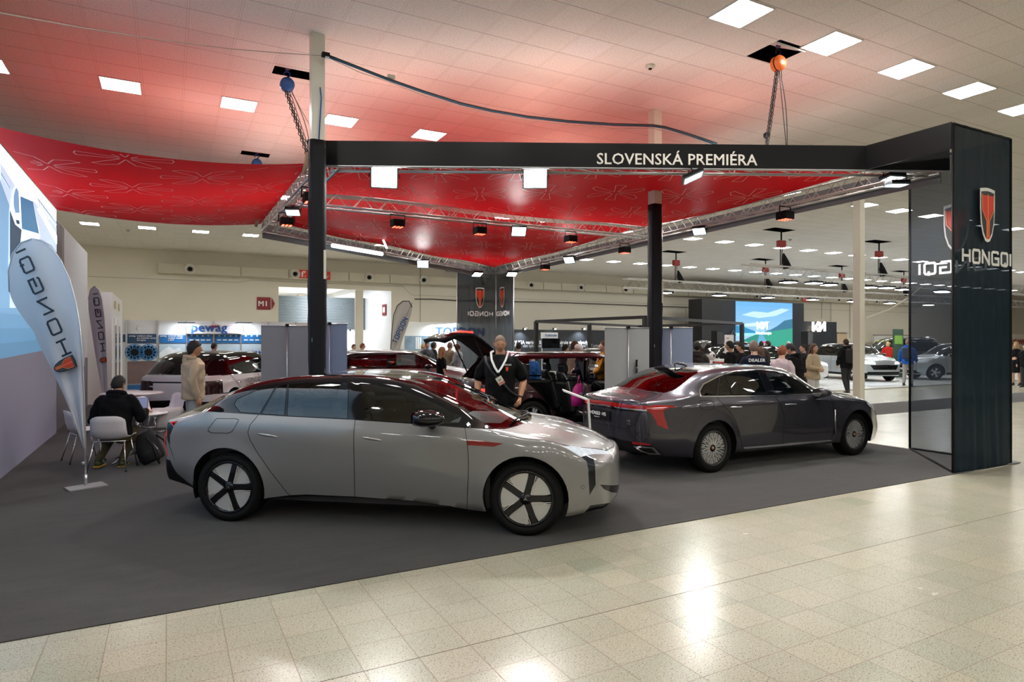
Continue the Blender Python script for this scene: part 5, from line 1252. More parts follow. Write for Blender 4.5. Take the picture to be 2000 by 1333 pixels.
    seats=[(1.25,-.36),(1.25,.36),(.3,-.36),(.3,.36)]
    cabin(root,-.3,wb-.25,b-.05,.77,seats,opts.get('seatm',LEA),(1.85,.36,b-.08),sides=opts.get('sides',(-1,1)))
    mirror_part(root,(wb-.62,-.99,b+.05),roofm or BLACKG,None,.95)
    if detail:
        for mir in (False,True):
            s=1 if mir else -1
            for L_,x in (('front_door',md+.22),('rear_door',.2)):
                if (L_,mir) in out: handle(out[(L_,mir)],x,s*.895,b-.17,.22,CHROME,0,.016,1)
    if opts.get('rails',True):
        for s in (-1,1): MB().tube([(xr+.1,s*.60,H-.10),(xr+.25,s*.61,H-.03),(wb*.5,s*.62,H-.03),(wb*.5+.2,s*.62,H-.09)],.012,6).build('roof_rail',BLACKG,root,True)
    bm.free(); return root,out
def place(x,y,ang): return Matrix.Translation((x,y,0))@Matrix.Rotation(ang,4,'Z')
def sd(s,d): return Vector((FW[0]*d+RT[0]*s,FW[1]*d+RT[1]*s,0))
def sdang(ds,dd): v=sd(ds,dd); return math.atan2(v.y,v.x)
# white SUV with lettering
hd=sdang(.14,.99); c=sd(-7.2,13.55); ax=c+Vector((cos(hd),sin(hd),0))*.88
PW=paint('paint_white',(.72,.73,.74),.0,.3)
HS3,o3=suv('suv_car','white SUV with black roof and printed name on its door, behind the man in beige',place(ax.x,ax.y,hd),4.4,2.6,1.52,.90,PW,BLACKG,mat('smoked_lens',(.03,.008,.01),.12,coat=1),opts={'rails':False,'seatm':mat('pale_leather',(.5,.5,.48),.5),
  'extra':[('bar','yz-',[(0,.86),(.80,.86),(.80,.89),(0,.89)]),('tl','yz-',[(.60,.66),(.95,.60),(.95,.88),(.50,.86),(.50,.82),(.62,.80)]),('tl','xz',[(-.95,.60),(-.66,.62),(-.62,.80),(-.42,.87),(-.5,.90),(-.95,.89)],lambda f:f.calc_center_median().y<-.4)],'two':{'bar':('rear_black_bar',BLACKG,None,False)}},belt_z=1.0)
q=Matrix.Identity(4)
m=MB(); stroke(m,'HONGQI',frame3((.42,-.915,.80),(1,0,0)),.10,.10,.04,.010,.004); m.build('door_lettering',mat('grey_print',(.2,.21,.22),.5),HS3)
m=MB(); stroke(m,'HS3',frame3((.48,-.915,.64),(1,0,0)),.12,.11,.035,.016,.004); m.build('door_lettering',mat('crimson_print',(.5,.01,.05),.5),HS3)
# silver SUV behind the banners
hd=sdang(.995,.10); p=sd(-4.55,18.6)
suv('suv_car','silver grey coupe SUV standing behind the light grey sedan roof',place(p.x,p.y,hd),4.6,2.75,1.50,.92,paint('paint_silver',(.36,.35,.36),.6,.3),opts={'rails':False},belt_z=.98,rake=.1)
# dark red SUV, tailgate up, doors open
hd=sdang(.93,.37); p=sd(.05,12.45)
PB=paint('paint_dark_red',(.035,.006,.010),.6,.28); PBR=paint('paint_red_reflect',(.16,.09,.10),.6,.22)
MR=place(p.x,p.y,hd)
red,ro=suv('suv_car','dark red SUV with raised tailgate and open doors behind the bald man',MR,4.75,2.85,1.545,.92,PB,None,mat('red_glow',(.6,.02,.02),.3,emit=1.5,ecol=(1,.05,.03)),
  opts={'rails':True,'drop':('rwin','front_door','fdw','rear_door','rdw'),'seatm':LEA,'sides':(1,)},belt_z=1.0)
# open tailgate
tg=bpy.data.objects.new('tailgate',None); COL.objects.link(tg); tg.parent=red; tg.location=(-.55,0,1.50)
vs=[];fs=[];pr=[(0,.0),(-.18,.16),(-.38,.31),(-.55,.385),(-.85,.38),(-1.08,.28)]
for k,(x,z) in enumerate(pr):
    w=.62+.12*min(1,k/3)
    for y in (-w,-w*.5,0,w*.5,w): vs.append((x,y,z+.03*(1-(y/w)**2)))
n=len(vs); vs+=[(x+.03,y*.97,z-.07) for x,y,z in vs]
for k in range(len(pr)-1):
    for j in range(4):
        a=k*5+j; fs.append((a,a+5,a+6,a+1)); fs.append((n+a,n+a+1,n+a+6,n+a+5))
for k in range(len(pr)-1):
    a=k*5; fs.append((a,n+a,n+a+5,a+5)); a+=4; fs.append((a,a+5,n+a+5,n+a))
fs.append((0,1,2,3,4,n+4,n+3,n+2,n+1,n)); a=(len(pr)-1)*5; fs.append((a,n+a,n+a+1,n+a+2,n+a+3,n+a+4,a+4,a+3,a+2,a+1))
tgo=mesh('tailgate_panel',vs,fs,[PB,BLACKM],tg,True,fm=[(i%2 if i<8*(len(pr)-1) else 1) for i in range(len(fs))])
mesh('tailgate_window',[(-.06,-.5,.085),(-.36,-.54,.33),(-.36,.54,.33),(-.06,.5,.085)],[(0,1,2,3)],BLACKG,tg)
MB().tube([(-.54,-.70,.40),(-.56,0,.43),(-.54,.70,.40)],.020,6).build('lamp_bar',mat('red_glow'),tg,True)
for s in (-1,1): MB().tube([(-.52,s*.70,.32),(-.12,s*.72,-.50)],.014,6).build('gas_strut',BLACKM,tg,True)
# boot opening frame and load space
MB().box((-.72,0,.93),(.1,1.5,.06)).build('boot_sill',BLACKM,red)
MB().tube([(-.86,-.74,.80),(-.62,-.70,1.15),(-.5,-.62,1.42),(-.45,0,1.47),(-.5,.62,1.42),(-.62,.70,1.15),(-.86,.74,.80)],.04,6).build('boot_frame',BLACKM,red,True)
for s in (-1,1):
    MB().tube([(-.93,s*.72,.80),(-.93,s*.86,.80),(-.86,s*.90,.80)],.014,6).tube([(-.93,s*.80,.78),(-.93,s*.82,.62),(-.92,s*.83,.5)],.02,6).build('tail_lamp_glow',mat('red_glow'),red,True)
def opendoor(name,hx,side,L,ang,wz=1.0,zt=1.42,front=False):
    e=bpy.data.objects.new(name,None); COL.objects.link(e); e.parent=red; e.location=(hx,side*.90,0); e.rotation_euler=(0,0,ang)
    # door extends toward -x from hinge
    pl=[(0,.32),(-L,.32),(-L-.04,.65),(-L,wz),(0,wz)]
    MB().prism([(x,z) for x,z in pl],.09,0,frame3((0,.045,0),(1,0,0))).build('door_shell',PB,e,bev=.02)
    pl=[(-.05,.40),(-L+.06,.40),(-L+.04,wz-.04),(-.05,wz-.04)]
    MB().prism(pl,.03,0,frame3((0,side*-.07,0),(1,0,0))).build('door_card',LEA,e,bev=.01)
    fr=[(0,0,wz),(-.28 if front else -.04,0,zt-.02),(-L+.05,0,zt),(-L,0,wz)]
    MB().tube(fr,.022,6).build('window_frame',BLACKG,e,True)
    mesh('window_glass',[(0,0,wz),fr[1],fr[2],fr[3]],[(0,1,2,3)],GLS,e)
    MB().box((-L*.5,side*-.10,.80),(.3,.05,.05)).build('armrest',LEA2,e,bev=.01)
    return e
opendoor('rear_door',1.05,-1,.95,1.15,1.0,1.42); opendoor('front_door',2.25,-1,1.1,.95,1.0,1.40,True)
for (x_,y_) in ((1.28,-.36),(1.28,.36)):
    e_=seat(red,x_,y_,LEA,.40,.66); MB().tube([(-.30,-.235,.10),(-.43,-.235,.60),(-.47,-.15,.72),(-.47,.15,.72),(-.43,.235,.60),(-.30,.235,.10)],.016,6).build('seat_piping',mat('pale_piping',(.35,.33,.31),.5),e_,True)
# Kia zone cars
def kc(u,v,z,hx,hy,**k):
    pass
PS=paint('paint_kia_silver',(.42,.46,.49),.5,.3)
HLW=emis('kia_lamp',(.8,.95,1),2.)
hd=sdang(.10,-.995)
fr=sd(15.5,26.6); ax=fr-Vector((cos(hd),sin(hd),0))*(2.6+.87)
suv('suv_car','silver SUV with black roof, lit headlamps and white plate, beside the bare cream column',Matrix.Translation((ax.x,ax.y,.05))@Matrix.Rotation(hd,4,'Z'),4.3,2.6,1.60,.90,PS,BLACKG,None,opts={'hl':HLW,'rails':False},belt_z=1.05)
t=bx('number_plate',(0,0,0),(.01,.5,.12),WHITE); t.name='number_plate'
t.matrix_world=Matrix.Translation((fr.x,fr.y,.62))@Matrix.Rotation(hd,4,'Z')@Matrix.Translation((-.02,0,0)); tag(t,'white show plate held on the nose of the silver SUV by the column','plate')
hd=sdang(.98,-.1); ax=sd(8.75,25.6)
suv('hatchback_car','white electric crossover with charging flap open behind the people in black',Matrix.Translation((ax.x,ax.y,.05))@Matrix.Rotation(hd,4,'Z'),4.4,2.7,1.55,.9,PW,BLACKG,opts={'rails':False},belt_z=1.0)
hd=sdang(.99,.1); ax=sd(9.6,31.5)
suv('suv_car','dark brown grey SUV parked behind the white crossover near the big screen',Matrix.Translation((ax.x,ax.y,.05))@Matrix.Rotation(hd,4,'Z'),4.8,2.85,1.72,.94,paint('paint_brown_grey',(.08,.07,.065),.4,.35),opts={},belt_z=1.1)
hd=sdang(-1,.05); ax=sd(21.2,28.6)
suv('suv_car','silver crossover broadside behind the man in the bright blue jacket',Matrix.Translation((ax.x,ax.y,.05))@Matrix.Rotation(hd,4,'Z'),4.6,2.75,1.62,.9,PS,opts={},belt_z=1.05)
hd=sdang(-1,.02); ax=sd(23.0,36.0)
suv('minibus_car','black vehicle with yellow roof box standing at the far wall','car' and Matrix.Translation((ax.x,ax.y,0))@Matrix.Rotation(hd,4,'Z'),5.0,3.1,1.95,.95,paint('paint_black',(.01,.01,.012),.3,.3),opts={},belt_z=1.2)
hd=sdang(.95,-.3); ax=sd(24.2,27.0)
suv('suv_car','white car at the far right edge behind the woman in a black dress',Matrix.Translation((ax.x,ax.y,.05))@Matrix.Rotation(hd,4,'Z'),4.5,2.7,1.62,.9,PW,opts={},belt_z=1.05)
hd=sdang(-.2,-.98); ax=sd(3.1,20.6)
suv('suv_car','dark car behind the grey banner and the man in mustard yellow',Matrix.Translation((ax.x,ax.y,0))@Matrix.Rotation(hd,4,'Z'),4.4,2.6,1.55,.9,paint('paint_black',(.01,.01,.012),.3,.3),opts={},belt_z=1.0)
# ================= people =================
DG=bpy.context.evaluated_depsgraph_get
def remesh(mb,vox,it=3,keep=False):
    me=bpy.data.meshes.new('tmp'); me.from_pydata([tuple(v) for v in mb.v],[],mb.f); o=bpy.data.objects.new('tmp',me); COL.objects.link(o)
    r=o.modifiers.new('r','REMESH'); r.mode='VOXEL'; r.voxel_size=vox
    s=o.modifiers.new('s','SMOOTH'); s.iterations=it; s.factor=.5
    dg=DG(); m2=bpy.data.meshes.new_from_object(o.evaluated_get(dg)); bpy.data.objects.remove(o)
    return m2
def loft(mb,secs,n=16,mi=0):
    """secs: (center, rx, ry[, fwd vector angle]) ellipses in planes perpendicular to path approx horizontal; center Vector"""
    vs=[];fs=[];k=len(secs)
    for i,(c,rx,ry) in enumerate(secs):
        for j in range(n): a=2*PI*j/n; vs.append((c[0]+rx*cos(a),c[1]+ry*sin(a),c[2]))
    for i in range(k-1):
        for j in range(n): fs.append((i*n+j,i*n+(j+1)%n,(i+1)*n+(j+1)%n,(i+1)*n+j))
    fs.append(tuple(range(n-1,-1,-1))); fs.append(tuple((k-1)*n+j for j in range(n)))
    mb.add(vs,fs,mi)
def limb(mb,pts,rs,n=10): 
    # interpolate for smoothness
    P=[];R=[]
    for i in range(len(pts)-1):
        for t in (0,.5): P.append(Vector(pts[i]).lerp(Vector(pts[i+1]),t)); R.append(rs[i]*(1-t)+rs[i+1]*t)
    P.append(Vector(pts[-1]));R.append(rs[-1]); mb.tube(P,R,n)
    for p,r in zip(pts,rs): mb.ball(p,r*.98,8)
def head_mesh():
    """head facing +Y, centre origin, height .235"""
    n,m=28,22; vs=[];fs=[]
    for i in range(m+1):
        th=PI*i/m; z=cos(th)
        for j in range(n):
            a=2*PI*j/n; x=sin(th)*cos(a); y=sin(th)*sin(a)
            X=x*.076; Y=y*.096; Z=z*.117
            if z<0: 
                t=-z; X*=1-.28*t**1.5; 
                if y>0: Y=Y*(1-.05*t)+.006*t
                else: Y*=1-.35*t
            if y>0:
                f=max(0,y)
                Y+= .022*math.exp(-((X/.014)**2+((Z+.012)/.020)**2)) +.010*math.exp(-((X/.010)**2+((Z-.012)/.020)**2))  # nose
                Y-= .010*math.exp(-(((abs(X)-.032)/.016)**2+((Z-.016)/.012)**2))  # eye sockets
                Y+= .005*math.exp(-((X/.045)**2+((Z-.036)/.010)**2)) # brow
                Y+= .006*math.exp(-((X/.022)**2+((Z+.054)/.007)**2)) -.004*math.exp(-((X/.022)**2+((Z+.048)/.003)**2)) # lips
                Y+= .010*math.exp(-((X/.024)**2+((Z+.092)/.016)**2)) # chin
                Y-= .004*math.exp(-((X/.02)**2+((Z+.070)/.008)**2))
            vs.append((X,Y,Z))
    for i in range(m):
        for j in range(n): fs.append((i*n+j,(i+1)*n+j,(i+1)*n+(j+1)%n,i*n+(j+1)%n))
    mb=MB(); mb.add(vs,fs)
    for s in (-1,1):   # ears
        mb.ball((s*.077,-.005,-.005),.022,10,sc=(.35,.75,1.35))
    return mb
HM=head_mesh()
def hair_shell(style):
    n,m=28,16; vs=[];fs=[]; lim={'short':2.15,'buzz':2.1,'mop':2.3,'long':2.4,'bob':2.3,'cap':1.45,'beanie':1.75}[style]; th_={'short':.010,'buzz':.0015,'mop':.020,'long':.014,'bob':.016,'cap':.012,'beanie':.014}[style]
    rr=random.Random(5)
    def sh(i,j,off):
        a=2*PI*j/n; front=max(0,sin(a)); back=max(0,-sin(a)); L=1.60+(lim-1.60)*back**.6-((.72 if style!='mop' else .55)*front**1.1)+.10*sin(a*9)*.3*(1-back)
        if style in('short','mop') and abs(sin(a)+.1)<.16: L+=.18
        th=L*i/m; z=cos(th);x=sin(th)*cos(a);y=sin(th)*sin(a)
        X=x*.076;Y=y*.096;Z=z*.117
        if z<0:
            if y<0: Y*=1-.2*(-z)
        o=off*(1+.0*i); k=1+o/.09
        w=1+ (rr.uniform(-.05,.05) if off>0.008 and style in('mop','short') else 0)
        return (X*k*w,Y*k*w-.002,Z*k*w+.004)
    for i in range(m+1):
        for j in range(n): vs.append(sh(i,j,th_))
    for i in range(m+1):
        for j in range(n): vs.append(sh(i,j,.0))
    K=(m+1)*n
    for i in range(m):
        for j in range(n):
            a=i*n+j;b=(i+1)*n+j;c=(i+1)*n+(j+1)%n;d=i*n+(j+1)%n; fs.append((a,b,c,d)); fs.append((K+a,K+d,K+c,K+b))
    for j in range(n): a=m*n+j;b=m*n+(j+1)%n; fs.append((a,K+a,K+b,b))
    mb=MB(); mb.add(vs,fs)
    if style=='long':
        for s in range(-3,4):
            x=s*.022; mb.tube([(x*.9,-.085+abs(s)*.006,.02),(x*1.1,-.100+abs(s)*.010,-.08),(x*1.25,-.105+abs(s)*.012,-.18),(x*1.1,-.095+abs(s)*.01,-.30)],[.02,.026,.026,.012],7)
        for s in (-1,1): mb.tube([(s*.062,.01,.03),(s*.080,.015,-.05),(s*.083,.02,-.14),(s*.075,.03,-.24)],[.014,.02,.02,.008],7)
    if style=='bob':
        for k in range(9):
            a=PI+.25+(PI-.5)*k/8; mb.tube([(.074*cos(a),.09*sin(a),.0),(.082*cos(a),.098*sin(a),-.06),(.078*cos(a),.09*sin(a),-.115)],[.018,.022,.012],7)
    if style=='cap': mb.add([(-.07,.07,.045),(.07,.07,.045),(.055,.155,.03),(-.055,.155,.03),(-.07,.07,.035),(.07,.07,.035),(.055,.155,.022),(-.055,.155,.022)],[(0,1,2,3),(7,6,5,4),(0,4,5,1),(2,6,7,3),(1,5,6,2),(3,7,4,0)])
    return mb
def skinm(k): return mat('skin_%s'%k,{'a':(.56,.32,.22),'b':(.62,.38,.28),'c':(.38,.21,.13),'d':(.50,.26,.15)}[k],.5,spec=.4)
HC={'black':(.010,.009,.009),'dark':(.03,.02,.014),'brown':(.09,.045,.02),'blond':(.50,.34,.15),'grey':(.30,.28,.26),'white':(.55,.53,.5),'auburn':(.22,.06,.02),'greyshort':(.19,.125,.095)}
def hand(mb,wrist,d,palm,side,s=1.,curl=.5):
    """five separate fingers; d dir of fingers, palm normal, side=+1/-1 thumb side vector sign"""
    d=Vector(d).normalized(); p=Vector(palm).normalized(); a=d.cross(p).normalized()*side
    w=Vector(wrist)
    mb.tube([w,w+d*.035*s,w+d*.085*s],[.024*s,.030*s,.028*s],10); 
    for k,(o,L) in enumerate(((.028,.070),(.010,.080),(-.010,.075),(-.027,.058))):
        b=w+d*.078*s+a*o*s; c=curl
        q1=b+(d*cos(c*.5)+p*sin(c*.5))*L*.45*s; q2=q1+(d*cos(c*1.6)+p*sin(c*1.6))*L*.32*s; q3=q2+(d*cos(c*2.6)+p*sin(c*2.6))*L*.26*s
        mb.tube([b-d*.02*s,b,q1,q2,q3],[.0095*s,.0098*s,.009*s,.008*s,.0065*s],8); mb.ball(q1,.009*s,6); mb.ball(q2,.008*s,6); mb.ball(q3,.0065*s,6)
    t0=w+d*.02*s+a*.026*s; t1=w+d*.055*s+a*.048*s+p*.012*s; t2=w+d*.085*s+a*.050*s+p*.026*s
    mb.tube([t0,t1,t2],[.013*s,.0115*s,.008*s],8); mb.ball(t2,.008*s,6)
HMS={}
def person(name,label,loc,rz,H=1.75,skin='b',hair='short',hc='dark',top=(.02,.02,.02),legs=(.03,.03,.035),shoes=(.02,.02,.02),pose=None,sleeve='long',build=1.,female=False,skirt=False,hood=False,near=False,group=None,headrot=(0,0,0),bare=False,open_=None,topname='jacket',capc=None):
    """facing +Y locally; right hand at +X"""
    pose=pose or {}; t=thing(name,label,'person',loc,rz,group); s=H/1.75; t.scale=(s,s,s); sk=skinm(skin); vox=.0065 if near else .013
    hip=pose.get('hip',(0,0,.93)); ch=pose.get('chest',(0,0,1.30)); nk=pose.get('neck',(0,.0,1.48)); hd=pose.get('head',(0,.025,1.625))
    hip,ch,nk,hd=map(Vector,(hip,ch,nk,hd)); b=build; fw=.86 if female else 1.
    arms=pose.get('arms') or {1:((.25,-.02,1.16),(.27,.05,.93)),-1:((-.25,-.02,1.16),(-.27,.05,.93))}
    lg=pose.get('legs') or {1:((.10,.02,.50),(.11,-.01,.09)),-1:((-.10,.02,.50),(-.11,-.01,.09))}
    hands=pose.get('hands',{1:None,-1:None})
    shd={k:ch+Vector((k*.175*fw*b,0,.125)) for k in (1,-1)}
    # ---- body
    m=MB(); up=(nk-hip)
    def torso(m,g=0.,low=0.,high=1.,top_=True):
        S_=[]
        for f,rx,ry in ((-.10,.135,.105),(0,.155,.115),(.22,.145*(.82 if female else 1),.10),(.45,.15*(.85 if female else 1),.11),(.68,.165,.118),(.86,.16*fw,.10),(.96,.09,.07),(1.05,.055,.055)):
            if f<low-.11 or f>high: continue
            c=hip.lerp(nk,f) if f<1 else nk+Vector((0,0,.02)); belly=.04*(b-1)*2*math.exp(-((f-.3)/.3)**2)
            S_.append(((c.x,c.y+belly,c.z),rx*b+g,ry*b*b+g+belly))
        loft(m,S_)
    torso(m)
    limb(m,[nk+Vector((0,-.005,-.03)),nk+Vector((0,.0,.05)),hd+Vector((0,-.02,-.06))],[.062*b**.5,.056*b**.5,.055])
    for k in (1,-1):
        el,wr=Vector(arms[k][0]),Vector(arms[k][1])
        limb(m,[shd[k]+Vector((-k*.03,0,-.035)),shd[k].lerp(el,.5),el,el.lerp(wr,.35),wr],[.044*b*fw,.048*b*fw,.038*b*fw,.040*b*fw,.026])
        hh=hands.get(k)
        dd=(wr-el).normalized() if not hh or 'd' not in hh else Vector(hh['d']); pl=Vector(hh['p']) if hh and 'p' in hh else Vector((-k,0,0))
        hand(m,wr,dd,pl,hh.get('side',k*1.) if hh else (1 if k==-1 else -1)*-1.,1.0,(hh or {}).get('curl',.5))
        kn,an=Vector(lg[k][0]),Vector(lg[k][1]); hp=hip+Vector((k*.085,0,-.04))
        limb(m,[hp,hp.lerp(kn,.5),kn,kn.lerp(an,.35),an],[.088*b,.076*b,.055,.056,.036])
        m.tube([an+Vector((0,-.03,-.03)),an+Vector((0,.05,-.05)),an+Vector((0,.14,-.065))],[.036,.036,.025],8)
    me=remesh(m,vox,2)
    # join head
    R=Matrix.Translation(hd)@Matrix.Rotation(headrot[2],4,'Z')@Matrix.Rotation(headrot[0],4,'X')@Matrix.Rotation(headrot[1],4,'Y')
    bm=bmesh.new(); bm.from_mesh(me); hm=bpy.data.meshes.new('h'); hm.from_pydata([tuple(R@v) for v in HM.v],[],HM.f); bm.from_mesh(hm); bpy.data.meshes.remove(hm); 
    bm.to_mesh(me); bm.free()
    me.polygons.foreach_set('use_smooth',[True]*len(me.polygons)); me.materials.append(sk); bo=bpy.data.objects.new('body',me); COL.objects.link(bo); bo.parent=t
    # eyes
    for k in (-1,1):
        e=MB(); e.ball((k*.031,.0785,.012),.0115,10,0,sc=(1.1,1,.52)); e.ball((k*.031,.0868,.0115),.0048,8,1,sc=(1,1,.8)); 
        o=e.build('eye',[mat('eye_white',(.34,.31,.29),.3),mat('iris',(.03,.02,.015),.2)],t,True); o.matrix_local=R
    e=MB()
    for k in (-1,1): e.ball((k*.031,.0775,.0185),.0135,10,0,sc=(1.15,1,.50)); e.ball((k*.031,.0775,.0055),.0128,10,0,sc=(1.1,1,.36))
    o=e.build('eyelids',sk,t,True); o.matrix_local=R
    if near:
        e=MB()
        for k in (-1,1): e.tube([(k*.016,.100,.030),(k*.032,.0985,.034),(k*.048,.086,.029)],[.003,.0036,.002],5)
        o=e.build('eyebrows',mat('hair_'+hc,HC[hc],.7),t,True); o.matrix_local=R
        e=MB().tube([(-.022,.092,-.050),(-.01,.1015,-.048),(0,.103,-.0485),(.01,.1015,-.048),(.022,.092,-.050)],[.001,.0035,.004,.0035,.001],6); o=e.build('lips',mat('lip_colour',(.36,.12,.09),.5),t,True); o.matrix_local=R
    # hair
    if hair!='bald':
        cc=capc if hair in('cap','beanie') else None
        if hair in('cap','beanie'):
            o=hair_shell('short').build('hair',mat('hair_'+hc,HC[hc],.75),t,True); o.matrix_local=R
            o=hair_shell(hair).build('hat',mat('hat_dark',cc or (.015,.015,.018),.9),t,True); o.matrix_local=R@Matrix.Scale(1.04,4)
        else:
            o=hair_shell(hair).build('hair',mat('hair_'+hc,HC[hc],.65 if hair!='buzz' else .85,noise=.4,nscale=90),t,True); o.matrix_local=R
    # top garment
    g=.016 if topname in('t_shirt','shirt','dress','blouse') else .034
    m=MB(); S_=[]
    low=pose.get('hem',-.19 if topname!='dress' else -.9)
    fr=[(-.18,.165,.125),(-.05,.165,.125),(.12,.158*(.86 if female else 1),.115),(.30,.150*(.84 if female else 1),.112),(.5,.155*(.88 if female else 1),.118),(.70,.168,.122),(.84,.17*fw,.108),(.92,.13*fw,.09),(.97,.095,.078),(1.01,.070,.066)]
    for f,rx,ry in fr:
        if f<low: continue
        c=hip.lerp(nk,f); belly=.04*(b-1)*2*math.exp(-((f-.3)/.3)**2); S_.append(((c.x,c.y+belly,c.z),rx*b+g,ry*b*b+g+belly))
    if pose.get('boxy'): S_=[(c,max(rx,.185*b+g),max(ry,.13*b*b+g)) if i<len(S_)-3 else (c,rx,ry) for i,(c,rx,ry) in enumerate(S_)]
    loft(m,S_)
    for k in (1,-1):
        el,wr=Vector(arms[k][0]),Vector(arms[k][1])
        if sleeve=='long': limb(m,[shd[k]+Vector((-k*.02,0,-.025)),shd[k].lerp(el,.5),el,el.lerp(wr,.5),el.lerp(wr,.93)],[.046*b*fw+g*.75,.046*b*fw+g*.8,.040*b*fw+g*.8,.036*b*fw+g*.8,.028+g*.7])
        elif sleeve=='short': limb(m,[shd[k]+Vector((-k*.03,0,-.03)),shd[k].lerp(el,.5),shd[k].lerp(el,.78)],[.046*b*fw+g*.7,.050*b*fw+g,.054*b*fw+g])
    if skirt or topname=='dress': loft(m,[((hip.x,hip.y,.52),.20,.15),((hip.x,hip.y,.72),.19,.14),((hip.x,hip.y,.95),.165,.125)])
    gm=remesh(m,.010 if near else .015,3)
    # folds
    rr=random.Random(len(label)); ph=rr.uniform(0,9)
    co=np.zeros(len(gm.vertices)*3); gm.vertices.foreach_get('co',co); co=co.reshape(-1,3); no=np.zeros_like(co).ravel(); gm.vertices.foreach_get('normal',no); no=no.reshape(-1,3)
    fa=.0045 if topname in('t_shirt','dress') else .007
    d_=.6*fa*(np.sin(co[:,2]*38+co[:,0]*22+ph)+np.sin(co[:,0]*40-co[:,2]*25+co[:,1]*30+ph*2)*.7); co=co+no*d_[:,None]; gm.vertices.foreach_set('co',co.ravel()); gm.update()
    gm.polygons.foreach_set('use_smooth',[True]*len(gm.polygons)); gm.materials.append(mat('cloth_%d_%d_%d'%tuple(int(c*999) for c in top),tuple(c*.8 for c in top),.92,spec=.15,noise=.12,nscale=60)); go=bpy.data.objects.new(topname,gm); COL.objects.link(go); go.parent=t
    if hood:
        o=MB().tube([(nk.x+.095*cos(a),nk.y-.03+.085*sin(a),nk.z+.012+.02*sin(a)*-1) for a in [PI*.5+.75+(2*PI-1.5)*i/12 for i in range(13)]],[.02]+[.036]*11+[.02],8).ball((nk.x,nk.y-.115,nk.z-.03),.075,10,sc=(1.3,.55,1.)).build('hood',gm.materials[0],t,True)
    # trousers
    if not (skirt or topname=='dress' or bare):
        m=MB(); loft(m,[((hip.x,hip.y,hip.z-.10),.145*b,.115*b),((hip.x,hip.y,hip.z),.163*b,.125*b),((hip.x,hip.y,hip.z+.10),.150*b,.108*b)])
        for k in (1,-1):
            kn,an=Vector(lg[k][0]),Vector(lg[k][1]); hp=hip+Vector((k*.085,0,-.04)); w=pose.get('wide',0.)
            limb(m,[hp,hp.lerp(kn,.5),kn,kn.lerp(an,.5),kn.lerp(an,.96)],[.10*b,.088*b+w*.5,.068+w,.064+w,.055+w])
        gm=remesh(m,.012 if near else .016,3); gm.polygons.foreach_set('use_smooth',[True]*len(gm.polygons)); gm.materials.append(mat('trouser_%d_%d_%d'%tuple(int(c*999) for c in legs),legs,.85)); o=bpy.data.objects.new('trousers',gm); COL.objects.link(o); o.parent=t
    for k in (1,-1):
        an=Vector(lg[k][1]); kn=Vector(lg[k][0]); m=MB(); z=an.z-.09
        m.tube([an+Vector((0,-.055,-.045)),an+Vector((0,-.02,-.04)),an+Vector((0,.05,-.045)),an+Vector((0,.13,-.058)),an+Vector((0,.175,-.066))],[.030,.044,.044,.036,.018],10)
        m.tube([an+Vector((0,0,-.03)),an+Vector((0,-.004,.03))],[.046,.044],10)
        o=m.build('shoe',mat('shoe_%d_%d_%d'%tuple(int(c*999) for c in shoes),shoes,.5),t,True)
        so=MB().box((an.x,an.y+.055,an.z-.083),(.085,.26,.018)).build('sole',mat('sole_%d'%int(pose.get('sole',.1)*99),pose.get('solec',(.10,.10,.10)),.6),o,bev=.006)
    return t
def at(u,d): v=atd(u,666,d); return (v.x,v.y,0)
def face(u,d,to):   # rz so that +Y local points to world direction angle; to: angle relative to camera forward axis (0 = away, PI= toward camera), positive = clockwise (right)
    return -(YAW+to)
# --- bald security man
x,y,_=at(977,9.0)
A1=((.30,-.03,1.13),(.31,.10,.90)); A2=((-.29,-.03,1.13),(-.25,.13,.92))
man=person('person','heavy built man in black t-shirt with white lanyard standing behind the light grey car',(x,y,0),-(YAW+PI+.10),1.84,'d','buzz','greyshort',(.008,.008,.009),(.015,.016,.02),(.02,.02,.02),
  {'arms':{1:((.31,-.05,1.13),(.285,.09,.90)),-1:((-.31,-.05,1.13),(-.27,.10,.90))},'hands':{1:{'curl':1.1},-1:{'curl':1.15}}},'short',1.22,near=True,headrot=(-.34,0,.18),topname='t_shirt')
b=1.22
m=MB()
L1=[(-.095,-.05,1.53),(-.115,.07,1.515),(-.095,.165,1.42),(-.045,.215,1.32),(.0,.235,1.255)]
for s in (-1,1):
    pts=[Vector((p[0]*s,p[1],p[2])) for p in L1]
    for a,c in zip(pts[:-1],pts[1:]):
        d=(c-a).normalized(); n=Vector((s*.35,.9,.2)); n=(n-d*n.dot(d)).normalized(); w=d.cross(n).normalized()*.014; m.add([a-w,a+w,c+w,c-w,a-w+n*.004,a+w+n*.004,c+w+n*.004,c-w+n*.004],[(0,3,2,1),(4,5,6,7),(0,1,5,4),(1,2,6,5),(2,3,7,6),(3,0,4,7)])
m.build('lanyard',mat('lanyard_white',(.68,.68,.70),.6),man)
bd=MB().box((0,0,0),(.085,.006,.11)).build('name_badge',mat('badge_cream',(.72,.66,.58),.4),man); bd.location=(-.03,.250,1.15); bd.rotation_euler=(0,.55,0)
q=MB().box((0,.004,-.035),(.085,.003,.035)).build('badge_stripe',mat('badge_red',(.6,.22,.18),.4),bd)
text('badge_text','VIP',.03,BLKP,frame3((.02,.005,.0),(-1,0,0)),bd,ext=.001,bold=.03)
sh_=MB(); shield(sh_,frame3((-.115,.222,1.27),(-1,-.15,0)),.055,.035,.003); sh_.build('chest_emblem',[mat('emblem_red',(.5,.07,.03),.6)]*2+[REDP,ORP],man)
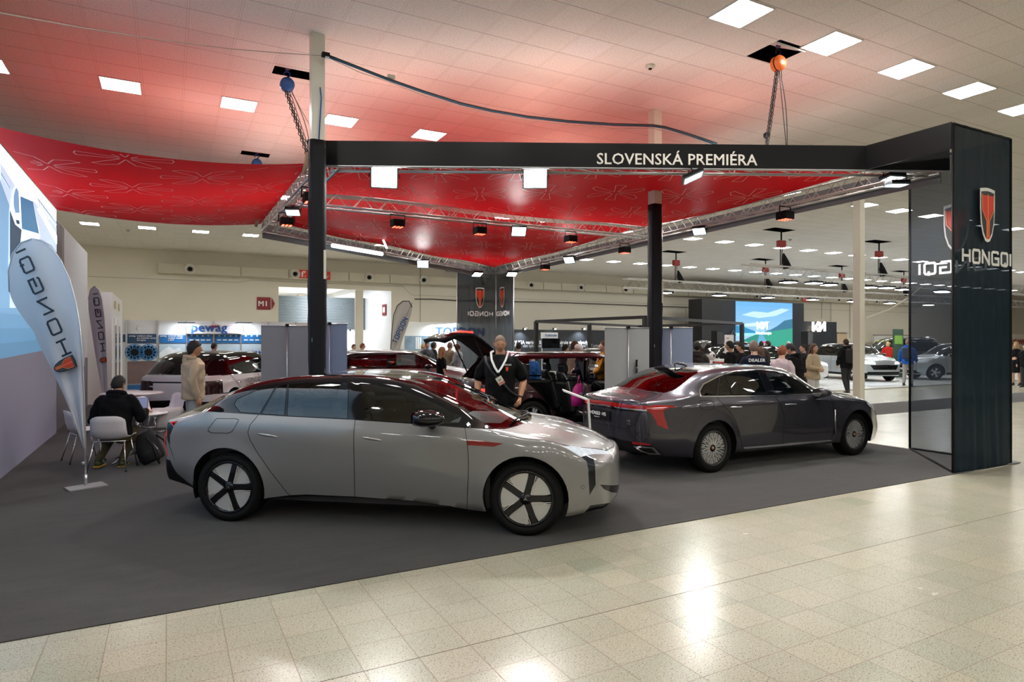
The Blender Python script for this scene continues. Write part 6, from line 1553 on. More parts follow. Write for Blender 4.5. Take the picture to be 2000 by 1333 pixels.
text('chest_text','DEALER',.028,WHITE,frame3((-.07,.215,1.345),(-1,-.2,0)),man,ext=.001,bold=.03)
MB().tube([(.20,.02,1.46),(.17,.13,1.38),(.08,.19,1.25),(-.05,.215,1.12),(-.16,.19,1.0),(-.22,.05,.94)],.016,6).build('shoulder_strap',mat('strap_navy',(.012,.014,.025),.7),man,True)
MB().tube([(-.27+.034*cos(a),.10+.02*sin(a)-.005,.925+.034*sin(a)*.5) for a in [2*PI*i/12 for i in range(12)]],.009,6,closed=True).build('wristwatch',BLACKM,man,True)
# --- man in beige jacket
x,y,_=at(377,10.2)
jac=(.60,.49,.35)
bg=person('person','young man in beige hooded jacket and grey trousers standing by the white SUV',(x,y,0),-(YAW+.95),1.74,'d','mop','black',jac,(.36,.37,.37),(.5,.5,.5),
  {'arms':{1:((.27,-.06,1.14),(.26,.02,.86)),-1:((-.26,-.05,1.14),(-.26,.03,.86))},'boxy':True,'hem':-.19,'wide':.025},'long',1.03,hood=True,near=True,headrot=(0,0,-.35),topname='jacket')
JM=MT['cloth_%d_%d_%d'%tuple(int(c*999) for c in jac)]
MB().box((.0,.0,0),(.13,.02,.015)).build('pocket_flap',mat('jacket_seam',(.42,.33,.22),.8),bg).location=(.10,.175,1.22)
MB().box((.0,.0,0),(.13,.02,.015)).build('pocket_flap',mat('jacket_seam',(.42,.33,.22),.8),bg).location=(-.10,.175,1.22)
for k in range(3): MB().lathe([(.001,0),(.007,.0),(.007,-.004)],8,0,Matrix.Translation((.205,.08-.05*k,.87))@Matrix.Rotation(PI/2,4,'Y')).build('button',DKC,bg)
# --- seated man
ang=-.27
CH1=Vector((-.66,10.22,0))
st=person('person','man in black hooded jacket seated with his back to the camera at a laptop',(CH1.x+.02,CH1.y+.02,0),ang,1.72,'a','short','black',(.008,.008,.010),(.09,.075,.03),(.05,.06,.02),
  {'hip':(0,0,.50),'chest':(0,.06,.86),'neck':(0,.10,1.04),'head':(.0,.14,1.165),'arms':{1:((.30,.10,.70),(.27,.40,.76)),-1:((-.29,.08,.68),(-.18,.34,.74))},'hands':{1:{'d':(.15,1,.05),'p':(0,0,-1),'side':-1,'curl':.4},-1:{'d':(.3,1,.05),'p':(0,0,-1),'side':-1,'curl':.4}},
   'legs':{1:((.12,.42,.50),(.02,.22,.09)),-1:((-.15,.40,.46),(-.24,.10,.12))},'hem':-.15,'solec':(.5,.28,.02),'sole':.5},'long',1.12,hood=True,near=True,headrot=(-.25,0,-.3))
MB().tube([(-.07,.215,1.17),(.0,.235,1.165),(.07,.215,1.17)],.003,5).build('glasses',BLACKM,st,True)
# --- small background visitors
def bp(u,vtop,H,to,label,**k):
    """person whose crown sits at photo row vtop; distance from height"""
    z0=k.pop('z0',0.); d=k.pop('d',None)
    if d is None: d=FPX*(CAMH-H-z0)/(vtop-666)
    x,y,_=at(u,d); pose=k.pop('pose',None)
    return person('person',label,(x,y,z0),-(YAW+to),H,pose=pose,**k)
FOLD={'arms':{1:((.24,.02,1.15),(.06,.22,1.10)),-1:((-.24,.02,1.15),(-.02,.24,1.06))},'hands':{1:{'d':(-1,.1,0),'p':(0,-1,0),'side':1},-1:{'d':(1,.1,0),'p':(0,-1,0),'side':-1}}}
REACH={'arms':{1:((.28,.15,1.35),(.30,.35,1.60)),-1:((-.24,.0,1.15),(-.25,.15,1.0))}}
LOOKD={'head':(0,.09,1.60),'neck':(0,.04,1.47),'arms':FOLD['arms'],'hands':FOLD['hands']}
bp(862,683,1.60,1.1,'woman with long blond hair in a black t-shirt beside the silver coupe SUV',d=15.6,hair='long',hc='blond',top=(.01,.01,.012),sleeve='short',female=True,topname='t_shirt')
bp(878,677,1.70,.8,'man in a tan shirt with his back turned, right of the woman in black',d=21.5,hair='short',hc='greyshort',top=(.33,.25,.16),build=1.15,topname='shirt')
bp(895,682,1.66,-1.0,'person in a pale blue shirt reaching up under the raised tailgate',d=21,hair='short',hc='brown',top=(.45,.52,.56),pose=REACH,topname='shirt')
bp(834,673,1.72,2.6,'man with short brown hair looking over the silver coupe SUV',d=22.2,hair='short',hc='brown',top=(.10,.12,.14))
bp(846,675,1.70,1.2,'person with curly black hair and dark top behind the silver coupe SUV',d=22.8,hair='mop',hc='black',skin='c',top=(.015,.015,.018))
bp(826,676,1.66,.3,'person with fair hair seen from behind over the silver coupe SUV',d=23,hair='short',hc='blond',top=(.4,.38,.33))
bp(672,688,1.58,.9,'person in khaki top at the doorway, leftmost of three heads there',d=22,hair='short',hc='brown',top=(.14,.13,.09))
bp(690,680,1.62,2.0,'child with brown hair in the doorway, middle of three heads there',d=25,hair='short',hc='brown',top=(.25,.25,.25))
bp(707,676,1.66,1.3,'man with ginger brown hair in the doorway, rightmost of three heads there',d=24,hair='short',hc='auburn',top=(.06,.06,.07))
bp(417,675,1.70,.4,'man with cropped hair behind the roof of the white SUV',d=18.5,hair='buzz',hc='dark',top=(.03,.03,.035))
bp(1013,677,1.70,.3,'man seen behind the dark red SUV roof beside the bald man',d=19,hair='short',hc='dark',top=(.05,.04,.04))
bp(1103,678,1.66,1.3,'man in a dark baseball cap behind the dark red SUV',d=17,hair='cap',hc='dark',top=(.04,.04,.045),capc=(.02,.022,.018))
bp(1121,672,1.74,1.2,'person with curly brown hair and cream collar behind the dark red SUV',d=16.5,hair='mop',hc='brown',top=(.45,.40,.30))
bp(1138,678,1.70,-1.6,'white-haired man in dark navy jacket bending his head at the red SUV windshield',d=15,hair='short',hc='white',top=(.012,.016,.03),pose=LOOKD,headrot=(-.5,0,0))
bp(1182,666,1.75,-1.5,'man in mustard yellow jacket with glasses at the left edge of the grey banner',d=14,hair='short',hc='brown',top=(.62,.30,.02),hood=True,pose=FOLD)
bp(1046,697,1.55,-1.2,'person leaning inside the dark red SUV, seen through the open door',d=14.9,hair='short',hc='brown',top=(.02,.10,.30),pose={'head':(0,.16,1.58),'neck':(0,.08,1.45),'chest':(0,.03,1.28)})
# right hand groups
bp(1362,672,1.72,.3,'person in grey brown hoodie with dark cap at the right edge of the blue banner',d=15,hair='cap',hc='dark',top=(.045,.04,.038),hood=True)
bp(1370,677,1.60,-.9,'dark haired woman half hidden behind the hoodie wearer',d=16.2,hair='long',hc='dark',top=(.05,.045,.05),female=True)
bp(1427,670,1.74,-1.0,'man in black beanie and black leather jacket by the white crossover',d=16,hair='beanie',hc='dark',top=(.012,.012,.014))
bp(1448,675,1.70,-1.2,'young man with brown hair in black jacket right of the beanie wearer',d=17,hair='short',hc='dark',top=(.014,.014,.016))
dl=bp(1473,670,1.75,.05,'grey haired man in dark navy dealer shirt with emblem on his back',d=12.2,hair='short',hc='greyshort',top=(.010,.014,.028),sleeve='short',build=1.12,topname='t_shirt')
text('back_text','DEALER',.085,WHITE,frame3((-.16,-.175,1.36),(1,0,0)),dl,ext=.002,bold=.02)
s=MB(); shield(s,frame3((0.0,-.175,1.06),(1,0,0)),.22,.13,.004); s.build('back_emblem',[BLKP,BLKP,mat('emblem_orange',(.75,.12,.03),.6),ORP],dl)
bp(1484,676,1.62,.6,'woman with long dark auburn hair behind the dealer shirt man',d=13.4,hair='long',hc='brown',top=(.02,.02,.022),female=True)
bp(1527,677,1.66,.95,'man with reddish hair in a pale pink shirt behind the purple grey sedan',d=12.3,hair='short',hc='auburn',top=(.62,.50,.52),topname='shirt',near=True,build=1.08)
bp(1553,678,1.72,-.9,'bearded man in black hooded top looking down beside the pink shirt man',d=13.2,hair='short',hc='black',skin='a',top=(.008,.008,.009),hood=True,pose=LOOKD,headrot=(-.5,0,0),build=1.1)
bp(1588,675,1.68,2.6,'woman with long light brown hair in a cream blazer and white trousers',d=16.0,hair='long',hc='brown',top=(.62,.52,.36),legs=(.72,.72,.70),female=True,pose=FOLD,near=True)
bp(1570,680,1.66,-1.6,'person with dark hair tied back beside the cream blazer woman',d=18,hair='short',hc='dark',top=(.03,.03,.035))
bp(1546,673,1.66,PI,'woman with long dark hair facing the camera in front of the dark screen wall',d=26,hair='long',hc='dark',top=(.03,.03,.04),female=True)
bp(1541,670,1.72,-.6,'grey haired man near the foot of the big screen, right one',d=25,hair='short',hc='grey',top=(.05,.06,.08))
bp(1487,670,1.74,.5,'dark haired visitor in front of the big screen, left of two',d=24,hair='short',hc='dark',top=(.06,.05,.05))
bp(1501,670,1.74,-1.2,'dark haired visitor in a pale shirt before the big screen, right of two',d=25,hair='mop',hc='dark',top=(.5,.45,.42))
bk=bp(1653,668,1.76,-.1,'man in black with a black backpack walking left of the bare cream column',d=20.5,hair='short',hc='dark',top=(.012,.012,.014),legs=(.02,.02,.022),shoes=(.05,.05,.05),z0=.05,hood=True,
   pose={'legs':{1:((.09,.10,.50),(.10,.06,.09)),-1:((-.09,-.02,.50),(-.10,-.20,.13))},'solec':(.8,.8,.8),'sole':.8})
MB().box((0,-.22,1.22),(.30,.17,.46)).build('backpack',mat('pack_black',(.008,.008,.010),.7),bk,bev=.06).name='backpack'
bp(1734,671,1.66,.6,'blond person in a red vest behind the silver SUV by the column',d=33,hair='bob',hc='blond',top=(.55,.03,.02),z0=.05)
bb=bp(1773,670,1.76,.75,'man in bright blue jacket and grey trousers with navy backpack, left of the near tower',d=24.0,hair='short',hc='greyshort',top=(.02,.12,.50),legs=(.30,.29,.28),shoes=(.02,.02,.02),z0=.05,hood=True,
   pose={'legs':{1:((.09,.14,.50),(.10,.10,.09)),-1:((-.09,-.02,.50),(-.10,-.14,.12))}})
MB().box((0,-.21,1.24),(.30,.18,.44)).build('backpack',mat('pack_navy',(.015,.03,.06),.7),bb,bev=.06)
bp(1985,671,1.66,-2.2,'blond woman in a short black dress standing at the far right edge',d=24.5,hair='long',hc='blond',top=(.010,.010,.012),female=True,topname='dress',sleeve='short',pose=FOLD,z0=.05)
bp(2003,680,1.6,-2.0,'person in dark clothes cut off by the right edge of the view',d=23.5,hair='short',hc='dark',top=(.012,.012,.015),z0=.05)
# ================= furniture and booths =================
SHELL=mat('chair_shell_white',(.74,.71,.73),.35)
def shell_chair():
    t=thing('shell_chair','white plastic shell chair with chrome legs','chair')
    # shell surface: param s along profile (front edge -> back top), w across
    prof=[(.24,.41),(.20,.43),(.10,.425),(-.02,.415),(-.12,.425),(-.18,.47),(-.205,.56),(-.22,.66),(-.235,.745)]
    vs=[];fs=[];nw=12
    for k,(y,z) in enumerate(prof):
        f=k/(len(prof)-1); hw=.225 if k<5 else .225-.02*(k-5)/4
        for i in range(nw+1):
            w=-1+2*i/nw; lift=.035*abs(w)**3 if k<5 else 0; fwd=.055*abs(w)**3 if k>=4 else 0
            x=w*hw; zz=z+lift; yy=y+fwd
            if k==len(prof)-1: zz-=.05*abs(w)**5
            if k==0: yy-=.05*abs(w)**5
            vs.append((x,yy,zz))
    n=nw+1
    for k in range(len(prof)-1):
        for i in range(nw): fs.append((k*n+i,k*n+i+1,(k+1)*n+i+1,(k+1)*n+i))
    o=mesh('shell',vs,fs,SHELL,t,True); md=o.modifiers.new('s','SOLIDIFY'); md.thickness=.012
    m=MB().tube([(-.2,-.12,.40),(.2,-.12,.40)],.010,8).tube([(-.2,.12,.40),(.2,.12,.40)],.010,8); m.build('under_frame',CHROME,t,True)
    for sx in (-1,1):
        for sy in (-1,1):
            l=MB().tube([(sx*.18,sy*.12,.405),(sx*.235,sy*.22,.0)],[.0105,.009],8).build('leg',CHROME,t,True)
            MB().tube([(sx*.233,sy*.216,.018),(sx*.235,sy*.22,.0)],.012,8).build('foot_cap',BLACKM,l,True)
    return t
ch=shell_chair()
ch.location=(CH1.x,CH1.y,.006); ch.rotation_euler=(0,0,-.27); ch['label']='white shell chair under the seated man in black'
def chair(u,d,to,label):
    x,y,_=at(u,d); c=copy_tree(ch); c.location=(x,y,.006); c.rotation_euler=(0,0,-(YAW+to)); c['label']=label; return c
ch['group']='white shell chairs at the meeting tables'
chair(319,9.7,-1.15,'white shell chair right of the round table, nearest the grey car tail')
chair(331,12.2,-2.6,'white shell chair with its tall back toward the beige jacket man')
chair(297,11.5,1.5,'white shell chair seen side-on behind the laptop')
chair(246,12.9,PI,'white shell chair peeking out right of the seated man head')
chair(163,9.35,.75,'white shell chair half hidden by the large feather flag')
def rtable(x,y,z,r,label):
    t=thing('round_table',label,'table',(x,y,.006)); MB().lathe([(.001,z),(r-.01,z),(r,z-.008),(r,z-.02),(r-.012,z-.026),(.001,z-.026)],40).build('table_top',WPL,t,True)
    MB().tube([(0,0,z-.02),(0,0,.1)],.03,12).build('column',CHROME,t,True)
    for k in range(4):
        a=PI/4+k*PI/2; MB().tube([(0,0,.12),(.15*cos(a),.15*sin(a),.09),(.36*cos(a),.36*sin(a),.015)],[.02,.018,.012],8).build('leg',CHROME,t,True)
    return t
x,y,_=at(262,9.35); rtable(x,y,.70,.44,'white round table with chrome foot in front of the seated man')
x2,y2,_=at(258,12.6); rtable(x2,y2,.73,.55,'white round table farther back, behind the seated man head')
lp=thing('laptop','open laptop with bluish screen on the white round table','laptop',(x-.02,y-.12,.707),-.33)
bx('base',(0,0,.008),(.32,.22,.014),mat('laptop_grey',(.25,.25,.27),.35,metal=.6),lp)
o=MB().box((0,0,.105),(.32,.008,.21)).build('lid',mat('laptop_grey',(.25,.25,.27),.35,metal=.6),lp); o.location=(0,.11,.012); o.rotation_euler=(-.3,0,0)
bx('display',(0,-.006,.105),(.30,.003,.19),emis('laptop_screen',(.16,.18,.30),.55),o)
# backpack
def rucksack():
    bxp,byp,_=at(289,9.05)
    t=thing('backpack','black backpack leaning on the chair beside the seated man','backpack',(bxp,byp,.0),-(YAW-.3))
    m=MB(); vs=[]
    loft(m,[((0,0,.03),.15,.11),((0,0,.12),.175,.125),((.01,0,.25),.17,.12),((.03,0,.38),.14,.10),((.05,0,.46),.09,.07)])
    loft(m,[((.02,-.10,.05),.11,.07),((.02,-.11,.16),.12,.08),((.03,-.09,.27),.09,.05)])
    me=remesh(m,.012,14); me.polygons.foreach_set('use_smooth',[True]*len(me.polygons)); me.materials.append(mat('pack_cloth',(.010,.010,.012),.8,bump=.5,bscale=40)); o=bpy.data.objects.new('bag_body',me); COL.objects.link(o); o.parent=t; o.rotation_euler=(0,-.45,0); o.location=(.10,0,.03)
    MB().tube([(.0,-.13,.40),(.10,-.19,.30),(.14,-.20,.15),(.18,-.16,.04)],.013,6).tube([(.10,.0,.42),(.2,-.02,.35),(.28,-.03,.2),(.33,-.03,.06)],.014,6).build('strap',BLACKM,t,True)
    MB().tube([(.10,-.185,.33),(.16,-.20,.26),(.20,-.20,.17)],.004,5).build('zip',CHROME,t,True)
rucksack()
# feather flags
FLAGC=cloth_m('flag_white_cloth',(.60,.60,.64),.0)
def feather(name,label,out,base,d,lift=0,parts=None,basew=None,txt=None,tilt=0):
    """out: photo outline points on the plane facing camera at depth d (flag cloth stands in that plane, real cloth with ripples)"""
    t=thing(name,label,'flag',base); B=Vector(base)
    pts=[atd(u,v,d)-B for u,v in out]
    cx=sum((p for p in pts),Vector())/len(pts)
    # triangulate via grid rows: split left / right chains by z
    return t,pts
def ruled(left,right,n,m,ripple,d,B):
    """left,right chains of photo points top->bottom"""
    def samp(ch,t):
        L=[0]
        for a,b in zip(ch[:-1],ch[1:]): L.append(L[-1]+math.hypot(a[0]-b[0],a[1]-b[1]))
        q=t*L[-1]
        for i in range(len(ch)-1):
            if q<=L[i+1] or i==len(ch)-2:
                k=(q-L[i])/(L[i+1]-L[i]+1e-9); return (ch[i][0]+(ch[i+1][0]-ch[i][0])*k,ch[i][1]+(ch[i+1][1]-ch[i][1])*k)
    def cat(ch):
        o=[]
        for i in range(len(ch)-1):
            p0=ch[max(i-1,0)];p1=ch[i];p2=ch[i+1];p3=ch[min(i+2,len(ch)-1)]
            for k in range(4):
                q=k/4; o.append(tuple(.5*((2*p1[c])+(-p0[c]+p2[c])*q+(2*p0[c]-5*p1[c]+4*p2[c]-p3[c])*q*q+(-p0[c]+3*p1[c]-3*p2[c]+p3[c])*q**3) for c in (0,1)))
        return o+[ch[-1]]
    left=cat(left);right=cat(right)
    vs=[];fs=[]
    for i in range(n+1):
        t=(i/n)**1.35; a=samp(left,t);b=samp(right,t)
        for j in range(m+1):
            s=j/m; u=a[0]+(b[0]-a[0])*s; v=a[1]+(b[1]-a[1])*s
            dd=d+ripple*sin(s*7+t*6)*s*(1-s)*4*(.3+t)
            vs.append(atd(u,v,dd)-B)
    for i in range(n):
        for j in range(m): k=i*(m+1)+j; fs.append((k,k+m+1,k+m+2,k+1))
    return vs,fs
def bigflag():
    B=fl(167,950); B.z=.006; d=(B.x*FW[0]+B.y*FW[1]); t=thing('feather_flag','large white feather flag with mirrored black letters on a metal foot plate, nearest the camera','flag',tuple(B))
    left=[(62,467),(40,475),(22,500),(16,535),(19,572),(31,600),(52,630),(67,650),(72,665),(90,700),(112,745),(132,790),(150,838),(163,876)]
    right=[(62,467),(80,470),(98,482),(118,510),(134,545),(146,590),(154,640),(159,700),(162,760),(165,820),(166,876)]
    vs,fs=ruled(left,right,40,14,.03,d,B); mesh('flag_cloth',vs,fs,FLAGC,t,True)
    pole=[(167,948),(167,876),(165,800),(161,700),(156,640),(148,590),(136,545),(119,508),(99,480),(80,469),(62,466),(42,473),(24,496),(16,530),(18,570)]
    MB().tube([tuple(atd(u,v,d+.0)-B) for u,v in pole],[.014,.012,.010,.009,.009]+[.008]*10,8).build('pole',ALU,t,True)
    MB().tube([(0,0,.0),(0,0,.14)],.018,10).ball((-.02,-.03,.28),.02,8).build('pole_socket',ALU,t,True)
    # foot plate, four corners read on the floor
    c=[fl(125,955)-B,fl(136,962)-B,fl(212,950)-B,fl(198,943)-B]; m=MB(); m.add([(p.x,p.y,0) for p in c]+[(p.x,p.y,.012) for p in c],[(3,2,1,0),(4,5,6,7),(0,1,5,4),(1,2,6,5),(2,3,7,6),(3,0,4,7)]); m.build('foot_plate',mat('steel_plate',(.38,.38,.38),.45,metal=.3),t)
    for k in range(4): MB().lathe([(.001,.004),(.006,.004),(.006,.0)],8,0,Matrix.Translation((.04*(-1)**k,.03*(1 if k<2 else -1),.012))).build('screw',CHROME,t)
    # lettering runs down the flag, read mirrored
    o=atd(44,508,d-.035)-B; e=atd(146,738,d-.035)-B; dr=(e-o).normalized(); F3=Vector((-FW[0],-FW[1],0)); up=F3.cross(dr).normalized()
    L=(e-o).length
    M=Matrix.Identity(4)
    for i in range(3): M[i][0]=-dr[i];M[i][1]=up[i];M[i][2]=F3[i];M[i][3]=(atd(121,696,d-.06)-B)[i]
    s=MB(); h=.125; stroke(s,'HONGQI',M,h,.175,.095,.024,.003)
    # mirror across line direction: flip local x order so that H sits lowest
    s.build('lettering',mat('letter_navy',(.02,.025,.035),.5),t)
    M2=Matrix.Identity(4)
    for i in range(3): M2[i][0]=dr[i];M2[i][1]=up[i] ;M2[i][2]=F3[i];M2[i][3]=(atd(106,722,d-.06)-B)[i]
    s=MB(); shield(s,M2,.27,.155,.003); s.build('emblem',[BLKP,mat('emblem_grey',(.07,.07,.07),.5),mat('emblem_redbright',(.7,.06,.02),.5),ORP],t)
    s.v
    return t
bigflag()
def smallflag():
    d=13.4; B=atd(209,666,d); B.z=.006; t=thing('feather_flag','smaller white feather flag with mirrored letters standing behind the large one','flag',tuple(B))
    left=[(185,559),(178,565),(173,580),(173,605),(178,640),(184,680),(191,720),(199,760),(207,800)]
    right=[(185,559),(193,566),(199,585),(203,620),(206,660),(208,700),(209,750),(209,800)]
    vs,fs=ruled(left,right,24,8,.02,d,B); mesh('flag_cloth',vs,fs,FLAGC,t,True)
    MB().tube([tuple(atd(u,v,d)-B) for u,v in [(209,829),(209,800),(209,740),(207,670),(204,620),(199,584),(193,566),(185,558),(177,565),(172,585)]],.009,6).build('pole',ALU,t,True)
    bx('foot_plate',(0,0,.006),(.4,.4,.01),mat('steel_plate',(.38,.38,.38),.45),t)
    M=Matrix.Identity(4); o=atd(184,580,d-.05)-B; e=atd(199,690,d-.05)-B; dr=(e-o).normalized(); F3=Vector((-FW[0],-FW[1],0)); up=F3.cross(dr).normalized()
    for i in range(3): M[i][0]=-dr[i];M[i][1]=up[i];M[i][2]=F3[i];M[i][3]=(atd(197,686,d-.05)-B)[i]
    s=MB(); stroke(s,'HONGQI',M,.10,.155,.085,.02,.003); s.build('lettering',mat('letter_navy',(.02,.025,.035),.5),t)
    for i in range(3): M[i][0]=dr[i];M[i][1]=up[i];M[i][3]=(atd(194,704,d-.05)-B)[i]
    s=MB(); shield(s,M,.15,.11,.003); s.build('emblem',[BLKP,mat('emblem_grey',(.07,.07,.07),.5),mat('emblem_redbright',(.7,.06,.02),.5),ORP],t)
smallflag()
def topflag():
    d=27.; B=atd(763,666,d); B.z=0.; t=thing('feather_flag','white feather flag with blue vertical letters by the doorway','flag',tuple(B))
    left=[(795,588),(783,590),(775,600),(770,620),(767,645),(765,670),(762,690),(762,705)]
    right=[(795,588),(803,592),(805,602),(801,620),(793,645),(785,668),(778,690),(773,705)]
    vs,fs=ruled(left,right,24,8,.05,d,B); mesh('flag_cloth',vs,fs,mat('flag_cream',(.62,.61,.58),.7),t,True)
    MB().tube([tuple(atd(u,v,d)-B) for u,v in [(762,747),(762,700),(765,650),(769,615),(776,597),(787,588),(799,588),(805,600)]],.02,6).build('pole',DKC,t,True)
    bx('foot_plate',(0,0,.006),(.5,.5,.01),mat('steel_plate',(.38,.38,.38),.45),t)
    o=atd(769,668,d-.1)-B; e=atd(789,624,d-.1)-B; dr=(e-o).normalized(); F3=Vector((-FW[0],-FW[1],0)); up=F3.cross(dr).normalized(); M=Matrix.Identity(4)
    for i in range(3): M[i][0]=dr[i];M[i][1]=up[i];M[i][2]=F3[i];M[i][3]=(atd(774,671,d-.12)-B)[i]
    s=MB(); stroke(s,'TOPDON',M,.18,.13,.07,.04,.004); s.build('lettering',mat('letter_blue',(.03,.10,.33),.5),t)
    for i in range(3): M[i][3]=(atd(793,620,d-.12)-B)[i]
    text('small_text','Professional Diagnostics',.07,BLKP,M,t,ext=.003)
topflag()
# roll-up banners seen from behind
def rollup(u0,u1,vt,d0,d1,pu,label,col,group=None):
    a=atd(u0,666,d0);b=atd(u1,666,d1); zt=CAMH+(666-vt)/FPX*(d0+d1)/2; c=(a+b)/2; t=thing('rollup_banner',label,'banner',(c.x,c.y,.006)); a-=c;b-=c
    a.z=b.z=0; drape('banner_cloth',tuple(a),tuple(b),.08,zt,col,t,2,.012,int(u0),nu=18,nv=10)
    MB().tube([(a.x,a.y,zt),(b.x,b.y,zt)],.014,8).build('top_rail',ALU,t,True)
    d=(b-a).normalized(); n=Vector((-d.y,d.x,0)); 
    if n.dot(Vector((FW[0],FW[1],0)))>0: n=-n
    k=(pu-u0)/(u1-u0); p=a.lerp(b,k)+n*.035
    MB().tube([(p.x,p.y,.08),(p.x,p.y,zt+.01)],.009,8).build('support_pole',ALU,t,True); MB().box((p.x,p.y,zt+.01),(.05,.05,.04)).build('top_clip',BLACKM,t)
    MB().box((0,0,.045),((b-a).length,.10,.08),rz=math.atan2(d.y,d.x)).build('base_cassette',ALU,t,bev=.02)
GB=mat('banner_grey_back',(.25,.25,.28),.75); BB=mat('banner_blue_back',(.26,.31,.42),.7)
rollup(510,612,637,10.6,10.75,561,'plain grey back of a roll-up banner left of the wrapped column',GB)
rollup(618,678,634,10.9,10.3,648,'bluish roll-up banner back right of the wrapped column',BB)
rollup(1181,1268,641,11.35,11.6,1225,'plain grey roll-up banner back left of the black column behind the purple grey sedan',mat('banner_grey_back2',(.36,.37,.37),.7))
rollup(1285,1353,641,12.15,11.7,1313,'bluish roll-up banner back right of the black column behind the purple grey sedan',BB)
# ---- info stand in front of the purple sedan
d=7.7; B=atd(1159,845,d); B.z=.006; t=thing('info_stand','thin white angled information stand between the two sedans','stand',tuple(B))
p1=atd(1149,780,d)-B; p2=atd(1101,762,d+.05)-B
MB().tube([(0,0,.01),tuple(p1)],.014,4).build('post',WPL,t); 
e1=(p2-p1); n_=Vector((FW[0],FW[1],0))*.22
MB().add([p1,p2,p2+n_,p1+n_,p1-Vector((0,0,.02)),p2-Vector((0,0,.02)),p2+n_-Vector((0,0,.02)),p1+n_-Vector((0,0,.02))],[(0,1,2,3),(7,6,5,4),(0,4,5,1),(1,5,6,2),(2,6,7,3),(3,7,4,0)]).build('sign_plate',WPL,t)
bx('foot_plate',(0,.0,.008),(.25,.3,.012),WPL,t)
# pink bag
x,y,_=at(1131,11.6); b=thing('shopping_bag','bright pink bag hanging by the open front door of the dark red SUV','bag',(x,y,.58)); m=MB(); loft(m,[((0,0,0),.16,.07),((0,0,.15),.17,.09),((0,0,.32),.12,.06),((0,0,.40),.05,.03)]); m.build('bag_body',mat('pink_plastic',(.65,.03,.30),.4),b,True); MB().tube([(-.04,0,.38),(0,0,.55),(.04,0,.38)],.008,6).build('handle',mat('pink_plastic',(.65,.03,.30),.4),b,True)
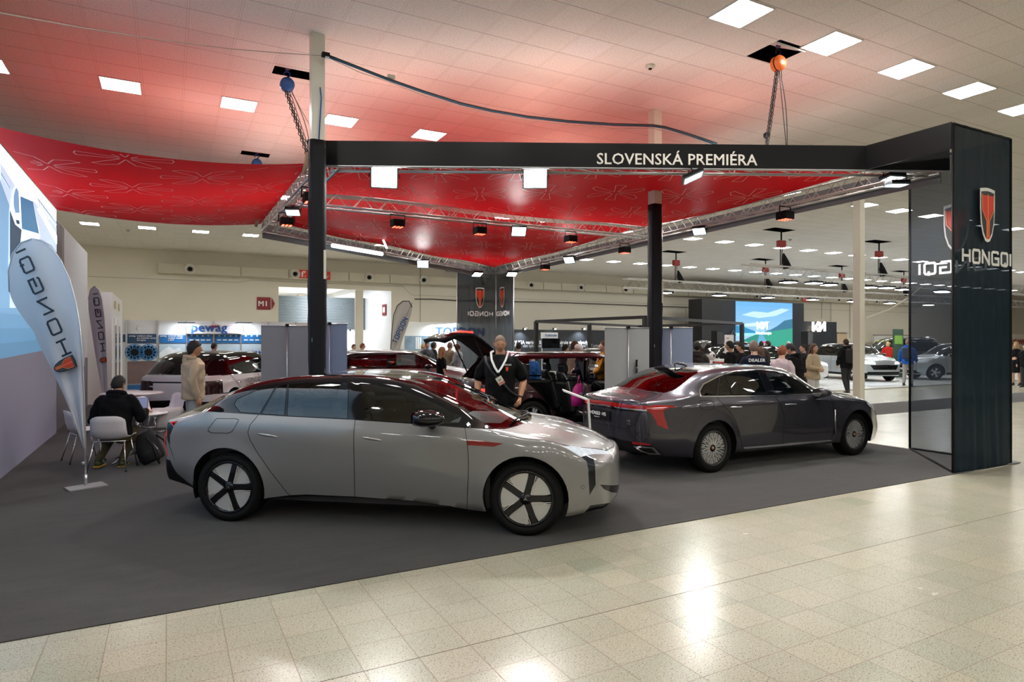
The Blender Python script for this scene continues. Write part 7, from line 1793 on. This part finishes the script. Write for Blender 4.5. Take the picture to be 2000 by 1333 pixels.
# ---- chain booth
PB_=mat('booth_white',(.74,.76,.78),.5); BLU=mat('booth_blue',(.01,.12,.34),.5); BLU2=mat('booth_blue_dark',(.015,.06,.14),.5)
def booth():
    Y=26.5; t=thing('exhibition_booth','white and blue snow chain booth wall with lit name board','booth',(0,0,0)); g=lambda u,v:ony(u,v,Y)
    def pan(n,u0,v0,u1,v1,m_,off=0.,par=None,th=.02):
        a=g(u0,v0);b=g(u1,v1); return MB().box(((a.x+b.x)/2,Y-off,(a.z+b.z)/2),(abs(b.x-a.x),th,abs(a.z-b.z))).build(n,m_,par or t)
    a=g(200,645); b=g(640,646); MB().box(((a.x+b.x)/2,Y+.04,1.25),(b.x-a.x,.05,2.5)).build('back_wall',PB_,t)
    for i,u in enumerate((247,307,364,417,470,524,578)): q=g(u,650); MB().box((q.x,Y-.01,1.25),(.05,.06,2.5)).build('upright',ALU,t)
    pan('blue_panel',240,653,245,668,BLU2,.03); pn=pan('blue_panel',249,652,305,670,BLU2,.03)
    for (u0,u1) in ((311,363),(366,416),(420,469),(472,523),(526,577)): pan('blue_panel',u0,654,u1,670,BLU,.03)
    hb=pan('name_board',364,633,472,652,mat('board_lit',(.8,.82,.84),.5),.12,th=.2)
    q=g(372,650); text('logo_lettering','pewag',.46,mat('logo_blue',(.01,.08,.32),.5),frame3((q.x,Y-.24,q.z+.05),(1,0,0)),t,ext=.006,bold=.025)
    for k in range(3): q=g(414+k*5.5,638); MB().lathe([(.001,0),(.055,0),(.055,.01)],12,0,Matrix.Translation((q.x,Y-.24,q.z))@Matrix.Rotation(PI/2,4,'X')).build('logo_dot',mat('dot_red',(.7,.02,.02),.5),t)
    q=g(438,645); st=MB()
    M=frame3((q.x,Y-.235,q.z-.12),(1,.0,.06))
    for a_,b_ in (((0,0),(.85,0)),((.85,0),(.85,.36)),((.85,.36),(0,.36)),((0,.36),(0,0))):
        st.tube([M@Vector((a_[0],a_[1],0)),M@Vector((b_[0],b_[1],0))],.008,4)
    st.build('stamp_frame',mat('stamp_pink',(.75,.45,.5),.6),t)
    for k,s_ in enumerate(('VYROBA','ZA ALU','EXKLUZ')): text('stamp_text',s_,.10,mat('stamp_pink',(.75,.45,.5),.6),frame3((q.x+.15,Y-.245,q.z+.12-.11*k),(1,0,.06)),t,ext=.002)
    q=g(252,660); text('panel_text','pewag  trakčné reťaze\n           pre lesnícke stroje\n           forstgrip',.075,WHITE,frame3((q.x,Y-.05,q.z+.05),(1,0,0)),t,ext=.003,bold=.02)
    q=g(313,660); text('panel_text','pewag  snehové reťaze\n           osobné vozidlá\n           a SUV',.075,WHITE,frame3((q.x,Y-.05,q.z+.05),(1,0,0)),t,ext=.003,bold=.02)
    for u0 in (368,422,474,528):
        for k in range(4): q=g(u0+6+k*11,664); bxx=MB().box((q.x,Y-.05,q.z),(.14,.004,.035)).build('caption_bar',WHITE,t); MB().lathe([(.001,0),(.04,0)],6,0,Matrix.Translation((q.x,Y-.05,q.z+.16))@Matrix.Rotation(PI/2,4,'X')).build('pictogram',mat('pale_blue_print',(.4,.6,.8),.5),t)
    # snowy mountain pictures
    for u0,u1 in ((311,363),(366,416),(420,469),(472,523)): pan('photo_panel',u0,672,u1,700,mat('snow_sky',(.42,.52,.60),.5,noise=.15,nscale=2.),.02)
    a=g(311,700); m=MB(); pts=[(311,699),(311,690),(320,682),(330,677),(340,683),(350,679),(363,692),(363,699)]; m.add([(g(u,v).x,Y-.045,g(u,v).z) for u,v in pts],[tuple(range(len(pts)))]); m.build('mountain_print',mat('snow_print',(.7,.74,.78),.6,noise=.3,nscale=3.),t)
    q=g(476,695); text('logo_lettering','pewag',.40,mat('logo_blue',(.01,.08,.32),.5),frame3((q.x,Y-.05,q.z),(1,0,0)),t,ext=.006,bold=.025)
    pan('photo_panel',249,672,305,705,PB_,.02); pan('photo_panel',249,707,305,748,mat('chain_backdrop',(.18,.12,.12),.6,noise=.6,nscale=2.),.02); pan('blue_panel',249,752,305,768,BLU,.03); pan('blue_panel',238,770,300,776,mat('blue_base',(.01,.16,.5),.5),.04)
    # pictured tyre chains: net tori
    for (u,v,r) in ((263,688,.30),(290,688,.30)):
        q=g(u,v); m=MB(); R=Matrix.Translation((q.x,Y-.06,q.z))
        m.lathe([(.001,0),(r*.8,0)],24,0,R@Matrix.Rotation(PI/2,4,'X')); 
        o=m.build('tyre_print',BLACKM,t); n=MB()
        for a in range(12):
            for (r0,r1,o0) in ((.95,.7,0),(.7,.42,.5)):
                A0=2*PI*(a+o0)/12;A1=2*PI*(a+o0+.5)/12; n.tube([(q.x+r*r0*cos(A0),Y-.08,q.z+r*r0*sin(A0)),(q.x+r*r1*cos(A1),Y-.08,q.z+r*r1*sin(A1)),(q.x+r*r0*cos(A0+2*PI/12),Y-.08,q.z+r*r0*sin(A0+2*PI/12))],.018,4)
        n.tube([(q.x+r*.95*cos(a*PI/12),Y-.08,q.z+r*.95*sin(a*PI/12)) for a in range(24)],.018,4,closed=True); n.build('chain_net_print',mat('chain_blue',(.05,.22,.50),.5),t)
    return t
booth()
def booth_lamp(u,l):
    q=ony(u,631,26.2); t=thing('arm_lamp',l,'lamp',tuple(q)); bx('head',(0,-.1,0),(.55,.25,.05),mat('lamp_slate',(.12,.15,.18),.4),t); bx('lit_face',(0,-.1,-.03),(.5,.2,.015),emis('arm_lamp_glow',(.9,.97,1),14),t); MB().tube([(0,0,-.05),(0,.15,-.35)],.02,6).build('arm',ALU,t); area('arm_lamp_light',(0,-.12,-.05),(0,.5,-3),14,.4,(.85,.93,1),t)
booth_lamp(364,'slate arm lamp over the left end of the lit name board'); booth_lamp(476,'slate arm lamp over the right end of the lit name board')
ball=thing('small_figure','small white ornament standing on the booth wall top','ornament',tuple(ony(270,645,26.5))); MB().ball((0,0,.06),.07,10).build('ornament_body',WPL,ball,True); MB().ball((0,0,.16),.045,8).build('ornament_head',WPL,ball,True)
# tyre chains standing in the booth
CB=mat('chain_cyan',(.02,.30,.55),.45)
def chained(u,v,d,r,label):
    p=atd(u,v,d); t=thing('chained_tyre',label,'tyre',(p.x,p.y,r+.02),-(YAW)+.5); R=Matrix.Rotation(PI/2,4,'X')
    MB().lathe([(r*.55,-.14),(r*.8,-.17),(r*.95,-.12),(r*.97,0),(r*.95,.12),(r*.8,.17),(r*.55,.14)],28,0,R).build('tyre',RUB,t,True); MB().lathe([(.001,.05),(r*.5,.05),(r*.56,.14)],20,0,R).build('wheel_rim',mat('rim_dark2',(.05,.06,.07),.5),t,True)
    n=MB()
    for a in range(14):
        a0=2*PI*a/14
        for s in (-1,1): n.tube([(r*1.0*cos(a0),s*.0,r*1.0*sin(a0)),(r*1.01*cos(a0+.2),s*.11,r*1.01*sin(a0+.2)),(r*.85*cos(a0+.22),s*.19,r*.85*sin(a0+.22)),(r*.62*cos(a0+.1),s*.19,r*.62*sin(a0+.1))],.022,5); n.tube([(r*.85*cos(a0+.22),s*.19,r*.85*sin(a0+.22)),(r*.85*cos(a0+.67),s*.19,r*.85*sin(a0+.67))],.02,5)
    n.build('chain_net',CB,t,True)
chained(259,728,23.5,.40,'big tyre wrapped in light blue snow chains, left one in the chain booth'); chained(286,724,24.4,.38,'tyre wrapped in light blue snow chains, right one in the chain booth')
# ---- TOPDON booth
def topbooth():
    Y=30.5; g=lambda u,v:ony(u,v,Y); t=thing('exhibition_booth','white booth with blue name lettering left of the far tower','booth',(0,0,0))
    a=g(783,638);b=g(1000,640); MB().box(((a.x+b.x)/2,Y,1.35),(b.x-a.x,.1,2.7)).build('back_wall',mat('booth_warm_white',(.72,.74,.74),.6),t)
    q=g(850,660); text('lettering','TOPDON',.62,mat('letter_blue',(.03,.10,.33),.5),frame3((q.x,Y-.07,g(0,658).z+.12),(1,0,0)),t,ext=.01,bold=.03)
    a=g(790,656);b=g(842,684); MB().box(((a.x+b.x)/2,Y-.07,(a.z+b.z)/2),(b.x-a.x,.02,a.z-b.z)).build('photo_panel',mat('photo_blue',(.22,.32,.42),.5,noise=.5,nscale=2.),t)
    for k in range(3): q=g(812+k*4,670); MB().box((q.x,Y-.09,q.z),(.09,.01,.6)).build('pictured_lift',mat('pic_white',(.7,.75,.78),.5),t)
topbooth()
area('booth_wash',tuple(ony(870,636,30.0)),tuple(ony(870,700,30.3)),50,1.5,(.85,.95,1))
p=ony(1073,655,28.5)
t=thing('display_stand','small white stand with name board and dark monitor behind the dark red SUV','stand',(p.x,p.y,0)); MB().box((0,0,p.z-.0),(1.0,.08,.30)).build('name_board',PB_,t); text('lettering','TOPDON',.16,mat('letter_blue',(.03,.10,.33),.5),frame3((-.30,-.05,p.z-.06),(1,0,0)),t,ext=.004,bold=.03); MB().box((.08,0,p.z-.42),(1.1,.06,.5)).build('monitor',BLACKG,t); MB().tube([(-.45,0,0),(-.45,0,p.z)],.03,6).build('post',ALU,t)
# ---- black text wall + frame pergola
def blackwall():
    Y=31.8; g=lambda u,v:ony(u,v,Y); t=thing('text_wall','long black wall with two rows of white slogan text','wall panel',(0,0,0)); DK=mat('wall_black_print',(.012,.014,.018),.5)
    a=g(1001,644);b=g(1275,650); MB().box(((a.x+b.x)/2,Y,1.20),(b.x-a.x,.1,2.4)).build('panel',DK,t)
    q=g(1004,672); text('slogan','V KIA veríme, že pohyb inšpiruje nové nápady',.30,WHITE,frame3((q.x,Y-.06,q.z),(1,0,0)),t,ext=.004,bold=.02,sx=.85)
    q=g(1004,678.5); text('slogan','Preto vám vyhŕdame priestor, ktorý by vás mal inšpirovať a dať priestor vaše nápady rozvíjať',.26,mat('grey_letter',(.5,.5,.5),.5),frame3((q.x,Y-.06,q.z),(1,0,0)),t,ext=.004,sx=.80)
blackwall()
for k,u in enumerate((1027,1086,1143)):
    q=ony(u,641,31.4); t=thing('clip_spotlight',['small white spotlight over the black text wall, left one','small white spotlight over the black text wall, middle one','small white spotlight over the black text wall, right one'][k],'lamp',tuple(q)); MB().lathe([(.001,-.06),(.05,-.06),(.06,.05),(.001,.06)],10,0,Matrix.Rotation(.8,4,'Y')).build('head',WPL,t,True); bx('arm',(.05,.22,.0),(.03,.46,.03),BLACKM,t); bx('clamp',(.05,.38,-.06),(.04,.06,.16),BLACKM,t); MB().ball((-.05,0,-.05),.04,8).build('bulb',emis('spot_bulb',(.8,.9,1),25),t,True)
    area('spot_light',(0,-.1,-.1),(-.3,.35,-1.2),14,.08,(.75,.87,1),t,spread=1.8)
def pergola():
    t=thing('black_frame','open black metal frame pavilion in front of the text wall','frame',(0,0,0)); K=mat('frame_black',(.012,.012,.014),.5)
    c=[(atd(1047,636,22.)),(atd(1248,622,29.)),(atd(1449,627,24.5)),(atd(1260,634,18.0))]
    zz=2.42
    P=[Vector((p.x,p.y,zz)) for p in c]
    for i in range(4): a=P[i];b=P[(i+1)%4]; d=b-a; MB().box(tuple((a+b)/2),(d.length,.09,.09),rz=math.atan2(d.y,d.x)).build('beam',K,t)
    for p in P: MB().box((p.x,p.y,zz/2),(.12,.12,zz)).build('post',K,t)
    for k in (.45,): p=P[0].lerp(P[1],k); MB().box((p.x,p.y,zz/2),(.12,.12,zz)).build('post',K,t)
pergola()
# ---- screen building
def kia():
    t=thing('screen_building','dark exhibition building with a big lit screen and white logo','booth',(0,0,0)); DK=mat('building_navy',(.022,.027,.038),.4)
    Y=31.; g=lambda u,v:ony(u,v,Y)
    a=g(1409,586);b=g(1570,596); MB().box(((a.x+b.x)/2,Y+.5,a.z/2),(b.x-a.x,1.,a.z)).build('main_wall',DK,t)
    a0=atd(1371,587,41.0); s=Vector((a0.x,a0.y,0)); MB().add([(s.x,s.y,0),(a.x,Y,0),(a.x,Y,a.z),(s.x,s.y,a.z),(s.x,s.y+1.2,0),(a.x,Y+1,0),(a.x,Y+1,a.z),(s.x,s.y+1.2,a.z)],[(0,1,2,3),(5,4,7,6),(3,2,6,7),(4,0,3,7)]).build('side_wall',mat('building_dark',(.012,.013,.016),.5),t)
    c=g(1634,629); MB().box(((b.x+c.x)/2,Y+.5,c.z/2),(c.x-b.x,1.,c.z)).build('low_wall',DK,t)
    # screen
    sc=[g(1436,588),g(1547,591),g(1547,682),g(1436,682)]
    z1=sc[0].z;z0=sc[2].z;x0=sc[0].x;x1=sc[1].x; mats=[]; m=MB()
    nb=10
    def q(pts,mi,k=0): m.add([(x0+(x1-x0)*u,Y-.03-.002*k,z0+(z1-z0)*v) for u,v in pts],[tuple(range(len(pts)))],mi)
    for i in range(nb):
        f=i/nb; mats.append(emis('sky_band%d'%i,(.10+.22*(1-f),.36+.14*(1-f),.72),.55)); q([(0,i/nb),(1,i/nb),(1,(i+1)/nb),(0,(i+1)/nb)],i)
    def add(c,s): mats.append(emis('scr_%d_%d_%d'%tuple(int(k*99) for k in c),c,s)); return len(mats)-1
    wc=add((.45,.65,.85),.55); hill=add((.03,.14,.24),.6); gr=add((.02,.22,.18),.5); gr2=add((.03,.30,.22),.5); road=add((.10,.32,.50),.6); wat=add((.25,.60,.85),.6); red=add((.6,.05,.1),.8); hill2=add((.02,.20,.40),.6); wh=add((1,1,1),.9)
    q([(.1,.72),(.3,.80),(.55,.78),(.8,.88),(.95,.86),(.7,.72),(.4,.66)],wc,1); q([(.05,.52),(.3,.56),(.6,.60),(.5,.50),(.2,.48)],wc,1)
    q([(0,.34),(.35,.34),(.38,.36),(.25,.42),(.12,.48),(0,.50)],hill2,2); q([(.45,.36),(1,.2),(1,.66),(.85,.62),(.72,.50),(.6,.42)],hill,2); q([(0,.28),(.35,.30),(.35,.345),(0,.345)],wat,3)
    q([(0,0),(.36,0),(.42,.36),(.2,.24),(0,.12)],gr,4); q([(.44,.0),(1,0),(1,.46),(.7,.40),(.43,.36)],gr2,4); q([(.34,0),(.62,0),(.43,.38),(.41,.38)],road,5); q([(.46,.13),(.51,.13),(.505,.17),(.465,.17)],red,6)
    sb=m.build('screen',mats,t)
    # logo built of slanted strokes
    def logo(M,h,mb,th,mi=0,dep=.01):
        w=h; 
        for pl in ([(0,0),(0,1)],[(0.05,0.0),(.95,1.0)],[(.42,.48),(.95,0)],[(1.2,0),(1.2,1)],[(1.2,.0),(2.1,1)],[(2.1,1),(2.1,0)]):
            for a,b_ in zip(pl[:-1],pl[1:]):
                p=Vector((a[0]*w,a[1]*h));q_=Vector((b_[0]*w,b_[1]*h));d=(q_-p).normalized();n=Vector((-d.y,d.x))*th/2; p-=d*th*.2;q_+=d*th*.2; mb.prism([tuple(p-n),tuple(q_-n),tuple(q_+n),tuple(p+n)],dep,mi,M)
    p=g(1478,642); l=MB(); logo(frame3((p.x,Y-.05,p.z),(1,0,0)),.46,l,.10); l.build('screen_logo',emis('logo_white',(1,1,1),1.3),t)
    p=g(1475,650); text('screen_text','Movement that inspires',.28,emis('logo_white',(1,1,1),1.3),frame3((p.x,Y-.05,p.z-.1),(1,0,0)),t,ext=.003,bold=.02,sx=.55)
    p=g(1583,646); l=MB(); logo(frame3((p.x,Y-.16,p.z),(1,0,0)),.62,l,.16,dep=.10); l.build('wall_logo',emis('logo_glow',(1,.95,.85),.9),t)
    l=MB(); logo(frame3((p.x+.02,Y-.22,p.z),(1,0,0)),.60,l,.13,dep=.03); l.build('wall_logo_face',mat('logo_face',(.7,.7,.7),.4),t)
    for k in range(3): q_=g(1428,620+0*k)
    MB().tube([g(1426,655)-Vector((0,.1,0)),g(1430,645)-Vector((0,.1,0)),g(1434,655)-Vector((0,.1,0))],.06,4).build('grey_mark',mat('mark_grey',(.10,.11,.12),.5),t)
kia()
t=thing('wood_panel','lit pale wood panel wall left of the dark screen building','wall panel',(0,0,0)); a=ony(1353,647,31.6);b=ony(1371,647,31.6); MB().box(((a.x+b.x)/2-.3,31.6,a.z/2),((b.x-a.x)+.6,.1,a.z)).build('panel',mat('pale_wood',(.55,.42,.28),.5,noise=.15,nscale=2),t); MB().box(((a.x+b.x)/2-.3,31.55,a.z+.02),((b.x-a.x)+.6,.14,.05)).build('top_rail',ALU,t)
t=thing('wood_panel','lit pale wood panel right of the dark screen building','wall panel',(0,0,0)); a=ony(1634,650,31.6);b=ony(1653,650,31.6); MB().box(((a.x+b.x)/2,31.6,a.z/2),((b.x-a.x),.1,a.z)).build('panel',mat('pale_wood',(.55,.42,.28),.5),t); MB().box(((a.x+b.x)/2,31.55,a.z+.02),((b.x-a.x),.14,.05)).build('top_rail',ALU,t)
def spk(u,v,l):
    p=atd(u,v,27.5); t=thing('loudspeaker',l,'loudspeaker',(p.x,p.y,.05)); z=p.z-.05; MB().box((0,0,z),(.36,.32,.62)).build('cabinet',BLACKM,t,bev=.02); MB().box((0,-.165,z),(.30,.01,.54)).build('grille',mat('grille_grey',(.04,.04,.042),.7),t); MB().tube([(0,0,0.02),(0,0,z-.3)],.02,6).build('pole',BLACKM,t)
    for k in range(3): a=2*PI*k/3; MB().tube([(0,0,.7),(.4*cos(a),.4*sin(a),.0)],.014,5).build('leg',BLACKM,t)
spk(1400,660,'black loudspeaker on a stand before the dark left side of the screen building'); spk(1576,661,'black loudspeaker on a stand below the white wall logo')
p=atd(1424,672,21.5); t=thing('poster_stand','white poster board standing left of the big screen','sign',(p.x,p.y,.05)); bx('board',(0,0,p.z-.05),(.40,.03,.62),WPL,t); text('lettering','EV4',.07,mat('grey_letter2',(.2,.2,.2),.5),frame3((-.15,-.02,p.z+.12),(1,0,0)),t,ext=.003); MB().tube([(0,0,0),(0,0,p.z-.3)],.02,6).build('post',ALU,t)
# charging flap round handle on white crossover
p=atd(1391,696,17.3); t=thing('charging_post','white rounded charging post with black inlay beside the white crossover','charger',(p.x,p.y,0)); MB().ball((0,0,p.z),.11,16,sc=(1,.5,1)).build('round_head',WPL,t,True); MB().tube([(-.06,0,0),(-.05,0,p.z-.1)],.04,8).build('post',WPL,t,True); MB().box((.01,-.05,p.z+.02),(.04,.02,.07)).build('inlay',BLACKM,t)
# far lighting trusses with hoists and floods
def fartruss(pa,pb,z,lab,n,side):
    tr=truss(pa,pb,z,lab,.42,'far lighting trusses over the white platform',.9,.03)
    return tr
fartruss((18.7,16.7),(48,16.7),4.15,'far silver lighting truss over the white platform, nearer of two',5,1)
fartruss((18.2,23.1),(58,23.1),4.15,'far silver lighting truss over the white platform, farther of two',5,1)
HR=mat('hoist_red',(.35,.03,.03),.5)
def smallhoist(x,y,l):
    t=thing('chain_hoist',l,'chain hoist',(x,y,5.45)); bx('body',(0,0,0),(.34,.2,.26),HR,t,bev=.03); MB().tube([(0,0,.1),(0,0,1.3)],.03,6).build('sling',BLACKM,t); MB().tube([(-.05,0,-.1),(-.05,0,-.88)],.02,5).tube([(.05,0,-.1),(.02,0,-.88)],.014,5).build('chain',BLACKM,t)
    MB().tube([(.12,0,-.35),(.2,0,-.6),(.34,0,-.88)],[.03,.12,.16],8).build('chain_bag',BLACKM,t,True)
for i,(x,y) in enumerate(((20.6,16.7),(26.7,16.7),(21.2,23.1),(27.3,23.1),(33.5,23.1),(39.4,23.1))):
    smallhoist(x,y,['red chain hoist on the nearer far truss, left one','red chain hoist on the nearer far truss, right one','red chain hoist on the farther far truss, first beside the black column','red chain hoist on the farther far truss, second from the left','red chain hoist on the farther far truss, third from the left','red chain hoist on the farther far truss, rightmost'][i])
k=0
for y,xs in ((16.7,(21,23.4,26.0,28.4,31.5)),(16.49,(22.2,26.9,31)),(23.1,(20.5,24,27.5,31,34.5,38,42))):
    for x in xs:
        k+=1; t=thing('floodlight','square white floodlight hanging on the far lighting trusses','floodlight',(x,y,4.0),0,'floodlights on the far trusses')
        bx('housing',(0,0,.04),(.55,.45,.07),BLACKM,t); bx('glass',(0,0,-.004),(.5,.4,.012),emis('far_flood',(.93,.97,1),60),t); MB().tube([(-.2,0,.08),(-.2,0,.18),(.2,0,.18),(.2,0,.08)],.015,4).build('bracket',BLACKM,t)
t=thing('roof_box','bright yellow flat box on the roof of the black vehicle','box',tuple(atd(1733,667,36.5))); bx('box_body',(0,0,0),(1.0,.6,.12),mat('yellow_box',(.8,.75,.02),.5),t,bev=.03); bx('box_rim',(0,0,-.07),(1.04,.64,.03),BLACKM,t)
t=thing('white_partition','low white partition with black edge at the far wall right of the column','wall panel',(0,0,0)); a=ony(1706,655,33);b=ony(1778,658,33); MB().box(((a.x+b.x)/2,33,a.z/2),(b.x-a.x,.1,a.z)).build('panel',mat('partition_white',(.62,.62,.6),.6),t); MB().box(((a.x+b.x)/2,33,a.z+.02),(b.x-a.x,.12,.05)).build('top_rail',DKC,t)
p=atd(1754,672,30); t=thing('green_banner','small dark banner with green print beside the black vehicle','banner',(p.x,p.y,0)); bx('cloth',(0,0,(p.z+.7)/2),(.8,.03,p.z+.7),mat('banner_dark',(.02,.05,.03),.6),t); bx('print',(0,-.02,p.z+.2),(.6,.01,.4),mat('banner_green',(.15,.3,.04),.6),t)
t=thing('letter_sign','cream wall board with dark red lettering at the far right edge','sign',(0,0,0)); a=ony(1978,655,27.);b=ony(1994,655,27.); MB().box(((a.x+b.x)/2,27.1,a.z-.4),((b.x-a.x)+1.5,.05,1.0)).build('board',mat('board_cream',(.6,.55,.48),.6),t); text('lettering','POĽOVNÍCTVO',.6,mat('letter_dark_red',(.3,.03,.02),.5),frame3((a.x-.4,27.04,a.z-.75),(1,0,0)),t,ext=.01,bold=.03)
# things glimpsed in the hall beyond the doorway
t=thing('market_tent','dark canopy tent roof glimpsed through the doorway','tent',(0,0,0)); p=atd(690,688,55); q=atd(712,676,55); MB().add([(p.x-2,p.y,1.9),(p.x+2,p.y,1.6),(p.x+2,p.y+3,1.6),(p.x-2,p.y+3,1.9),(p.x-1.2,p.y+1.5,3.0)],[(0,1,4),(1,2,4),(2,3,4),(3,0,4)]).build('roof',mat('tent_dark',(.04,.04,.045),.7),t)
for dx in (-2,2): MB().tube([(p.x+dx,p.y,0),(p.x+dx,p.y,1.8)],.04,5).build('post',ALU,t)
t=thing('back_column','cream column in the hall beyond the doorway','column',tuple(Vector((at(588,48)[0],at(588,48)[1],0)))); bx('shaft',(0,0,2.6),(.45,.45,5.2),mat('column_pinkcream',(.55,.46,.36),.5),t); bx('base',(0,0,.1),(.55,.55,.2),CREAM,t)
for k,(u,v) in enumerate(((574,630),(598,631),(622,631),(663,631),(723,629),(645,633))):
    p=atd(u,v,50); t=thing('strip_light',['leftmost','second','third','fourth','rightmost','fifth'][k]+' strip light seen under the roller shutter in the hall beyond','ceiling light',tuple(p)); bx('glow_panel',(0,0,0),(.7,.5,.05),emis('far_strip',(1,1,1),9),t); bx('frame',(0,0,.04),(.8,.6,.04),WPL,t)
area('hall_beyond_light',(7,46,5),(7,46,0),1500,6,(.95,.98,1)); area('passage_light',(8,37,5.1),(8,37,0),260,2,(.93,.96,1))
t=thing('yellow_sign','bright yellow round board glimpsed through the doorway','sign',(0,0,0)); p=atd(692,676,46); MB().lathe([(.001,0),(.55,0),(.5,.03)],14,0,Matrix.Translation(p)@Matrix.Rotation(PI/2,4,'X')).build('disc',mat('yellow_bright',(.75,.75,.05),.5),t); MB().tube([(p.x,p.y+.03,0),(p.x,p.y+.03,p.z)],.04,5).build('post',ALU,t)
